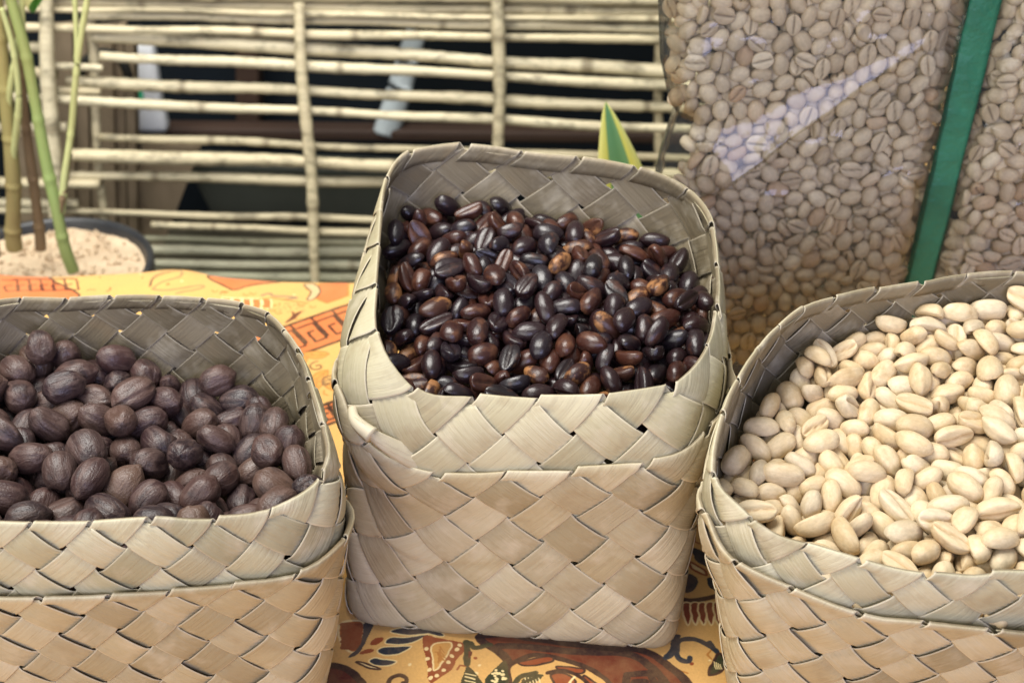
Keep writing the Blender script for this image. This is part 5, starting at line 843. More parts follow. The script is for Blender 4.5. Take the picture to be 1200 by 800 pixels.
DATA_B1 = [
128,1616,5292,371,7,-3,-106,106, 131,955,5273,153,99,55,-80,57, 131,955,5428,1888,99,55,-80,57, 131,845,5308,435,124,60,49,-35, 1,1841,5363,817,95,84,-48,64, 6,1095,5372,1340,81,76,-66,76, 6,1176,5335,895,47,80,69,-96, 5,1466,5369,1263,66,-69,82,81,
7,1862,5381,1036,106,-105,-12,-14, 4,774,5435,1496,5,-14,-57,138, 1,1710,5372,1346,77,-76,73,75, 135,953,5290,379,85,103,62,-27, 133,886,5285,177,-99,-99,-40,38, 133,886,5429,1912,-99,-99,-40,38, 7,1404,5402,1763,72,-71,78,79, 0,1183,5374,1338,102,105,-27,15,
1,1393,5318,690,102,79,-64,42, 7,1824,5342,701,93,-93,51,51, 131,1495,5283,268,61,87,-50,93, 131,1495,5424,2003,61,87,-50,93, 6,975,5341,1013,86,77,80,-53, 6,1101,5394,1573,16,-14,104,106, 1,733,5473,1617,37,43,-75,117, 0,1098,5337,936,32,13,-121,83,
6,1329,5374,1321,67,-66,82,84, 0,1203,5310,632,95,85,54,-57, 135,884,5305,590,-70,-69,-79,81, 5,1825,5365,1138,112,100,-8,7, 7,897,5398,1565,19,94,2,-115, 2,905,5405,1672,37,42,72,-119, 3,1835,5362,913,65,95,45,-85, 134,1769,5315,416,-122,-85,-11,-18,
1,1186,5393,1549,-77,-78,-73,71, 7,1097,5343,1060,106,-105,-11,-9, 6,1077,5416,1773,6,21,-83,123, 134,876,5290,267,14,27,104,-104, 134,876,5436,2002,14,27,104,-104, 6,1202,5279,272,74,62,76,-86, 134,1202,5431,2007,74,62,76,-86, 1,1422,5310,613,-42,-42,-98,97,
2,1614,5388,1552,64,59,81,-91, 7,1364,5340,980,-103,-104,25,-23, 3,1012,5320,675,20,118,19,-89, 0,1202,5289,383,49,76,76,-92, 3,1745,5387,1416,99,25,-110,-4, 4,1633,5323,804,119,78,44,-16, 0,1177,5300,461,141,51,-9,-5, 2,1210,5384,1469,35,21,106,-99,
4,1289,5384,1452,45,20,-133,50, 0,1499,5395,1551,32,99,-43,99, 0,1498,5306,557,12,22,105,-104, 6,1183,5347,1039,-99,-97,-40,42, 6,1198,5327,798,61,52,-109,66, 1,894,5336,991,47,37,-95,100, 7,812,5428,1340,48,118,-25,75, 2,1510,5404,1772,-28,-27,102,-103,
133,1861,5371,379,17,-4,128,-75, 1,763,5460,1771,38,-4,-115,89, 3,1422,5399,1661,-51,-50,94,-93, 135,1951,5493,1439,32,21,100,-104, 131,912,5323,705,10,138,15,-56, 2,1128,5349,994,30,6,-146,14, 7,1840,5382,1330,89,47,-91,64, 1,1052,5370,1266,73,70,-41,103,
7,1532,5396,1694,99,78,60,-55, 0,1344,5403,1699,83,124,0,15, 1,1590,5363,1217,42,31,96,-103, 5,1478,5337,787,78,-14,123,32, 2,1220,5406,1729,75,-76,76,74, 6,1512,5359,1157,-27,-25,-103,103, 3,1266,5304,444,-90,-49,101,-44, 2,1567,5372,1305,96,43,91,-56,
1,1565,5320,708,49,78,68,-98, 4,1421,5293,459,96,99,47,-36, 1,1724,5406,1758,81,-82,-68,-68, 1,1868,5390,501,10,22,-107,-102, 2,1676,5406,1558,26,96,32,108, 0,1331,5328,713,45,15,142,-9, 6,1301,5369,1238,123,80,-20,25, 2,1713,5323,795,24,35,101,-103,
4,811,5415,1422,22,102,-56,92, 3,1829,5397,1549,66,-64,-83,-85, 7,1375,5379,1256,106,-33,101,8, 132,1916,5442,816,58,30,-112,75, 2,979,5424,1740,-14,-77,-38,122, 134,1893,5410,314,13,1,-104,108, 134,1893,5457,2049,13,1,-104,108, 1,1411,5376,1337,69,78,79,-73,
5,1821,5402,1657,72,-74,78,76, 135,886,5298,486,91,65,-88,48, 129,1312,5269,133,76,68,72,-83, 129,1312,5416,1868,76,68,72,-83, 0,1288,5283,292,73,117,-38,44, 128,1288,5431,2027,73,117,-38,44, 3,1419,5358,1127,92,87,-51,62, 2,1688,5353,1106,56,30,-129,42,
129,1732,5278,182,98,101,40,-34, 129,1732,5418,1917,98,101,40,-34, 5,1168,5331,717,49,-99,-19,-100, 0,1073,5295,439,11,18,-124,82, 7,1317,5296,515,61,53,86,-93, 135,1689,5297,467,96,-97,45,43, 1,1183,5401,1642,45,56,94,-92, 4,987,5321,800,87,115,20,-38,
0,1426,5329,830,54,43,91,-97, 130,796,5336,732,-48,-48,-94,95, 4,1541,5296,469,-24,-27,103,-103, 7,1091,5281,337,18,-16,105,105, 128,969,5283,296,20,14,-104,105, 128,969,5438,2031,20,14,-104,105, 1,903,5344,1091,85,-84,-63,-65, 2,1658,5313,664,85,83,-59,70,
7,1596,5401,1776,106,-106,7,5, 131,817,5322,504,78,125,-15,24, 4,1662,5382,1482,26,35,78,-120, 0,938,5369,1341,68,76,-83,72, 133,750,5381,390,100,59,-75,57, 1,1570,5338,920,14,20,124,-81, 1,1956,5518,1601,21,-43,-75,-121, 0,917,5363,1246,76,40,99,-73,
132,796,5337,825,86,-87,-62,-60, 6,916,5416,1769,9,-7,-105,-106, 6,1359,5394,1407,-41,-28,-128,61, 0,1647,5309,569,88,-89,-60,-57, 2,1331,5324,791,20,-22,-105,-103, 1,1354,5361,1166,45,34,95,-102, 5,1907,5440,1289,50,133,3,-48, 133,1459,5266,90,80,-79,-69,-71,
5,1459,5409,1825,80,-79,-69,-71, 135,923,5318,784,81,-82,-69,-67, 6,1808,5390,1385,18,133,2,68, 0,1640,5378,1394,98,-99,-40,-37, 4,1115,5313,680,102,42,-86,53, 7,1067,5398,1646,100,-100,36,33, 6,877,5380,1423,55,44,-90,97, 130,1596,5271,135,21,-20,104,104,
130,1596,5411,1870,21,-20,104,104, 2,1366,5334,864,33,104,-44,93, 3,1718,5322,709,26,93,-40,107, 5,1957,5514,1764,-98,-95,-42,45, 2,1022,5370,1344,-63,-65,85,-85, 1,1148,5268,92,48,77,-58,104, 129,1148,5421,1827,48,77,-58,104, 133,1731,5268,87,78,86,-72,62,
133,1731,5409,1822,78,86,-72,62, 5,1520,5344,1006,32,44,-101,97, 2,1437,5348,1033,57,51,-106,74, 2,1307,5336,920,14,25,103,-105, 4,1471,5315,709,45,-45,-96,-96, 4,693,5516,1766,64,-66,-84,-83, 3,1504,5297,423,25,25,-69,128, 133,714,5492,1907,102,-102,-28,-29,
129,1386,5275,186,56,48,84,-100, 129,1386,5418,1921,56,48,84,-100, 4,1255,5355,1150,20,20,-109,99, 6,1720,5312,610,80,87,65,-66, 128,961,5300,487,80,-82,-70,-67, 1,1268,5400,1656,96,94,39,-54, 134,787,5350,644,92,15,-112,35, 3,772,5438,1688,-38,-39,-99,98,
3,1598,5356,1140,33,21,100,-105, 6,1118,5382,1437,103,105,-13,27, 2,908,5332,903,101,101,-3,46, 1,1732,5341,1002,102,99,-28,39, 2,1512,5380,1437,84,93,61,-56, 130,1920,5454,1372,123,78,-22,26, 6,985,5374,1273,15,115,-25,92, 7,1394,5287,389,71,63,-78,86,
0,1122,5280,266,28,55,-77,113, 128,1122,5434,2001,28,55,-77,113, 130,835,5428,1864,72,39,74,-101, 5,1117,5307,593,33,33,-124,71, 130,1640,5284,290,68,106,-47,67, 130,1640,5424,2025,68,106,-47,67, 5,1027,5354,1139,32,-2,138,-49, 6,1666,5359,1200,84,-85,-64,-65,
2,934,5381,1464,-55,-57,91,-90, 6,1330,5307,597,102,107,-21,9, 132,940,5310,607,19,79,49,-116, 6,1185,5369,1265,5,-9,-83,125, 5,1776,5357,1188,26,6,123,-82, 133,1924,5454,977,62,107,-52,67, 132,1940,5481,1066,68,26,130,-16, 132,1834,5333,266,53,41,-94,96,
132,1834,5426,2001,53,41,-94,96, 130,1989,5561,2034,85,48,-91,68, 5,1366,5390,1538,81,-80,-68,-70, 1,1553,5351,1070,8,-10,-106,-106, 2,1861,5421,1737,78,80,-68,73, 2,1811,5334,601,118,81,-40,20, 6,1123,5326,805,58,75,-60,99, 0,1630,5396,1638,50,-47,-94,-95,
6,946,5404,1551,18,112,-1,98, 132,1237,5260,76,31,41,-104,95, 4,1237,5410,1811,31,41,-104,95, 3,1289,5394,1573,19,-21,-104,-104, 133,1973,5538,1809,-106,-105,-9,8, 132,1433,5281,311,63,51,87,-92, 132,1433,5423,2046,63,51,87,-92, 7,1763,5400,1682,108,47,80,-46,
3,1763,5338,907,101,106,30,11, 0,977,5405,1654,42,76,71,-100, 7,1488,5331,891,65,-63,84,85, 135,768,5448,1986,-69,-68,-80,82, 134,1713,5285,285,87,82,58,-69, 134,1713,5425,2020,87,82,58,-69, 2,1902,5442,1557,-93,-95,-50,48, 4,1009,5331,939,107,105,-1,-2,
133,1732,5378,945,45,67,-80,98, 5,1540,5339,781,32,-118,-51,-70, 133,1745,5355,569,30,-5,-93,114, 5,979,5334,874,60,1,-120,67, 5,879,5367,1165,15,52,137,-29, 132,1851,5407,649,101,-84,41,59, 128,1787,5441,1644,108,55,-71,54, 128,1797,5335,488,-19,-73,9,-129,
5,718,5502,1518,128,14,-76,2, 128,1875,5440,906,58,94,-35,95, 6,1774,5368,1298,71,85,55,-85, 5,1179,5398,1402,-28,-51,-136,25, 135,759,5428,654,39,-16,76,-122, 133,1256,5316,338,60,91,-68,77, 132,952,5356,1145,29,87,-105,55, 128,1385,5427,1627,95,79,51,-69,
5,1712,5394,1617,-85,-84,64,-65, 7,1589,5378,1445,-105,-106,15,-13, 128,1433,5426,1291,52,43,-25,132, 1,1403,5308,528,1,-20,129,-74, 128,1193,5428,1327,26,-36,-99,103, 131,956,5422,1326,72,59,69,-95, 3,1453,5408,1483,17,-92,112,-34, 4,1754,5353,1112,107,3,-102,24,
133,1624,5349,726,116,35,-81,-35, 5,1716,5306,532,15,8,-80,126, 131,1752,5452,1760,-78,-63,91,-65, 135,1144,5296,398,80,87,-3,92, 6,1878,5398,731,72,59,-101,61, 132,1121,5405,1290,102,106,-19,25, 6,990,5357,1087,147,18,22,-15, 130,1930,5506,1428,11,14,-97,113,
135,1812,5361,1070,20,61,-126,50, 0,1654,5340,935,114,53,-69,44, 129,1046,5299,285,4,94,34,112, 129,1046,5454,2020,4,94,34,112, 0,1416,5338,919,97,101,42,-34, 6,1273,5379,1388,25,37,-98,104, 128,1943,5505,1975,78,82,-29,94, 134,1495,5359,716,73,52,-111,48,
129,1421,5415,1102,12,57,1,138, 5,1508,5317,650,142,46,-1,-16, 128,1477,5400,1129,74,101,53,-63, 133,1605,5362,795,86,-95,-73,-23, 129,1103,5448,1663,-142,-32,-19,32, 4,1000,5376,1424,100,-100,-37,-35, 132,1805,5434,1560,-79,-37,-100,70, 129,1957,5506,1155,63,33,107,-77,
129,1446,5353,595,107,72,-55,52, 129,796,5399,725,26,-124,-33,-73, 131,1375,5265,76,-15,-12,-105,105, 3,1375,5410,1811,-15,-12,-105,105, 6,1115,5417,1700,8,14,-37,145, 6,1538,5340,856,30,-12,-56,135, 135,1048,5343,891,78,24,-15,125, 134,878,5293,346,-23,-21,-104,104,
5,1267,5312,656,90,-89,56,58, 0,1455,5421,1703,112,-19,73,66, 5,1104,5391,1510,9,0,-53,140, 2,1223,5391,1223,68,47,37,-120, 128,1552,5336,526,38,-42,-28,136, 135,715,5507,1965,59,102,-73,57, 132,1523,5374,1226,4,107,-74,74, 129,1562,5288,270,52,86,89,-66,
129,1562,5427,2005,52,86,89,-66, 0,1558,5393,1597,66,-68,83,81, 128,765,5491,1467,51,-141,8,-2, 135,841,5327,692,-79,-36,-115,42, 1,1800,5413,1758,44,103,-26,97, 7,1344,5393,1631,-46,-48,-95,95, 133,727,5407,697,17,126,63,-48, 131,1879,5450,1259,64,-125,-51,9,
132,1030,5313,501,-68,-99,-86,26, 132,1321,5371,980,40,5,122,-77, 131,987,5412,1386,125,55,60,-15, 129,1701,5319,413,112,73,10,67, 130,1093,5428,1468,21,52,-76,116, 128,1064,5269,82,56,119,48,-53, 128,1064,5423,1817,56,119,48,-53, 1,1062,5321,741,112,78,55,-30,
130,1492,5443,1733,58,116,30,-70, 0,1058,5315,575,19,92,-8,117, 129,1366,5354,629,117,94,1,-5, 1,1817,5369,998,32,-138,1,50, 133,803,5353,191,29,-60,85,104, 133,803,5441,1926,29,-60,85,104, 128,918,5322,421,55,68,89,-82, 129,1855,5398,421,-58,-92,-97,37,
128,1781,5325,237,53,-89,-103,-32, 128,1781,5451,1972,53,-89,-103,-32, 130,1378,5357,777,76,21,-92,88, 2,1035,5426,1717,37,-93,92,63, 133,1210,5446,1569,100,104,2,40, 1,809,5408,1558,8,-10,-105,-106, 5,1254,5414,1535,60,-102,-92,-13, 131,1951,5518,1514,74,-77,103,20,
4,1568,5309,588,66,10,-124,51, 133,800,5343,312,6,-53,18,-139, 133,800,5449,2047,6,-53,18,-139, 131,958,5339,741,-109,-71,-16,73, 134,982,5462,1702,121,83,-5,-33, 130,1237,5274,171,133,50,48,-12, 130,1237,5424,1906,133,50,48,-12, 0,825,5409,1629,3,-17,106,-105,
134,905,5276,82,-104,-105,-19,17, 6,905,5421,1817,-104,-105,-19,17, 133,1026,5290,371,124,71,-44,11, 134,1614,5308,441,145,27,-23,15, 7,1151,5296,523,-74,-76,-76,75, 128,1008,5366,798,59,74,99,-62, 3,1280,5409,1760,44,84,66,-96, 133,1283,5340,535,61,117,71,-4,
2,1885,5426,1478,38,98,-41,99, 1,1654,5349,1013,49,27,133,-42, 130,1437,5355,683,99,74,48,-70, 6,755,5487,1363,56,10,92,-103, 134,1741,5421,1349,4,15,-107,104, 135,1756,5319,125,82,54,-80,81, 135,1756,5454,1860,82,54,-80,81, 131,1282,5405,1197,98,13,-98,56,
1,1313,5369,1095,115,73,25,59, 0,1226,5377,1081,41,140,-31,16, 134,1576,5415,1217,19,14,-120,88, 2,1007,5387,1506,-23,-23,-103,104, 130,1536,5275,189,68,52,-87,88, 130,1536,5415,1924,68,52,-87,88, 5,1545,5397,1512,37,87,-6,-116, 133,1685,5365,834,-60,-78,-112,19,
129,1429,5424,1365,38,-20,94,109, 134,1358,5281,259,34,38,114,-83, 134,1358,5426,1994,34,38,114,-83, 134,1057,5342,829,88,-26,92,-75, 7,1869,5418,1403,125,44,-45,-53, 5,1729,5372,1250,21,-64,41,-127, 133,1789,5308,336,77,-79,-72,-71, 132,1555,5400,1149,109,77,-19,66,
6,1934,5507,1722,46,-17,-135,-44, 129,1036,5420,1261,63,63,-44,112, 1,1499,5376,1350,101,102,-25,36, 129,1585,5449,1672,74,-65,106,-40, 6,1107,5359,1194,106,-106,5,6, 135,1139,5341,626,52,103,-77,57, 128,1515,5429,1457,76,79,-74,71, 131,1404,5389,990,-51,-3,135,-40,
131,1277,5278,215,64,134,0,-19, 131,1277,5426,1950,64,134,0,-19, 131,1128,5322,206,33,95,-55,97, 131,1128,5476,1941,33,95,-55,97, 131,922,5338,512,21,116,-54,76, 131,1010,5279,218,116,62,51,-49, 131,1010,5435,1953,116,62,51,-49, 132,1382,5330,388,-77,-63,-78,81,
130,1829,5396,778,0,-17,114,-96, 4,830,5426,1764,93,9,117,14, 133,1217,5452,1716,-45,-34,-93,103, 131,1666,5337,328,66,-52,77,98, 0,840,5374,1101,130,-47,-56,16, 129,1359,5382,702,81,-118,-26,-38, 131,853,5367,895,81,44,-114,33, 5,1737,5388,1536,117,80,-45,20,
6,1428,5405,1545,44,69,101,-75, 134,1673,5418,1452,89,94,4,-77, 5,1280,5347,1024,0,2,106,106, 134,895,5336,646,128,-44,5,63, 133,1475,5390,1045,74,-48,77,94, 132,1304,5337,848,72,112,69,-10, 3,1644,5371,1281,54,139,8,8, 130,1591,5380,971,135,61,14,-15,
134,858,5326,818,102,72,-72,42, 129,1615,5434,1532,56,-60,-92,-86, 3,1320,5290,389,79,71,-70,79, 135,1906,5426,155,58,56,88,-91, 135,1906,5457,1890,58,56,88,-91, 128,1640,5284,215,22,38,49,-135, 128,1640,5423,1950,22,38,49,-135, 132,1950,5506,1662,16,147,15,-23,
131,1894,5454,1013,73,128,16,-25, 2,1097,5357,1115,40,136,-43,26, 129,1837,5337,185,-18,-20,-105,104, 129,1837,5425,1920,-18,-20,-105,104, 132,781,5362,883,39,114,-82,35, 133,1894,5418,630,39,103,-50,89, 5,1277,5335,767,38,-129,12,66, 135,908,5413,1375,1,-7,133,-68,
128,1153,5397,965,47,-81,111,39, 132,913,5435,1623,91,118,21,5, 2,1771,5334,668,88,45,-98,56, 134,805,5361,385,76,-90,84,40, 132,1823,5424,1312,85,117,16,-35, 130,997,5304,572,67,78,-79,75, 134,925,5347,344,-14,-26,-70,129, 1,1107,5323,493,34,72,-102,76,
133,1480,5347,477,37,-46,84,-110, 134,1931,5519,840,50,-30,-137,-14, 129,1201,5449,1642,18,-10,-106,104, 3,1041,5346,1015,76,85,31,-93, 132,766,5373,777,99,90,47,49, 130,953,5385,1028,101,-75,-65,-50, 132,737,5388,533,83,124,-14,5, 134,1213,5339,415,67,106,57,-60,
4,856,5410,1708,16,-33,105,100, 129,728,5411,623,97,-93,64,17, 2,1320,5400,1489,39,-55,-33,-130, 133,1666,5420,1763,-41,-107,1,-97, 133,922,5382,952,22,33,-130,64, 0,1231,5341,965,105,105,11,-16, 131,1611,5346,382,128,77,14,-4, 3,854,5399,1494,142,23,-38,-23,
130,1399,5419,1173,29,-39,-119,77, 128,1675,5463,1352,133,24,62,-21, 128,1851,5352,89,79,39,-101,67, 0,1851,5426,1824,79,39,-101,67, 133,1592,5441,1466,75,-121,-39,27, 6,1021,5411,1587,-109,-41,76,-56, 128,741,5401,472,113,81,26,50, 130,1227,5378,887,133,-48,-37,-32,
5,1904,5449,1206,130,59,-23,41, 135,1407,5322,317,0,-30,107,-101, 135,1407,5465,2052,0,-30,107,-101, 133,834,5371,640,122,-18,68,-50, 134,754,5456,1849,52,41,92,-99, 1,1804,5395,1465,135,26,-59,-4, 135,1763,5393,1066,139,39,34,22, 130,1608,5400,751,18,46,115,-82,
129,1916,5503,1813,28,57,-119,65, 135,910,5419,1151,40,81,-92,77, 129,966,5424,1466,62,121,-6,-64, 135,895,5386,1058,103,-103,-27,-24, 130,1303,5440,1638,33,47,82,-111, 135,1094,5393,1161,40,39,-98,98, 128,1750,5329,346,9,86,-99,71, 131,881,5449,1549,45,-12,92,-109,
132,1689,5365,900,131,17,20,-67, 134,1466,5279,170,52,110,-66,57, 134,1466,5420,1905,52,110,-66,57, 130,1205,5355,349,4,139,52,-19, 132,1052,5418,1331,18,-7,-110,100, 128,1243,5491,1681,104,-88,60,19, 128,1674,5379,739,108,-26,-88,50, 128,1318,5306,76,2,-24,118,89,
128,1318,5453,1811,2,-24,118,89, 6,860,5401,1224,15,-30,96,-110, 128,1429,5383,838,11,2,-107,-105, 0,1174,5360,1148,85,59,63,-88, 133,716,5453,801,22,53,-4,138, 130,1867,5439,497,28,80,-62,108, 0,861,5401,1305,100,80,-55,57, 129,749,5423,573,142,-11,-41,-20,
131,1338,5430,1773,34,-44,-89,107, 133,1650,5396,1336,22,-9,100,-109, 129,940,5363,836,91,105,50,27, 135,1652,5367,441,79,39,-55,108, 128,1553,5452,1737,51,-96,-9,-103, 134,1420,5387,768,110,96,-22,-26, 135,826,5391,1040,-82,-65,-1,-108, 131,1646,5267,74,33,11,-123,78,
3,1646,5409,1809,33,11,-123,78, 3,1158,5415,1757,59,79,-94,63, 135,1244,5435,1374,11,-112,-53,84, 135,1204,5311,561,5,-6,-150,6, 132,1547,5343,444,136,-6,59,25, 130,1059,5332,234,78,83,39,-89, 130,1059,5487,1969,78,83,39,-89, 0,1689,5417,1689,3,12,81,-126,
129,861,5373,716,25,49,82,-113, 132,1794,5305,125,82,-5,98,-79, 132,1794,5422,1860,82,-5,98,-79, 130,1107,5368,786,77,-60,-98,-57, 130,1701,5398,1043,-49,-33,116,-75, 129,1819,5400,439,17,-45,114,-84, 135,1839,5407,712,108,76,63,31, 135,1347,5431,1563,114,94,13,18,
129,891,5464,1761,61,64,68,-100, 132,1885,5408,1093,80,114,-53,15, 0,1571,5407,1392,78,95,48,-71, 131,1254,5353,585,31,128,-56,45, 128,891,5325,115,26,62,109,-78, 128,891,5467,1850,26,62,109,-78, 131,1996,5587,1947,113,-17,-90,35, 131,1284,5401,856,26,54,135,28,
129,1642,5449,1638,86,107,3,-60, 132,990,5331,289,114,52,79,-26, 132,990,5486,2024,114,52,79,-26, 131,1796,5407,1256,105,81,6,-70, 133,795,5470,1527,145,-24,4,-30, 133,878,5339,260,21,47,101,-98, 133,878,5485,1995,21,47,101,-98, 132,1535,5380,755,110,90,28,-38,
134,1631,5401,1117,114,88,27,-31, 130,1010,5434,1523,62,136,1,-7, 135,1695,5479,1784,17,-9,54,-139, 129,1738,5339,491,99,68,-36,82, 130,782,5418,321,28,0,-92,-115, 135,1446,5307,246,85,-97,-73,-23, 135,1446,5448,1981,85,-97,-73,-23, 129,1360,5363,562,142,-8,-28,37,
133,1397,5387,918,-15,-29,106,-101, 133,1293,5440,1436,90,-115,-30,-15, 134,1878,5500,1713,26,123,13,-81, 2,1608,5404,1717,117,89,10,26, 134,717,5508,2046,134,-32,48,36, 129,1137,5502,1645,115,-4,80,-54, 131,1340,5323,461,81,120,-9,-39, 128,1700,5364,644,66,119,32,-55,
128,1759,5462,1569,35,96,42,101, 134,1054,5372,733,-117,-88,-8,-32, 133,838,5452,1424,30,-70,-87,-96, 128,1099,5327,353,103,-66,48,73, 134,1831,5382,566,109,49,-73,55, 135,755,5495,1709,72,125,-37,20, 132,1313,5384,915,17,8,139,-54, 135,1000,5319,430,123,73,44,-14,
131,915,5476,1669,69,68,-114,-6, 134,1912,5490,561,83,121,-24,15, 130,1451,5318,389,127,-37,68,-23, 134,1550,5411,1073,-123,-72,42,-20, 0,1882,5448,1649,106,-64,-85,-11, 6,1239,5339,721,122,-45,34,67, 5,1156,5272,182,67,-66,82,83, 133,1156,5425,1917,67,-66,82,83,
128,1868,5413,234,111,-88,48,9, 128,1868,5478,1969,111,-88,48,9, 130,1525,5288,347,104,107,6,6, 134,1613,5382,1035,35,18,132,-60, 129,1811,5409,935,41,120,-50,63, 128,1215,5315,510,13,-47,-141,17, 129,747,5445,837,13,-130,-52,52, 132,1366,5406,1074,99,67,-14,-89,
134,1221,5398,1019,39,-10,77,-122, 130,1600,5328,624,60,-80,-15,-111, 134,1932,5567,912,32,50,-80,112, 135,1483,5361,542,136,44,-26,-36, 128,1543,5464,1399,97,63,-75,59, 133,1413,5378,519,38,134,54,10, 133,979,5371,700,3,77,-45,-121, 3,1449,5404,1430,79,1,12,-127,
135,1133,5437,1602,105,104,23,-1, 132,1520,5434,1642,5,-141,-7,50, 135,866,5368,788,4,43,113,-89, 135,1859,5473,1641,60,90,-51,91, 133,1362,5424,1327,111,28,88,-41, 132,1777,5466,1325,61,72,44,-108, 130,1433,5439,1778,33,-19,-114,90, 135,1403,5408,1235,106,66,6,-83,
130,1596,5329,295,-68,-98,78,-47, 130,1596,5468,2030,-68,-98,78,-47, 129,1901,5463,1129,14,6,107,-103, 132,1242,5364,833,125,-61,28,50, 130,1931,5505,755,100,50,84,-54, 129,987,5287,69,25,81,-124,-1, 1,987,5442,1804,25,81,-124,-1, 132,1017,5410,993,12,133,67,7,
134,1606,5325,495,-20,-130,66,-28, 134,1159,5435,1501,41,-12,-86,115, 128,776,5393,926,66,134,-5,4, 6,1084,5285,172,-17,-63,-75,112, 134,1084,5440,1907,-17,-63,-75,112, 131,1725,5428,1283,32,65,-131,8, 4,1358,5350,1044,20,56,101,-94, 129,1943,5571,1413,51,31,86,-107,
129,1917,5550,515,68,42,-77,101, 132,1830,5456,1724,25,85,44,-113, 135,1522,5349,597,40,77,-95,77, 128,1420,5462,1535,89,-66,-55,-85, 4,1628,5340,859,2,146,33,4, 131,909,5397,875,49,83,-86,76, 134,1346,5331,292,74,47,83,-88, 134,1346,5477,2027,74,47,83,-88,
132,807,5457,1588,60,-34,-97,-91, 135,1037,5407,1464,77,110,-51,-42, 134,848,5423,672,28,10,-122,82, 132,1517,5392,1000,50,37,75,-114, 1,1136,5410,1222,104,-108,4,-3, 129,1744,5394,783,106,-13,-10,-105, 5,1482,5353,959,20,-35,-24,-142, 133,1572,5375,683,114,-16,-95,-7,
132,1320,5336,352,136,4,-49,38, 132,1912,5502,675,35,133,53,29, 134,1062,5418,1398,110,-97,-3,33, 134,1773,5341,745,37,129,-67,12, 133,1778,5406,1007,129,77,7,0, 135,890,5350,583,13,-1,52,-140, 130,1809,5404,1109,24,-8,123,-82, 132,1341,5406,1149,50,54,-104,79,
130,1278,5364,655,85,112,-49,-19, 130,1671,5405,1231,77,115,-48,32, 128,993,5351,619,9,-9,93,-117, 132,1504,5426,1362,-76,-96,53,-69, 131,1172,5468,1759,37,79,98,-73, 128,1031,5416,1128,78,-86,67,67, 2,1011,5361,1197,24,-27,115,-90, 7,1784,5335,849,54,134,-6,38,
133,1109,5360,563,37,23,57,-132, 131,1342,5425,1230,84,85,80,-42, 132,1711,5445,1583,40,-97,-42,-98, 129,1163,5488,1555,38,76,98,-75, 128,1123,5377,872,11,-36,109,-96, 134,1186,5324,217,71,52,-116,37, 134,1186,5476,1952,71,52,-116,37, 134,1525,5406,1283,85,122,3,19,
133,1558,5443,1584,93,105,-10,50, 132,1222,5407,1174,66,3,-89,101, 131,1754,5422,1487,48,34,128,-51, 135,1009,5465,1782,-11,-9,133,-69, 129,1915,5493,1352,1,-2,-80,127, 7,1254,5373,1296,63,63,-113,42, 133,856,5352,369,92,-14,115,24, 131,1386,5314,146,-77,-53,70,-94,
131,1386,5458,1881,-77,-53,70,-94, 130,1077,5383,980,53,73,-93,75, 131,1068,5343,648,73,56,-115,-30, 135,895,5433,1471,-119,-80,42,-10, 133,1006,5378,942,14,-16,106,104, 129,1605,5378,343,83,63,-52,95, 129,1884,5524,2028,75,80,92,44, 135,1387,5449,1727,-65,-45,117,-51,
131,1067,5470,1464,76,-116,23,53, 129,1978,5605,1760,9,-121,-55,69, 135,1881,5459,815,12,-113,-55,81, 135,1267,5415,1126,24,-7,144,-35, 132,1523,5335,395,128,67,29,-31, 129,1639,5481,1575,36,7,-145,-10, 133,1524,5407,529,142,40,-25,15, 132,1208,5498,1632,43,23,-62,128,
134,1101,5425,837,143,40,9,22, 129,1762,5402,625,72,-9,-129,25, 128,814,5488,1764,97,-93,-35,-56, 133,1216,5481,1518,143,-24,-37,-4, 130,1250,5446,1278,76,67,103,-41, 135,1204,5386,716,130,55,22,46, 128,715,5489,724,134,47,46,-14, 129,1700,5449,1042,39,73,67,-106,
128,1708,5327,246,110,61,-61,56, 128,1708,5468,1981,110,61,-61,56, 133,1625,5440,1404,120,-82,34,-11, 130,886,5418,1020,84,-113,43,27, 135,1316,5452,1705,50,-5,140,-22, 128,1739,5413,1189,10,-37,12,-145, 133,862,5359,520,54,68,69,-101, 131,1925,5545,1625,125,-56,4,-60,
130,1352,5457,1405,92,53,-104,-20, 128,1281,5366,306,77,78,53,-87, 128,1281,5515,2041,77,78,53,-87, 133,1521,5387,635,47,-29,-76,-117, 130,1636,5405,671,40,47,-103,90, 131,1946,5550,1924,145,6,33,-21, 131,1362,5371,481,64,7,-135,-2, 134,1045,5396,664,75,96,87,2,
135,1278,5448,1499,5,71,91,-96, 131,710,5537,1814,95,106,41,-24, 129,950,5423,1242,17,-28,93,-113, 134,1735,5389,714,114,56,47,-65, 134,1888,5479,1575,-106,-99,11,-37, 131,1802,5399,669,85,-4,-113,-49, 135,1050,5361,456,54,-118,70,-27, 132,1193,5380,587,123,-60,-43,44,
128,1525,5396,923,80,49,-81,85, 128,1427,5486,1670,62,123,3,59, 130,1530,5453,1309,86,120,13,22, 134,1752,5386,849,31,104,-76,70, 128,1838,5465,1356,-59,-105,-62,65, 131,1817,5495,1556,17,-29,30,143, 134,1832,5435,870,71,4,45,-124, 130,1849,5448,1437,47,108,-89,28,
133,1481,5344,340,83,-54,112,-11, 133,1020,5464,1645,4,26,54,-137, 133,1105,5420,1101,96,87,-29,70, 131,1665,5293,163,111,42,46,-79, 131,1665,5434,1898,111,42,46,-79, 135,1489,5450,1539,53,78,-89,76, 129,1140,5386,1054,47,95,-65,84, 132,1939,5543,1304,76,84,-30,-94,
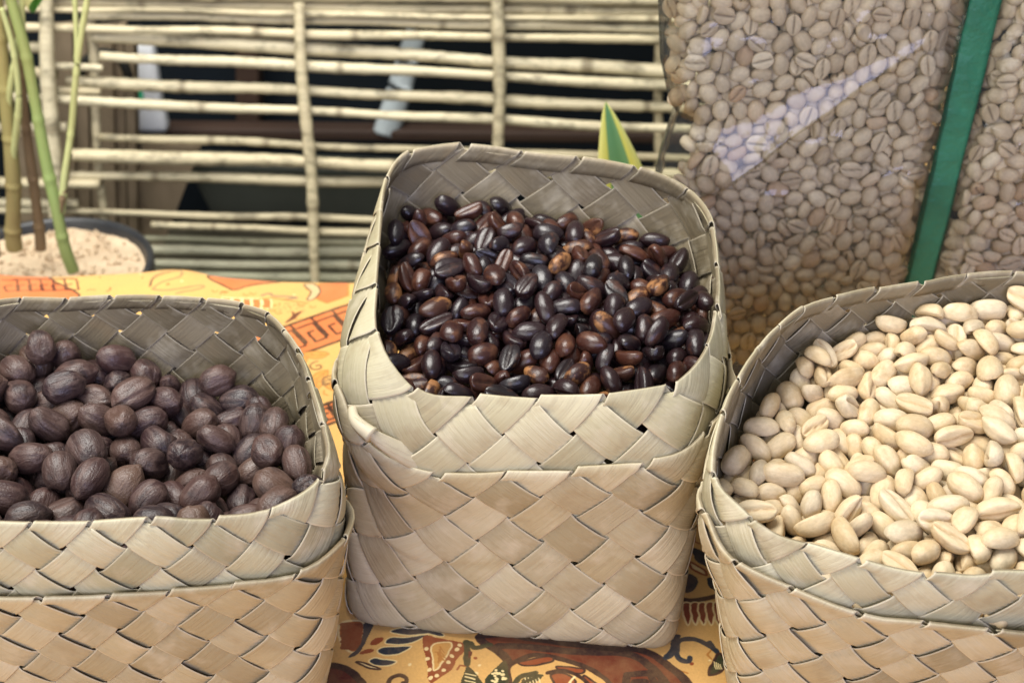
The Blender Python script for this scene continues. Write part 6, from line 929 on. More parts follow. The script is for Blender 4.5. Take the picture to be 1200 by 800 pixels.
132,1077,5407,902,-75,-104,-70,33, 128,820,5395,580,45,71,63,107, 132,860,5485,1702,62,61,-48,113, 133,1508,5443,1175,53,75,55,-105, 132,793,5500,1385,5,19,-51,140, 132,1886,5474,737,58,97,22,-96, 129,1241,5367,483,63,115,-12,-72, 135,1108,5467,1736,69,108,78,-9,
134,1980,5570,1861,45,119,78,-12, 130,1479,5408,1216,77,111,16,64, 128,1724,5458,1670,52,-70,104,63, 129,1813,5444,1220,11,-30,-70,129, 133,1916,5537,1761,52,87,-102,42, 132,1049,5387,590,74,-129,3,-19, 130,944,5352,262,64,95,50,-83, 130,944,5507,1997,64,95,50,-83,
132,1107,5303,107,116,77,55,-10, 132,1107,5457,1842,116,77,55,-10, 132,1246,5379,764,110,76,65,19, 134,1078,5440,1181,69,85,81,-64, 135,1189,5401,924,27,27,80,-121, 130,989,5355,494,9,11,-75,129, 134,1875,5475,597,62,106,-62,60, 134,969,5468,1568,42,56,-118,62,
133,1164,5334,305,77,-63,24,110, 133,1164,5486,2040,77,-63,24,110, 133,859,5421,956,68,48,-48,115, 129,1309,5326,166,-90,-82,-55,67, 129,1309,5473,1901,-90,-82,-55,67, 135,808,5444,1020,64,124,30,-47, 132,1792,5308,66,77,2,-20,127, 132,1792,5425,1801,77,2,-20,127,
135,1693,5443,1520,147,21,-8,17, 131,1982,5628,1980,97,28,-108,22, 131,805,5416,879,15,-22,81,-123, 128,848,5454,1216,38,-82,77,92, 133,955,5416,770,42,108,46,-84, 133,1236,5386,419,40,31,-95,105, 132,737,5512,1573,28,111,-39,88, 130,738,5543,1742,53,59,114,-57,
129,957,5399,1180,105,-71,9,79, 131,946,5502,1769,11,60,50,-127, 129,1015,5464,1421,-82,-28,119,-30, 128,1643,5441,1085,-120,-85,12,-27, 131,1644,5364,620,110,-70,68,30, 132,1607,5424,1280,48,113,75,-45, 131,1714,5446,1411,33,18,132,-60, 133,1047,5453,1577,105,85,-36,-55,
135,1524,5337,294,-11,-50,-110,88, 135,1524,5476,2029,-11,-50,-110,88, 128,1583,5340,209,18,2,-127,77, 128,1583,5479,1944,18,2,-127,77, 130,1521,5270,80,113,83,-54,-3, 130,1521,5412,1815,113,83,-54,-3, 6,1460,5440,1619,94,41,-76,79, 132,1399,5334,252,122,36,-55,58,
132,1399,5477,1987,122,36,-55,58, 132,1016,5407,832,40,31,118,-77, 129,790,5393,518,64,-43,-51,-118, 135,912,5398,773,94,18,-112,28, 129,1001,5403,897,139,44,-4,34, 130,1306,5465,1232,90,77,78,-48, 131,1323,5394,768,4,56,-122,66, 133,1175,5405,1121,20,23,-123,81,
128,1607,5397,921,127,52,31,-53, 133,1500,5399,830,60,80,-8,-111, 134,965,5394,600,95,111,32,-3, 128,1286,5476,1587,52,8,-73,120, 131,983,5358,412,35,-97,79,75, 129,1253,5331,241,80,124,14,-24, 129,1253,5480,1976,80,124,14,-24, 128,1406,5426,1038,-1,-79,-122,38,
133,893,5434,1304,44,100,-31,98, 131,1847,5442,1171,33,126,75,11, 131,1433,5333,195,55,26,-81,110, 131,1433,5475,1930,55,26,-81,110, 129,1481,5420,757,91,44,104,-38, 133,1850,5449,1066,114,83,-49,13, 134,806,5471,1664,45,-19,77,119, 129,1391,5424,1462,32,65,-129,-26,
129,1444,5460,1133,66,21,-125,45, 134,1823,5437,804,8,-24,120,-87, 130,1433,5497,1579,93,90,-72,22, 129,1125,5361,388,46,-50,-44,-126, 129,1363,5398,854,101,68,87,-3, 135,1420,5341,460,101,46,98,-20, 135,1661,5447,1289,4,135,-24,-61, 133,1220,5433,1455,92,78,-52,72,
130,1355,5468,1288,113,88,34,-28, 132,923,5475,1500,60,41,128,-28, 132,1245,5477,1776,79,-10,75,103, 134,1900,5521,1235,60,-117,-58,-42, 134,1704,5396,1145,76,30,63,109, 130,1610,5367,543,4,-93,-81,84, 129,1424,5460,1218,-90,-104,17,58, 129,1809,5494,1765,5,51,-117,79,
130,826,5486,1304,92,97,53,-42, 130,1188,5296,142,95,102,-10,-56, 130,1188,5448,1877,95,102,-10,-56, 128,1294,5414,1313,99,98,54,-4, 128,1266,5404,959,-36,0,-125,75, 128,1211,5440,983,100,109,3,-24, 129,921,5316,216,-22,-42,-132,54, 129,921,5470,1951,-22,-42,-132,54,
132,1650,5398,863,23,24,68,-129, 132,1639,5462,1726,19,57,72,-117, 128,1129,5449,1346,77,70,106,20, 128,915,5450,1426,134,65,-9,16, 130,1285,5405,1059,52,-51,130,-20, 134,1480,5443,1041,61,-77,76,84, 135,893,5401,621,66,119,42,49, 133,1167,5384,761,143,31,-29,-16,
131,1630,5450,1171,-10,-39,-136,49, 129,789,5395,247,12,-4,-106,105, 129,789,5482,1982,12,-4,-106,105, 130,996,5303,135,103,80,36,-65, 130,996,5458,1870,103,80,36,-65, 130,1003,5416,1043,5,-57,-118,73, 133,1007,5330,199,144,-2,39,-18, 133,1007,5486,1934,144,-2,39,-18,
133,1672,5403,966,45,107,-53,79, 131,903,5461,1184,127,-63,-36,-34, 129,761,5468,779,127,74,21,20, 135,1589,5500,1631,96,103,38,35, 132,1819,5417,507,68,122,24,50, 134,1834,5461,1507,13,-69,-60,119, 130,1706,5502,1743,42,-109,-92,-20, 133,834,5483,1919,97,113,-12,16,
132,1208,5360,641,-103,-98,30,-38, 132,1572,5293,84,88,80,61,-68, 132,1572,5434,1819,88,80,61,-68, 129,869,5480,1618,53,-36,83,-107, 128,1815,5367,322,50,102,42,-88, 129,1296,5353,401,34,112,-62,70, 134,718,5569,2010,21,28,-122,80, 128,1673,5355,515,78,60,96,-59,
134,1804,5433,724,54,95,-95,39, 129,1516,5488,1672,1,26,-119,87, 131,1117,5429,935,55,40,-106,82, 134,898,5478,1256,77,121,12,-41, 132,864,5408,816,77,82,84,-52, 131,1652,5465,1231,-10,-26,-132,65, 131,1312,5419,1020,24,-135,41,-45, 130,1786,5449,1137,31,-16,-120,83,
128,1223,5337,152,39,-23,-62,129, 128,1223,5488,1887,39,-23,-62,129, 132,1236,5308,85,-64,-111,54,-58, 132,1236,5458,1820,-64,-111,54,-58, 135,1107,5374,500,59,124,-25,56, 130,1574,5398,814,37,-17,111,-93, 129,1279,5484,1421,94,86,-43,67, 131,1723,5420,901,40,63,-75,106,
132,948,5505,1611,0,50,110,-88, 135,1133,5379,441,34,-8,-118,86, 134,934,5352,157,66,57,-73,97, 134,934,5506,1892,66,57,-73,97, 132,1412,5463,1414,99,74,40,75, 131,956,5419,1094,43,30,112,-85, 129,1593,5486,1521,44,-3,-94,-108, 129,1355,5352,110,63,101,61,-67,
129,1355,5498,1845,63,101,61,-67, 133,1198,5394,816,6,-38,121,-80, 130,1109,5516,2014,86,65,-87,57, 129,1371,5378,405,109,75,59,-38, 130,1159,5387,687,112,37,46,-81, 133,1772,5405,539,41,78,-87,86, 131,1494,5332,218,66,12,-110,77, 131,1494,5473,1953,66,12,-110,77,
135,1926,5585,629,75,-54,-56,-104, 5,821,5455,1150,131,38,14,-61, 134,1924,5558,1977,2,99,-86,72, 132,1883,5483,1885,91,94,67,-29, 134,1878,5507,1471,66,115,14,-68, 134,876,5443,899,109,87,39,-40, 134,1068,5402,522,104,58,92,-2, 128,1646,5505,2004,116,85,-12,39,
135,1324,5452,1148,92,57,-90,52, 128,1089,5493,1783,0,-52,141,-8, 134,801,5525,1707,86,75,-41,88, 128,1703,5493,1626,66,53,93,-82, 134,882,5408,497,16,-30,-141,39, 128,1142,5394,622,85,123,13,3, 132,1645,5477,1435,104,93,32,-45, 130,896,5467,1370,2,-6,111,-101,
128,978,5511,1684,14,-21,-89,118, 128,994,5440,947,5,136,61,-20, 135,1783,5449,1425,44,-102,47,90, 135,1625,5432,999,29,50,63,-123, 129,1021,5506,1752,112,95,14,-27, 134,1713,5479,1465,102,-39,-65,-80, 133,731,5562,1633,25,20,36,142, 131,1963,5618,1192,62,58,-102,69,
128,1077,5485,1398,38,-40,-139,7, 135,1102,5447,1260,87,118,-32,2, 135,1909,5510,1522,107,62,-25,80, 133,873,5381,307,2,28,-121,84, 133,873,5527,2042,2,28,-121,84, 129,1193,5465,1396,37,41,111,-84, 134,735,5521,634,122,-71,-35,-35, 134,1051,5328,98,112,91,27,-33,
134,1051,5483,1833,112,91,27,-33, 135,1380,5470,1133,87,86,68,-54, 135,795,5442,960,0,-57,-102,-95, 129,803,5529,1989,115,67,-59,36, 130,1450,5377,427,102,37,-89,54, 131,1739,5468,1220,23,58,-99,94, 132,1469,5470,1454,82,117,-12,44, 135,1423,5472,1057,26,81,97,-76,
133,1547,5316,153,40,-30,110,89, 133,1547,5456,1888,40,-30,110,89, 129,1011,5456,1199,41,-115,-10,-86, 133,1036,5348,363,64,77,57,-96, 135,1615,5453,1772,-43,-26,-49,132, 128,1686,5309,95,50,56,92,-91, 128,1686,5452,1830,50,56,92,-91, 133,1469,5394,888,60,96,-96,-19,
135,1176,5514,1777,106,102,-30,-11, 130,1644,5423,809,61,-8,-128,49, 130,1206,5521,1584,41,10,-117,83, 135,1294,5503,1653,29,-77,-76,100, 129,1327,5373,234,80,-124,8,-27, 129,1327,5520,1969,80,-124,8,-27, 132,1146,5437,1420,46,23,141,-9, 132,822,5396,453,55,80,-11,-114,
133,1694,5407,425,83,77,-87,46, 134,1618,5331,122,31,44,121,-70, 134,1618,5472,1857,31,44,121,-70, 135,1510,5472,1605,25,3,119,-88, 133,1226,5477,1325,99,109,-13,24, 128,1781,5505,1706,134,-33,47,34, 132,1494,5400,580,8,143,17,-41, 130,962,5440,868,110,93,13,-39,
133,870,5441,1097,102,-86,23,-65, 129,1418,5369,336,33,107,-76,65, 132,1739,5426,1116,-119,-56,69,20, 129,1950,5627,1780,17,147,24,0, 128,1168,5374,505,-21,-87,44,-112, 128,813,5454,841,107,61,62,-58, 131,1573,5428,635,69,98,-62,65, 129,1482,5473,1254,86,119,25,-17,
130,1221,5447,1070,2,-21,-140,49, 130,1760,5430,958,16,22,-107,101, 132,1102,5374,682,84,104,-31,-61, 134,981,5479,1296,102,-69,-50,-70, 129,1860,5473,981,44,13,-119,78, 130,1738,5381,465,76,-128,-19,8, 131,1053,5453,1076,1,-16,65,-134, 135,1600,5439,1337,84,122,-12,-22,
134,816,5462,1826,78,64,-53,98, 130,1445,5469,1347,81,106,9,-68, 132,1295,5394,713,23,-75,92,-88, 131,1315,5428,822,48,31,92,-104, 130,1735,5489,1358,2,-108,100,-32, 129,1609,5404,591,12,-59,106,-87, 130,1846,5521,1657,82,41,-116,24, 133,1097,5454,1542,15,-37,-57,133,
129,1727,5358,203,72,38,-81,96, 129,1727,5499,1938,72,38,-81,96, 132,1564,5460,1240,18,-21,-87,-119, 134,1801,5398,249,62,-76,97,60, 134,1801,5513,1984,62,-76,97,60, 135,1299,5386,583,2,63,54,-125, 135,806,5529,1352,61,-137,4,11, 130,1257,5464,1128,41,24,115,-84,
133,741,5512,1909,37,44,82,-112, 129,1534,5411,705,85,102,-36,60, 132,1891,5513,1327,35,94,10,-111, 128,878,5381,446,100,-63,-21,90, 131,1182,5447,1248,62,49,-92,89, 130,1285,5481,1736,86,40,-43,-108, 133,781,5514,1570,30,34,112,-89, 131,1359,5489,1667,98,34,107,-19,
128,1449,5422,965,65,-10,-74,113, 131,1093,5430,1023,26,1,-80,-124, 135,1301,5440,1372,20,66,130,-28, 133,1650,5401,519,72,71,75,-82, 128,770,5537,1444,15,22,99,-109, 128,1433,5437,833,25,21,-133,60, 130,1543,5446,980,-39,-29,136,-42, 135,1657,5490,1690,99,106,-14,-35,
132,1701,5420,688,-123,-55,-41,51, 133,1806,5363,184,20,-9,7,-148, 133,1806,5474,1919,20,-9,7,-148, 129,1890,5550,916,21,-71,92,93, 129,851,5483,1520,100,70,66,-58, 134,1336,5465,1522,69,24,-72,110, 129,1290,5443,916,31,16,-103,104, 133,1900,5517,404,131,66,32,8,
134,773,5464,523,-75,-130,9,1, 130,1431,5479,1744,122,48,39,-62, 129,975,5382,344,81,59,-92,63, 129,1773,5458,1058,100,74,-78,30, 134,1573,5386,461,27,21,-126,73, 132,1163,5439,1166,44,51,-115,68, 132,1207,5370,284,96,95,-59,30, 132,1207,5521,2019,96,95,-59,30,
134,1296,5390,482,82,76,56,-83,
]
DATA_B2 = [
7,2183,5371,802,80,60,97,-56, 5,2287,5344,610,20,19,-140,46, 1,2411,5370,835,133,46,49,-18, 0,2379,5340,588,106,-105,-9,-12, 1,2310,5370,938,87,67,84,-59, 128,2397,5411,1561,-84,-83,64,-67, 6,2167,5437,1309,91,-92,53,54, 134,2454,5288,153,1,-3,-106,-106,
134,2454,5448,1888,1,-3,-106,-106, 132,2483,5361,837,104,-104,21,19, 132,2109,5520,1400,-69,-71,-80,79, 133,2517,5403,1393,144,27,-32,-8, 130,2185,5305,275,102,-101,32,30, 130,2185,5530,2010,102,-101,32,30, 131,2107,5355,277,57,47,-89,96, 132,2417,5376,1121,105,-104,16,19,
7,2141,5434,1112,86,-87,-62,-60, 134,2599,5428,1110,15,-13,-105,-106, 131,2348,5309,248,81,-28,-121,-25, 131,2348,5472,1983,81,-28,-121,-25, 2,2206,5344,605,104,-104,23,21, 129,2326,5418,1595,20,3,119,-89, 4,2210,5455,1672,-92,-92,52,-54, 133,2329,5327,488,101,-102,-32,-31,
135,2305,5407,1528,122,65,45,-36, 2,2255,5378,1154,31,-32,-102,-101, 129,2598,5400,699,-10,-8,106,-105, 135,2377,5429,1739,69,92,55,-79, 7,2296,5356,795,104,83,-59,36, 135,2504,5323,463,105,-104,-16,-17, 135,2142,5519,1652,50,65,93,-84, 135,2473,5373,1044,70,54,105,-61,
129,2312,5447,1769,57,59,-29,122, 130,2613,5481,1674,-80,-79,-69,71, 0,2230,5390,1230,102,104,27,-20, 132,2409,5300,285,76,126,-21,17, 130,2085,5359,168,52,26,114,-79, 128,2168,5333,414,58,-60,-89,-87, 135,2243,5324,487,113,84,46,-22, 129,2476,5307,271,36,78,37,-117,
129,2476,5466,2006,36,78,37,-117, 0,2214,5434,1526,9,15,125,-82, 2,2150,5418,1024,-86,-85,-61,63, 128,2289,5292,202,5,-7,-82,125, 128,2289,5459,1937,5,-7,-82,125, 3,2116,5487,1252,94,-96,48,45, 134,2623,5457,906,105,-7,-106,7, 130,2406,5383,1239,80,73,-68,78,
0,2295,5373,1022,-7,-7,106,-106, 135,2422,5364,894,104,-103,24,26, 128,2532,5418,1577,41,-43,-98,-97, 133,2617,5463,1299,59,81,106,-35, 129,2093,5507,1156,80,45,95,-71, 1,2209,5372,880,80,123,-25,19, 0,2294,5394,1362,102,72,-71,42, 129,2480,5362,720,56,127,0,-57,
131,2602,5372,348,17,136,-6,-61, 134,2416,5333,512,28,7,-121,83, 4,2336,5351,731,101,-100,33,35, 131,2575,5413,1183,103,-104,-22,-20, 132,2064,5448,523,37,-35,-100,-100, 135,2342,5316,418,33,36,-74,121, 132,2378,5419,1664,10,14,105,-106, 130,2297,5400,1450,96,-95,45,47,
5,2406,5349,675,73,-75,-77,-76, 133,2406,5373,1011,40,49,-99,94, 133,2422,5400,1462,79,69,67,-84, 135,2339,5383,1285,60,51,-87,93, 6,2215,5352,682,24,29,-80,121, 128,2418,5321,427,64,-61,85,87, 134,2089,5484,970,101,107,25,-13, 130,2589,5332,156,120,83,-32,13,
130,2589,5485,1891,120,83,-32,13, 132,2408,5389,1320,131,45,-48,30, 135,2243,5453,1770,29,75,-53,115, 129,2160,5305,193,66,-68,82,81, 129,2160,5550,1928,66,-68,82,81, 130,2609,5487,1765,-94,-94,-48,50, 2,2207,5427,1462,1,-3,106,106, 129,2282,5439,1657,134,-65,-19,-2,
0,2190,5432,1390,2,-2,-97,114, 134,2606,5401,597,85,48,-70,89, 0,2124,5399,654,-106,-106,-4,1, 128,2132,5348,342,47,135,26,-37, 6,2327,5353,658,51,139,17,-17, 1,2209,5388,1085,49,39,115,-74, 129,2478,5432,1760,56,-56,90,91, 132,2279,5278,102,114,78,-53,26,
132,2279,5446,1837,114,78,-53,26, 4,2172,5406,944,106,-65,33,77, 132,2135,5375,502,126,-37,66,31, 131,2605,5386,506,38,-40,99,99, 5,2302,5375,861,-8,-16,23,-147, 131,2504,5387,983,6,-13,-43,143, 135,2364,5399,1422,81,38,68,-99, 2,2321,5387,1214,136,41,-32,34,
132,2264,5411,1070,121,49,-47,56, 134,2060,5462,337,34,33,89,-111, 134,2409,5452,1624,44,53,97,-91, 129,2414,5454,1536,103,96,32,-39, 132,2509,5371,786,8,-9,-54,139, 131,2463,5408,867,58,-48,-96,-88, 134,2368,5287,156,82,74,-66,77, 134,2368,5450,1891,82,74,-66,77,
128,2222,5498,1626,-10,-50,116,-80, 130,2087,5417,466,146,10,17,-26, 6,2274,5378,728,108,97,24,-30, 130,2044,5395,80,78,113,-28,54, 134,2582,5398,837,11,23,-104,105, 7,2245,5368,825,3,72,-120,54, 131,2398,5316,352,18,-30,80,-122, 128,2502,5404,1451,5,-21,-53,139,
129,2557,5450,1721,98,108,29,20, 4,2398,5355,763,-102,-101,-29,32, 0,2112,5399,576,19,-22,-104,-103, 135,2505,5377,1118,105,-104,15,17, 134,2486,5406,1521,124,81,12,-21, 129,2426,5430,1231,112,99,-8,13, 131,2222,5293,160,86,4,-121,24, 131,2222,5489,1895,86,4,-121,24,
128,2367,5422,1363,96,97,56,-29, 0,2274,5334,546,105,102,23,-20, 4,2186,5350,538,72,-115,-55,-30, 132,2509,5311,198,37,48,-72,117, 132,2509,5469,1933,37,48,-72,117, 128,2404,5433,1107,53,-52,108,-73, 128,2479,5347,638,61,-61,-87,-87, 133,2201,5446,1205,23,-3,-116,-92,
135,2063,5426,220,107,99,-36,-3, 132,2124,5561,1725,-87,-89,60,-58, 131,2436,5405,1379,22,-45,7,-141, 5,2180,5470,1591,79,118,-19,45, 135,2295,5332,385,100,111,14,-4, 1,2318,5378,1096,124,82,10,-16, 129,2096,5424,413,39,-6,-89,114, 134,2481,5313,363,84,93,-62,54,
129,2483,5385,1211,102,83,-48,55, 129,2277,5307,330,104,-104,21,24, 134,2560,5410,1255,95,79,80,-30, 133,2231,5328,410,-28,-108,-11,99, 0,2236,5413,1317,-70,-55,114,-38, 128,2468,5421,1667,-104,-104,19,-21, 3,2253,5451,1575,70,103,76,-36, 134,2364,5416,1029,-77,-73,-84,65,
2,2134,5506,1509,77,-78,-73,-71, 135,2415,5291,223,91,-92,-55,-53, 135,2415,5453,1958,91,-92,-55,-53, 3,2139,5401,746,17,25,-45,140, 132,2292,5451,1719,81,-2,62,-110, 7,2221,5363,763,19,77,7,-127, 132,2443,5376,941,41,140,-33,-8, 7,2172,5414,1176,23,18,-112,95,
130,2436,5365,567,5,33,104,-103, 131,2601,5429,987,13,-11,48,-141, 131,2452,5402,1287,67,116,-36,-56, 129,2610,5361,237,69,-70,-80,-80, 129,2610,5514,1972,69,-70,-80,-80, 2,2370,5394,935,11,88,16,-120, 128,2479,5424,1164,87,99,-37,61, 131,2343,5407,703,87,-19,102,65,
3,2157,5402,585,54,77,-94,70, 130,2604,5339,85,38,51,79,-110, 130,2604,5489,1820,38,51,79,-110, 134,2485,5289,79,81,116,-7,-51, 134,2485,5445,1814,81,116,-7,-51, 129,2311,5387,418,26,-21,144,-27, 133,2262,5395,660,53,31,61,-122, 133,2175,5476,1272,35,137,-26,-42,
129,2288,5423,1005,13,-5,124,-83, 134,2405,5399,755,69,-83,-70,-77, 128,2223,5387,418,76,76,-59,87, 131,2197,5363,486,68,33,102,-80, 129,2448,5409,1068,55,103,-52,79, 132,2541,5360,590,53,47,-13,132, 134,2115,5537,1240,-111,-98,-3,22, 0,2155,5427,814,14,36,-89,-114,
6,2183,5511,1766,85,49,-66,92, 132,2605,5420,765,24,-44,-139,25, 0,2291,5442,1228,63,-58,41,116, 1,2178,5480,1360,22,5,80,-125, 132,2469,5432,1591,43,89,-88,71, 133,2366,5385,1164,100,99,1,51, 130,2118,5578,1297,48,112,-46,75, 131,2119,5515,1113,125,23,45,-66,
4,2189,5484,1465,102,-105,16,27, 130,2394,5430,831,86,82,-62,67, 133,2164,5384,397,43,104,24,-96, 130,2398,5456,1171,149,8,-2,-13, 129,2521,5340,534,121,83,28,-9, 133,2361,5382,559,116,74,6,59, 4,2138,5418,885,105,29,104,-6, 128,2326,5448,1433,67,114,-14,69,
131,2189,5440,1125,98,79,-69,43, 135,2442,5451,1707,90,113,36,16, 134,2353,5342,322,14,29,-121,83, 131,2360,5428,1490,54,93,-75,-73, 134,2096,5557,936,78,42,-100,68, 129,2424,5445,1436,90,110,-35,35, 128,2338,5394,800,38,-11,105,100, 135,2547,5313,246,42,85,-61,99,
135,2547,5469,1981,42,85,-61,99, 130,2544,5446,1652,99,-104,25,-35, 129,2068,5496,573,87,-61,-85,-64, 3,2173,5530,1682,45,140,-18,24, 129,2281,5329,165,34,31,-70,124, 129,2281,5498,1900,34,31,-70,124, 1,2245,5498,1736,61,82,-12,109, 130,2220,5334,329,100,42,88,-55,
132,2306,5491,1695,68,2,83,-105, 133,2356,5471,1694,69,-70,-84,-76, 131,2516,5472,1716,38,92,-68,90, 133,2172,5526,1561,68,67,35,-110, 130,2451,5463,1361,76,-85,-58,-78, 129,2537,5351,410,63,104,-75,-47, 134,2113,5446,490,26,-31,-96,-108, 132,2386,5385,618,-83,-124,10,-15,
6,2233,5402,944,89,100,22,-64, 133,2621,5480,1501,104,18,-107,1, 129,2599,5453,1381,-53,-21,-119,72, 133,2440,5422,984,29,51,-76,115, 135,2277,5302,258,44,142,17,3, 135,2277,5471,1993,44,142,17,3, 129,2435,5331,197,91,106,-30,44, 129,2435,5492,1932,91,106,-30,44,
131,2373,5362,467,12,12,-59,137, 129,2301,5433,1311,124,81,-22,11, 5,2155,5463,952,102,102,19,35, 132,2265,5421,1148,105,94,33,-40, 131,2133,5435,701,21,-45,99,-101, 135,2547,5391,743,78,95,-30,80, 132,2422,5452,1048,21,-6,111,-99, 131,2130,5500,1050,45,-134,-51,-1,
1,2197,5424,1007,49,-127,-34,-54, 134,2117,5336,66,14,98,113,0, 130,2507,5368,894,102,108,16,-11, 128,2178,5428,742,36,1,-134,58, 128,2535,5435,1114,66,-110,-8,-77, 129,2201,5501,1804,21,140,49,-15, 133,2368,5441,748,94,100,46,-41, 6,2155,5507,1185,80,90,-33,83,
135,2516,5425,1284,15,39,-72,125, 133,2118,5444,385,-34,-100,-13,-106, 128,2320,5470,1605,16,17,-120,87, 130,2241,5465,1130,24,-17,88,-118, 131,2591,5471,1438,37,-12,120,-81, 134,2303,5476,1286,121,84,-27,9, 133,2172,5327,139,79,28,-95,80, 133,2172,5560,1874,79,28,-95,80,
129,2611,5486,1136,35,81,-94,77, 132,2514,5371,496,38,68,-51,118, 135,2616,5479,1592,53,97,18,-100, 128,2317,5423,928,15,49,-98,101, 130,2352,5459,1800,11,110,-100,13, 132,2553,5323,321,19,40,-88,113, 128,2198,5508,1334,-123,-72,23,-39, 130,2463,5418,788,121,44,-74,21,
132,2601,5507,1649,8,1,100,-111, 134,2202,5337,233,93,116,-17,-3, 134,2202,5548,1968,93,116,-17,-3, 131,2345,5436,1104,75,23,109,-67, 134,2463,5388,480,79,120,38,22, 130,2404,5483,1317,130,57,23,-44, 132,2417,5277,84,72,59,-82,84, 132,2417,5437,1819,72,59,-82,84,
135,2373,5479,1779,127,70,24,-28, 135,2551,5363,647,126,73,0,-37, 128,2127,5389,274,81,-86,80,46, 130,2403,5491,1470,27,-23,97,109, 131,2572,5425,942,98,101,36,39, 133,2272,5348,291,86,94,-62,49, 128,2104,5478,636,8,46,-140,28, 2,2265,5443,1494,106,76,-71,22,
130,2436,5468,1775,36,-62,74,-109, 134,2280,5380,473,66,131,29,-3, 129,2259,5385,550,107,105,0,-4, 128,2212,5442,784,135,-43,2,-48, 132,2216,5460,1071,132,61,31,-15, 133,2216,5543,1692,83,13,-97,78, 129,2520,5364,343,125,69,-43,14, 135,2326,5415,1163,7,53,-96,-102,
133,2525,5398,1332,37,-1,99,-106, 135,2097,5489,841,67,76,100,-48, 134,2296,5440,808,110,89,50,2, 4,2247,5443,1418,107,33,-52,85, 132,2180,5553,1744,87,93,-37,70, 128,2551,5393,1050,95,109,33,-25, 130,2371,5436,1276,-136,-39,47,-14, 130,2192,5401,662,87,15,56,-107,
132,2340,5420,859,27,-37,-94,108, 130,2174,5439,892,126,80,-14,6, 134,2391,5452,965,30,61,-97,92, 131,2147,5527,995,80,74,64,-81, 133,2134,5547,1436,14,110,27,97, 134,2197,5417,365,121,78,30,-31, 132,2408,5421,904,110,-72,-71,18, 129,2447,5365,308,83,-15,124,8,
134,2204,5514,1522,131,59,-43,11, 128,2529,5422,684,22,-146,26,-8, 128,2471,5357,419,57,54,115,-57, 134,2471,5493,1553,2,29,87,119, 134,2457,5394,651,70,-97,47,77, 135,2215,5406,610,-131,-39,-29,55, 134,2197,5518,1439,71,68,-31,109, 135,2511,5425,1032,18,25,125,-77,
133,2513,5339,146,24,-32,132,59, 133,2513,5496,1881,24,-32,132,59, 134,2116,5348,124,37,91,99,56, 135,2569,5434,868,-61,-55,-96,81, 133,2175,5421,499,59,116,40,-63, 133,2567,5442,1512,-37,-124,-6,-76, 130,2334,5409,524,63,44,-97,85, 130,2214,5469,1012,113,71,45,-52,
131,2103,5521,689,135,62,-22,3, 128,2313,5472,1522,66,-104,-27,-82, 132,2270,5451,1371,118,88,5,28, 134,2242,5426,499,71,103,59,-58, 128,2551,5457,1207,-86,-67,55,-87, 131,2514,5424,750,123,78,-28,20, 128,2264,5500,1471,116,83,38,-29, 132,2104,5488,549,16,50,98,-100,
128,2176,5388,292,18,-53,-97,100, 130,2168,5563,1404,48,-136,-4,41, 133,2600,5447,669,8,54,73,-119, 133,2603,5427,543,75,120,-24,43, 131,2156,5571,1626,82,119,16,39, 130,2414,5405,514,71,103,-49,66, 128,2516,5456,1419,29,24,126,-72, 132,2240,5419,855,-33,-34,-110,90,
132,2530,5349,269,109,-82,-60,-12, 132,2530,5506,2004,109,-82,-60,-12, 133,2403,5373,233,78,107,58,-40, 133,2403,5534,1968,78,107,58,-40, 129,2319,5515,1769,43,7,84,-116, 131,2168,5525,1125,39,44,20,-136, 128,2598,5378,425,48,-13,-120,74, 131,2322,5476,956,62,81,-77,79,
128,2275,5399,286,111,-101,2,-7, 129,2343,5508,1938,57,38,-88,100, 129,2535,5325,84,94,-92,15,-70, 129,2535,5479,1819,94,-92,15,-70, 128,2156,5511,904,26,54,87,-107, 131,2441,5500,1662,96,62,-85,47, 134,2315,5475,1126,100,-51,-86,-49, 130,2477,5452,917,81,58,80,-78,
129,2291,5517,1651,104,90,50,-34, 130,2312,5404,617,16,28,94,-112, 132,2288,5429,735,116,79,52,-4, 129,2276,5331,84,123,63,-51,-30, 129,2276,5499,1819,123,63,-51,-30, 128,2364,5506,1552,111,100,12,-11, 128,2526,5460,1353,130,-70,-29,-4, 3,2140,5488,825,57,44,113,-67,
134,2525,5434,936,5,49,-89,-110, 135,2157,5621,1758,89,57,79,-71, 133,2404,5407,677,69,117,33,55, 132,2609,5467,812,52,25,-90,105, 134,2559,5486,1586,80,-23,-77,98, 130,2590,5519,1774,103,108,-13,-5, 135,2227,5529,1859,92,64,25,-97, 134,2607,5478,1053,12,-55,-89,-107,
129,2502,5398,574,105,98,25,-37, 128,2220,5485,1246,52,5,-92,106, 134,2226,5452,699,4,-31,-120,84, 134,2506,5482,1628,87,110,-8,52, 133,2374,5330,119,7,-3,33,-146, 133,2374,5493,1854,7,-3,33,-146, 133,2051,5443,137,94,-7,113,-30, 135,2120,5379,200,1,21,83,-123,
134,2246,5452,932,11,8,96,-114, 129,2348,5475,1213,77,50,94,72, 134,2205,5445,578,18,-36,116,86, 128,2389,5368,403,30,-22,94,-111,
]
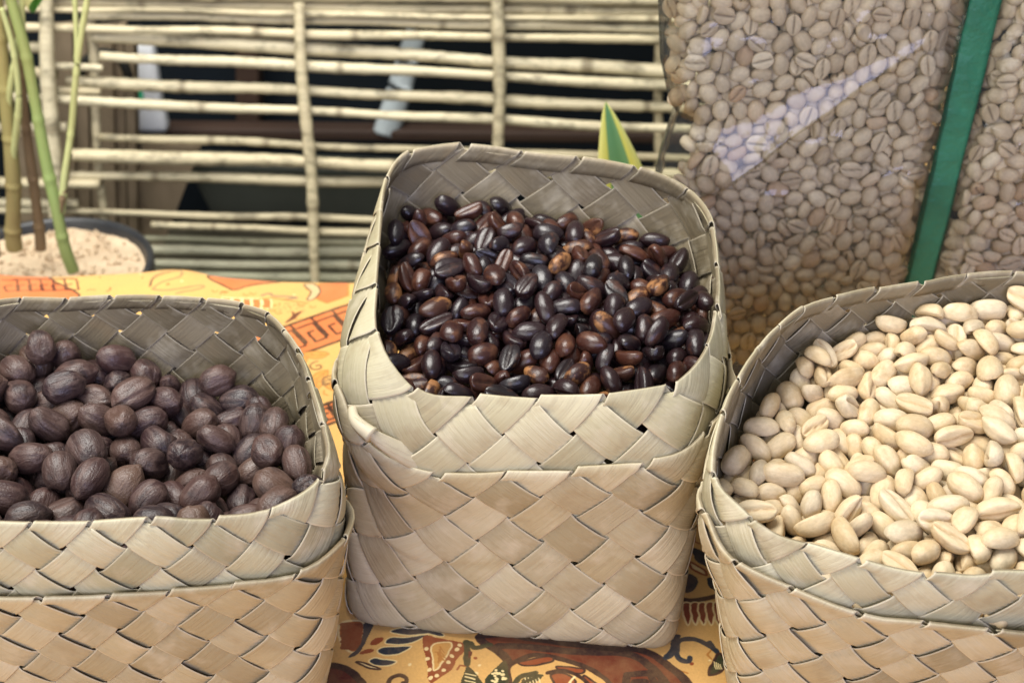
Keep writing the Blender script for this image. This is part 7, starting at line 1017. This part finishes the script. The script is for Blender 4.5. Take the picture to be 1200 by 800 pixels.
# ------------------------------------------------------------------ beans and cherries: shapes, then the piles as they settled
def noise3(p, seed):
    r = np.random.RandomState(seed); o = np.zeros(len(p))
    for k in range(5):
        d = r.normal(size=3); d /= np.linalg.norm(d); o += np.sin(p@d*r.uniform(1.5, 4)+r.uniform(0, 6.28))
    return o/5
def sphere(nu, nv):
    V = [(1, 0, 0)]+[(math.cos(math.pi*i/nv), math.sin(math.pi*i/nv)*math.cos(2*math.pi*j/nu), math.sin(math.pi*i/nv)*math.sin(2*math.pi*j/nu)) for i in range(1, nv) for j in range(nu)]+[(-1, 0, 0)]
    F = [(0, 1+j, 1+(j+1) % nu) for j in range(nu)]
    for i in range(nv-2):
        for j in range(nu):
            a = 1+i*nu+j; b = 1+i*nu+(j+1) % nu; F.append((a, a+nu, b+nu, b))
    n = len(V)-1; return np.array(V, float), F+[(n, 1+(nv-2)*nu+(j+1) % nu, 1+(nv-2)*nu+j) for j in range(nu)]
def bean(seed, L, W, T, nu=28, nv=16, rough=.095, groove=.17):
    r = np.random.RandomState(seed); S, F = sphere(nu, nv); x, y, z = S.T; curv = .05*r.normal(); r2 = np.random.RandomState(seed+7)
    h = np.where(z > 0, np.abs(z)**.9, -np.abs(z)**.55*.33); rad = 1+rough*noise3(S*1.6, seed)
    X = np.sign(x)*np.abs(x)**.92*rad; Y = y*rad; Z = h*rad
    wob = curv*math.pi*np.sin(X*2.4); dist = np.abs(Y-wob); ends = np.clip(1-np.abs(X)**6, 0, 1)
    g = np.where(z <= .05, np.exp(-(dist/.13)**2)*ends, 0); Z = Z+g*groove*1.6
    cr = np.where(z <= .05, np.exp(-(dist/.10)**2)*np.clip(1-np.abs(X)**8, 0, 1), 0)
    Y = Y*(1+r.uniform(-.10, .10)*X); bend = r2.normal()*.05; Z = Z+bend*X**2
    return np.stack([X*L/2, Y*W/2, (Z-.33)*T/1.33], 1), F, cr
def cherry(seed, L, W, T, nu=44, nv=26):
    r = np.random.RandomState(seed); S, F = sphere(nu, nv); x, y, z = S.T; th = np.arctan2(z, y); s = np.sqrt(np.clip(1-x*x, 0, 1)); r.randint(5, 9)
    rid = np.zeros(len(S))
    for q in range(4): rid += np.sin(r.randint(4, 13)*th+r.uniform(0, 6.28)+x*r.uniform(-1.2, 1.2))*r.uniform(.3, 1)/4
    dent = np.zeros(len(S))
    for q in range(r.randint(1, 4)):
        d = r.normal(size=3); d[0] *= .5; d /= np.linalg.norm(d); dent -= np.clip((S@d-.72)/.28, 0, 1)**1.5*r.uniform(.08, .25)
    dd = np.abs(np.angle(np.exp(1j*(th-r.uniform(0, 6.28))))); crease = -r.uniform(0, .12)*np.exp(-(dd/.16)**2)*s
    S = S.copy(); S[:, 0] = np.sign(x)*np.abs(x)**.84
    P = S*(1+.034*rid*np.sqrt(s)+.05*noise3(S*1.3, seed)+dent+crease)[:, None]
    P[:, 0] += .06*np.exp(-((1-x)/.012))-.12*np.exp(-((1+x)/.03)); P[:, 0] *= 1+.04*r.normal(); P[:, 1:] *= (1+.12*r.uniform(-1, 1)*x)[:, None]
    return P*np.array([L/2, W/2, T/2]), F, None
def unpack(s):
    a = np.array(s).reshape(-1, 8); return a[:, 0], a[:, 1:4]/100., a[:, 4:]/np.linalg.norm(a[:, 4:], axis=1)[:, None]
def pile(data, shapes, name, kinds, cat, where, words, stuff_label, seed, upright=False, scale=(1, 1)):
    # kinds: list of (share, material, how it looks); the label adds which way the bean lies and where in the heap
    k, P, Q = unpack(data); r = np.random.RandomState(seed); pick = r.choice(len(kinds), len(k), p=[a for a, b, c in kinds])
    lib = {}; left = []; shown = P[k < 128]; lo, hi = shown.min(0), shown.max(0); vx = 2 if upright else 1
    for kk, p, q, w_ in zip(k, P, Q, pick):
        v = int(kk & 63); key = (v, int(w_))
        if kk & 128: left.append((v, p, q)); continue
        if key not in lib:
            V, F, cr = shapes[v]; lib[key] = mesh(name, V, F, M[kinds[w_][1]], True, None, {'crease': cr if cr is not None else np.zeros(len(V))})
        o = obj(name, lib[key]); o.location = p*CM; o.rotation_mode = 'QUATERNION'; o.rotation_quaternion = q
        if scale != (1, 1): o.scale = [r.uniform(a, b) for a, b in scale]
        R3 = np.array(Quaternion(q).to_matrix()); ax = R3[:, 0]; dn = R3[:, 2]; eye = np.array((0, -.9, .4) if upright else (0, -.5, .87))
        a, b = ax[0], ax[vx]; u = (p-lo)/(hi-lo)
        if abs(ax@eye) > .8: way = 'seen end on'
        elif abs(a) > 2.2*abs(b): way = 'lying crosswise'
        elif abs(b) > 2.2*abs(a): way = 'upright' if upright else 'pointing backwards'
        else: way = 'slanting right' if a*b > 0 else 'slanting left'
        side = ('crease showing, ' if -dn@eye > .35 else 'smooth back out, ') if name != 'dried_cherry' else ''
        zone = words[(0 if u[vx] < .34 else 2 if u[vx] > .67 else 1)*3+(0 if u[0] < .34 else 2 if u[0] > .67 else 1)]
        lb_ = kinds[w_][2]+', '+side+way+', '+zone+' '+where
        tag(o, lb_, cat, lb_)
    if left:
        parts = []; cs = []
        for v, p, q in left:
            V, F, cr = shapes[v]; Rm = np.array(Quaternion(q).to_matrix()); parts.append((V@Rm.T+p, F)); cs.append(cr if cr is not None else np.zeros(len(V)))
        V = np.vstack([a for a, b in parts]); F = []; n = 0
        for a, b in parts: F += [tuple(i+n for i in f) for f in b]; n += len(a)
        o = obj(name+'_underlayer', mesh(name, V, F, M[kinds[0][1]], True, None, {'crease': np.concatenate(cs)})); tag(o, stuff_label, cat, None, 'stuff')
HEAP = ['front left of', 'front middle of', 'front right of', 'left side of', 'centre of', 'right side of', 'back left of', 'back middle of', 'back right of']
INBAG = ['bottom left of', 'bottom middle of', 'bottom right of', 'left side of', 'centre of', 'right side of', 'top left of', 'top middle of', 'top right of']
def shapes_for(base, s0, seed, groove=.17):
    rng = np.random.RandomState(seed); out = []
    for k in range(8):
        s = rng.uniform(.88, 1.1); a = rng.uniform(.9, 1.08); out.append(bean(s0+k, base[0]*s, base[1]*s*a, base[2]*s, groove=groove))
    return out
rng = np.random.RandomState(2)
CH = [cherry(100+k, 1.72*s, 1.34*s*a, 1.30*s*a) for k, (s, a) in enumerate(zip(rng.uniform(.74, 1.14, 10), rng.uniform(.88, 1.08, 10)))]
pile(DATA_L, CH, 'dried_cherry', [(1.0, 'cherry', 'wrinkled dried coffee cherry')], 'coffee cherry', 'left basket', HEAP, 'dried coffee cherries lying deeper in the left basket', 5, False, ((.92, 1.08), (.95, 1.06), (.95, 1.06)))
pile(DATA_M, shapes_for((1.22, .86, .62), 200, 1, .12), 'dark_bean', [(.64, 'bean_black', 'purple-black bean'), (.28, 'bean_red', 'reddish brown bean'), (.08, 'bean_tan', 'tan patched bean')], 'coffee bean', 'middle basket', HEAP, 'dark coffee beans lying deeper in the middle basket', 6, False, ((1.02, 1.22), (.86, 1.05), (.88, 1.08)))
pile(DATA_R, shapes_for((1.2, .78, .6), 300, 3), 'cream_bean', [(1.0, 'bean_cream', 'cream coffee bean')], 'coffee bean', 'right basket', HEAP, 'cream coffee beans lying deeper in the right basket', 7, False, ((1.0, 1.14), (.90, 1.08), (.92, 1.12)))

# ------------------------------------------------------------------ clear plastic bags of parchment coffee behind
PB = [(V*.77, F, c) for V, F, c in shapes_for((1.2, .9, .6), 400, 4)]
pile(DATA_B1, PB, 'parchment_bean', [(1.0, 'bean_parchment', 'tan bean')], 'coffee bean', 'large clear bag', INBAG, 'tan coffee beans packed deeper inside the large clear bag', 8, True)
pile(DATA_B2, PB, 'parchment_bean', [(1.0, 'bean_parchment', 'tan bean')], 'coffee bean', 'bag beyond green band', INBAG, 'tan coffee beans packed deeper inside the bag right of the green band', 9, True)
def xl1(z): return np.interp(z, [0, 4, 8, 10.3, 12.2, 12.9, 13.6, 15.5, 18.4, 22], [7.6, 6.8, 6.45, 6.65, 7.15, 7.55, 7.1, 6.6, 6.35, 6.1])
def band_x(z): return 20.6-(18.4-z)*.055
def xr1(z): return band_x(z)-.45
def xl2(z): return band_x(z)+.35
def xr2(z): return 27.0+0*z
Y2OFF = .25
def bag_front(x, z, a, b):                  # depth of the bag's front: it leans back a little and rounds off at both edges
    d = np.minimum(x-a, b-x); e = np.clip(1-d/2.2, 0, 1)
    return 52.3+.085*z+1.9*e**2.2+.18*sines(x, x*0+z, 17, .25, .7)

def crinkle(x, z, seed, n=26):              # short sharp folds in the film
    r = np.random.RandomState(seed); o = 0*x
    for _ in range(n):
        cx, cz, a, L, wd, am = r.uniform(6, 30), r.uniform(1, 20), r.normal()*.7+.7, r.uniform(1, 3.5), r.uniform(.3, .8), r.uniform(.05, .16)
        u = (x-cx)*math.cos(a)+(z-cz)*math.sin(a); v = -(x-cx)*math.sin(a)+(z-cz)*math.cos(a)
        o = o+am*np.clip(1-np.abs(v)/wd, 0, 1)*np.clip(1-np.abs(u)/L, 0, 1)
    return -o
def bag(name, label, xl, xr, yoff, ztop, fold, seed):
    zz = np.linspace(.1, ztop, 170); nf, nb = 130, 26; V = []
    for z in zz:
        a, b = xl(z), xr(z); tu = (1-np.cos(np.linspace(0, math.pi, nf)))/2; x = a+(b-a)*tu
        y = bag_front(x, z, a, b)+yoff-.14-.55*np.clip(1-np.minimum(x-a, b-x)/2.4, 0, 1)**1.5+fold(x, z); pin = min(1, (ztop-z)/2.5+.08, z/.8+.15)
        y = 53.2+yoff+(y-53.2-yoff)*1.0
        V += [(q, w_, z) for q, w_ in zip(x, y)]
        xb = b+(a-b)*np.linspace(0, 1, nb+2)[1:-1]; t = np.linspace(0, 1, nb+2)[1:-1]
        V += [(q, bag_front(np.array(q), z, a, b)+yoff+(.2+4.6*pin*math.sqrt(max(0, 1-(2*s-1)**4))), z) for q, s in zip(xb, t)]
    m = nf+nb; V = np.array(V, float)
    F = [(i*m+k, i*m+(k+1) % m, (i+1)*m+(k+1) % m, (i+1)*m+k) for i in range(len(zz)-1) for k in range(m)]
    F += [tuple(range(m))[::-1], tuple((len(zz)-1)*m+k for k in range(m))]
    c = V.mean(0); o = tag(empty(name, (c[0], c[1], 0)), label, 'plastic bag', 'clear bags of parchment coffee')
    obj('film', mesh('film', V, F, M['film']), o); return o
fa, fb = pt(1075, 62, 53.6), pt(862, 205, 53.2)
fd = (fb-fa)[[0, 2]]; fl = np.linalg.norm(fd); fd = fd/fl
def fold1(x, z):
    s = ((x-fa[0])*fd[0]+(z-fa[2])*fd[1])/fl; d = (x-fa[0])*fd[1]-(z-fa[2])*fd[0]      # along the crease, and below it
    d = d+.24*sines(x, x*0+z, 61, .8, 2.2); 
    env = np.exp(-np.clip(-s, 0, None)**2/.01)*np.exp(-np.clip(s-1, 0, None)**2/.02); wd = .55+1.9*np.clip(s, 0, 1)
    prof = np.clip(d/.14, 0, 1)*np.clip(1-np.clip(d, 0, None)/wd, 0, 1)**1.15
    return crinkle(x, z, 51)-.34*env*prof*wd-.10*np.abs(sines(x, x*0+z, 31, .5, 1.6))-.07*np.exp(-((x-7.6-(z-13)*.02)/.25)**2)
b1 = bag('bean_bag', 'large clear plastic bag of tan coffee beans standing behind the middle basket', xl1, xr1, 0, 21.4, fold1, 1)
b2 = bag('bean_bag', 'clear bag of tan beans right of the green band, cut by the frame', xl2, xr2, Y2OFF, 21.0, lambda x, z: crinkle(x, z, 52, 40)-.08*np.abs(sines(x, x*0+z, 33, .5, 1.6)), 2)
# green band sealed along the right edge of the large bag
n = 60; V = []
for z in np.linspace(.2, 21.6, n):
    xc = band_x(z); hw = .72+.03*math.sin(z)
    for cc, dy in ((-1, .03), (-.7, 0), (0, -.02), (.7, 0), (1, .03)):
        V.append((xc+cc*hw, 53.2+.06*z-.02*math.sin(z*.7)+.35+dy, z))
k = len(V); V += [(a, b+.08, c) for a, b, c in V]; F = []
for i in range(n-1):
    for j in range(4): a = i*5+j; F += [(a, a+1, a+6, a+5), (k+a, k+a+5, k+a+6, k+a+1)]
    F += [(i*5, i*5+5, k+i*5+5, k+i*5), (i*5+4, k+i*5+4, k+i*5+9, i*5+9)]
obj('green_band', mesh('green_band', V, F, M['green_band']), b1)
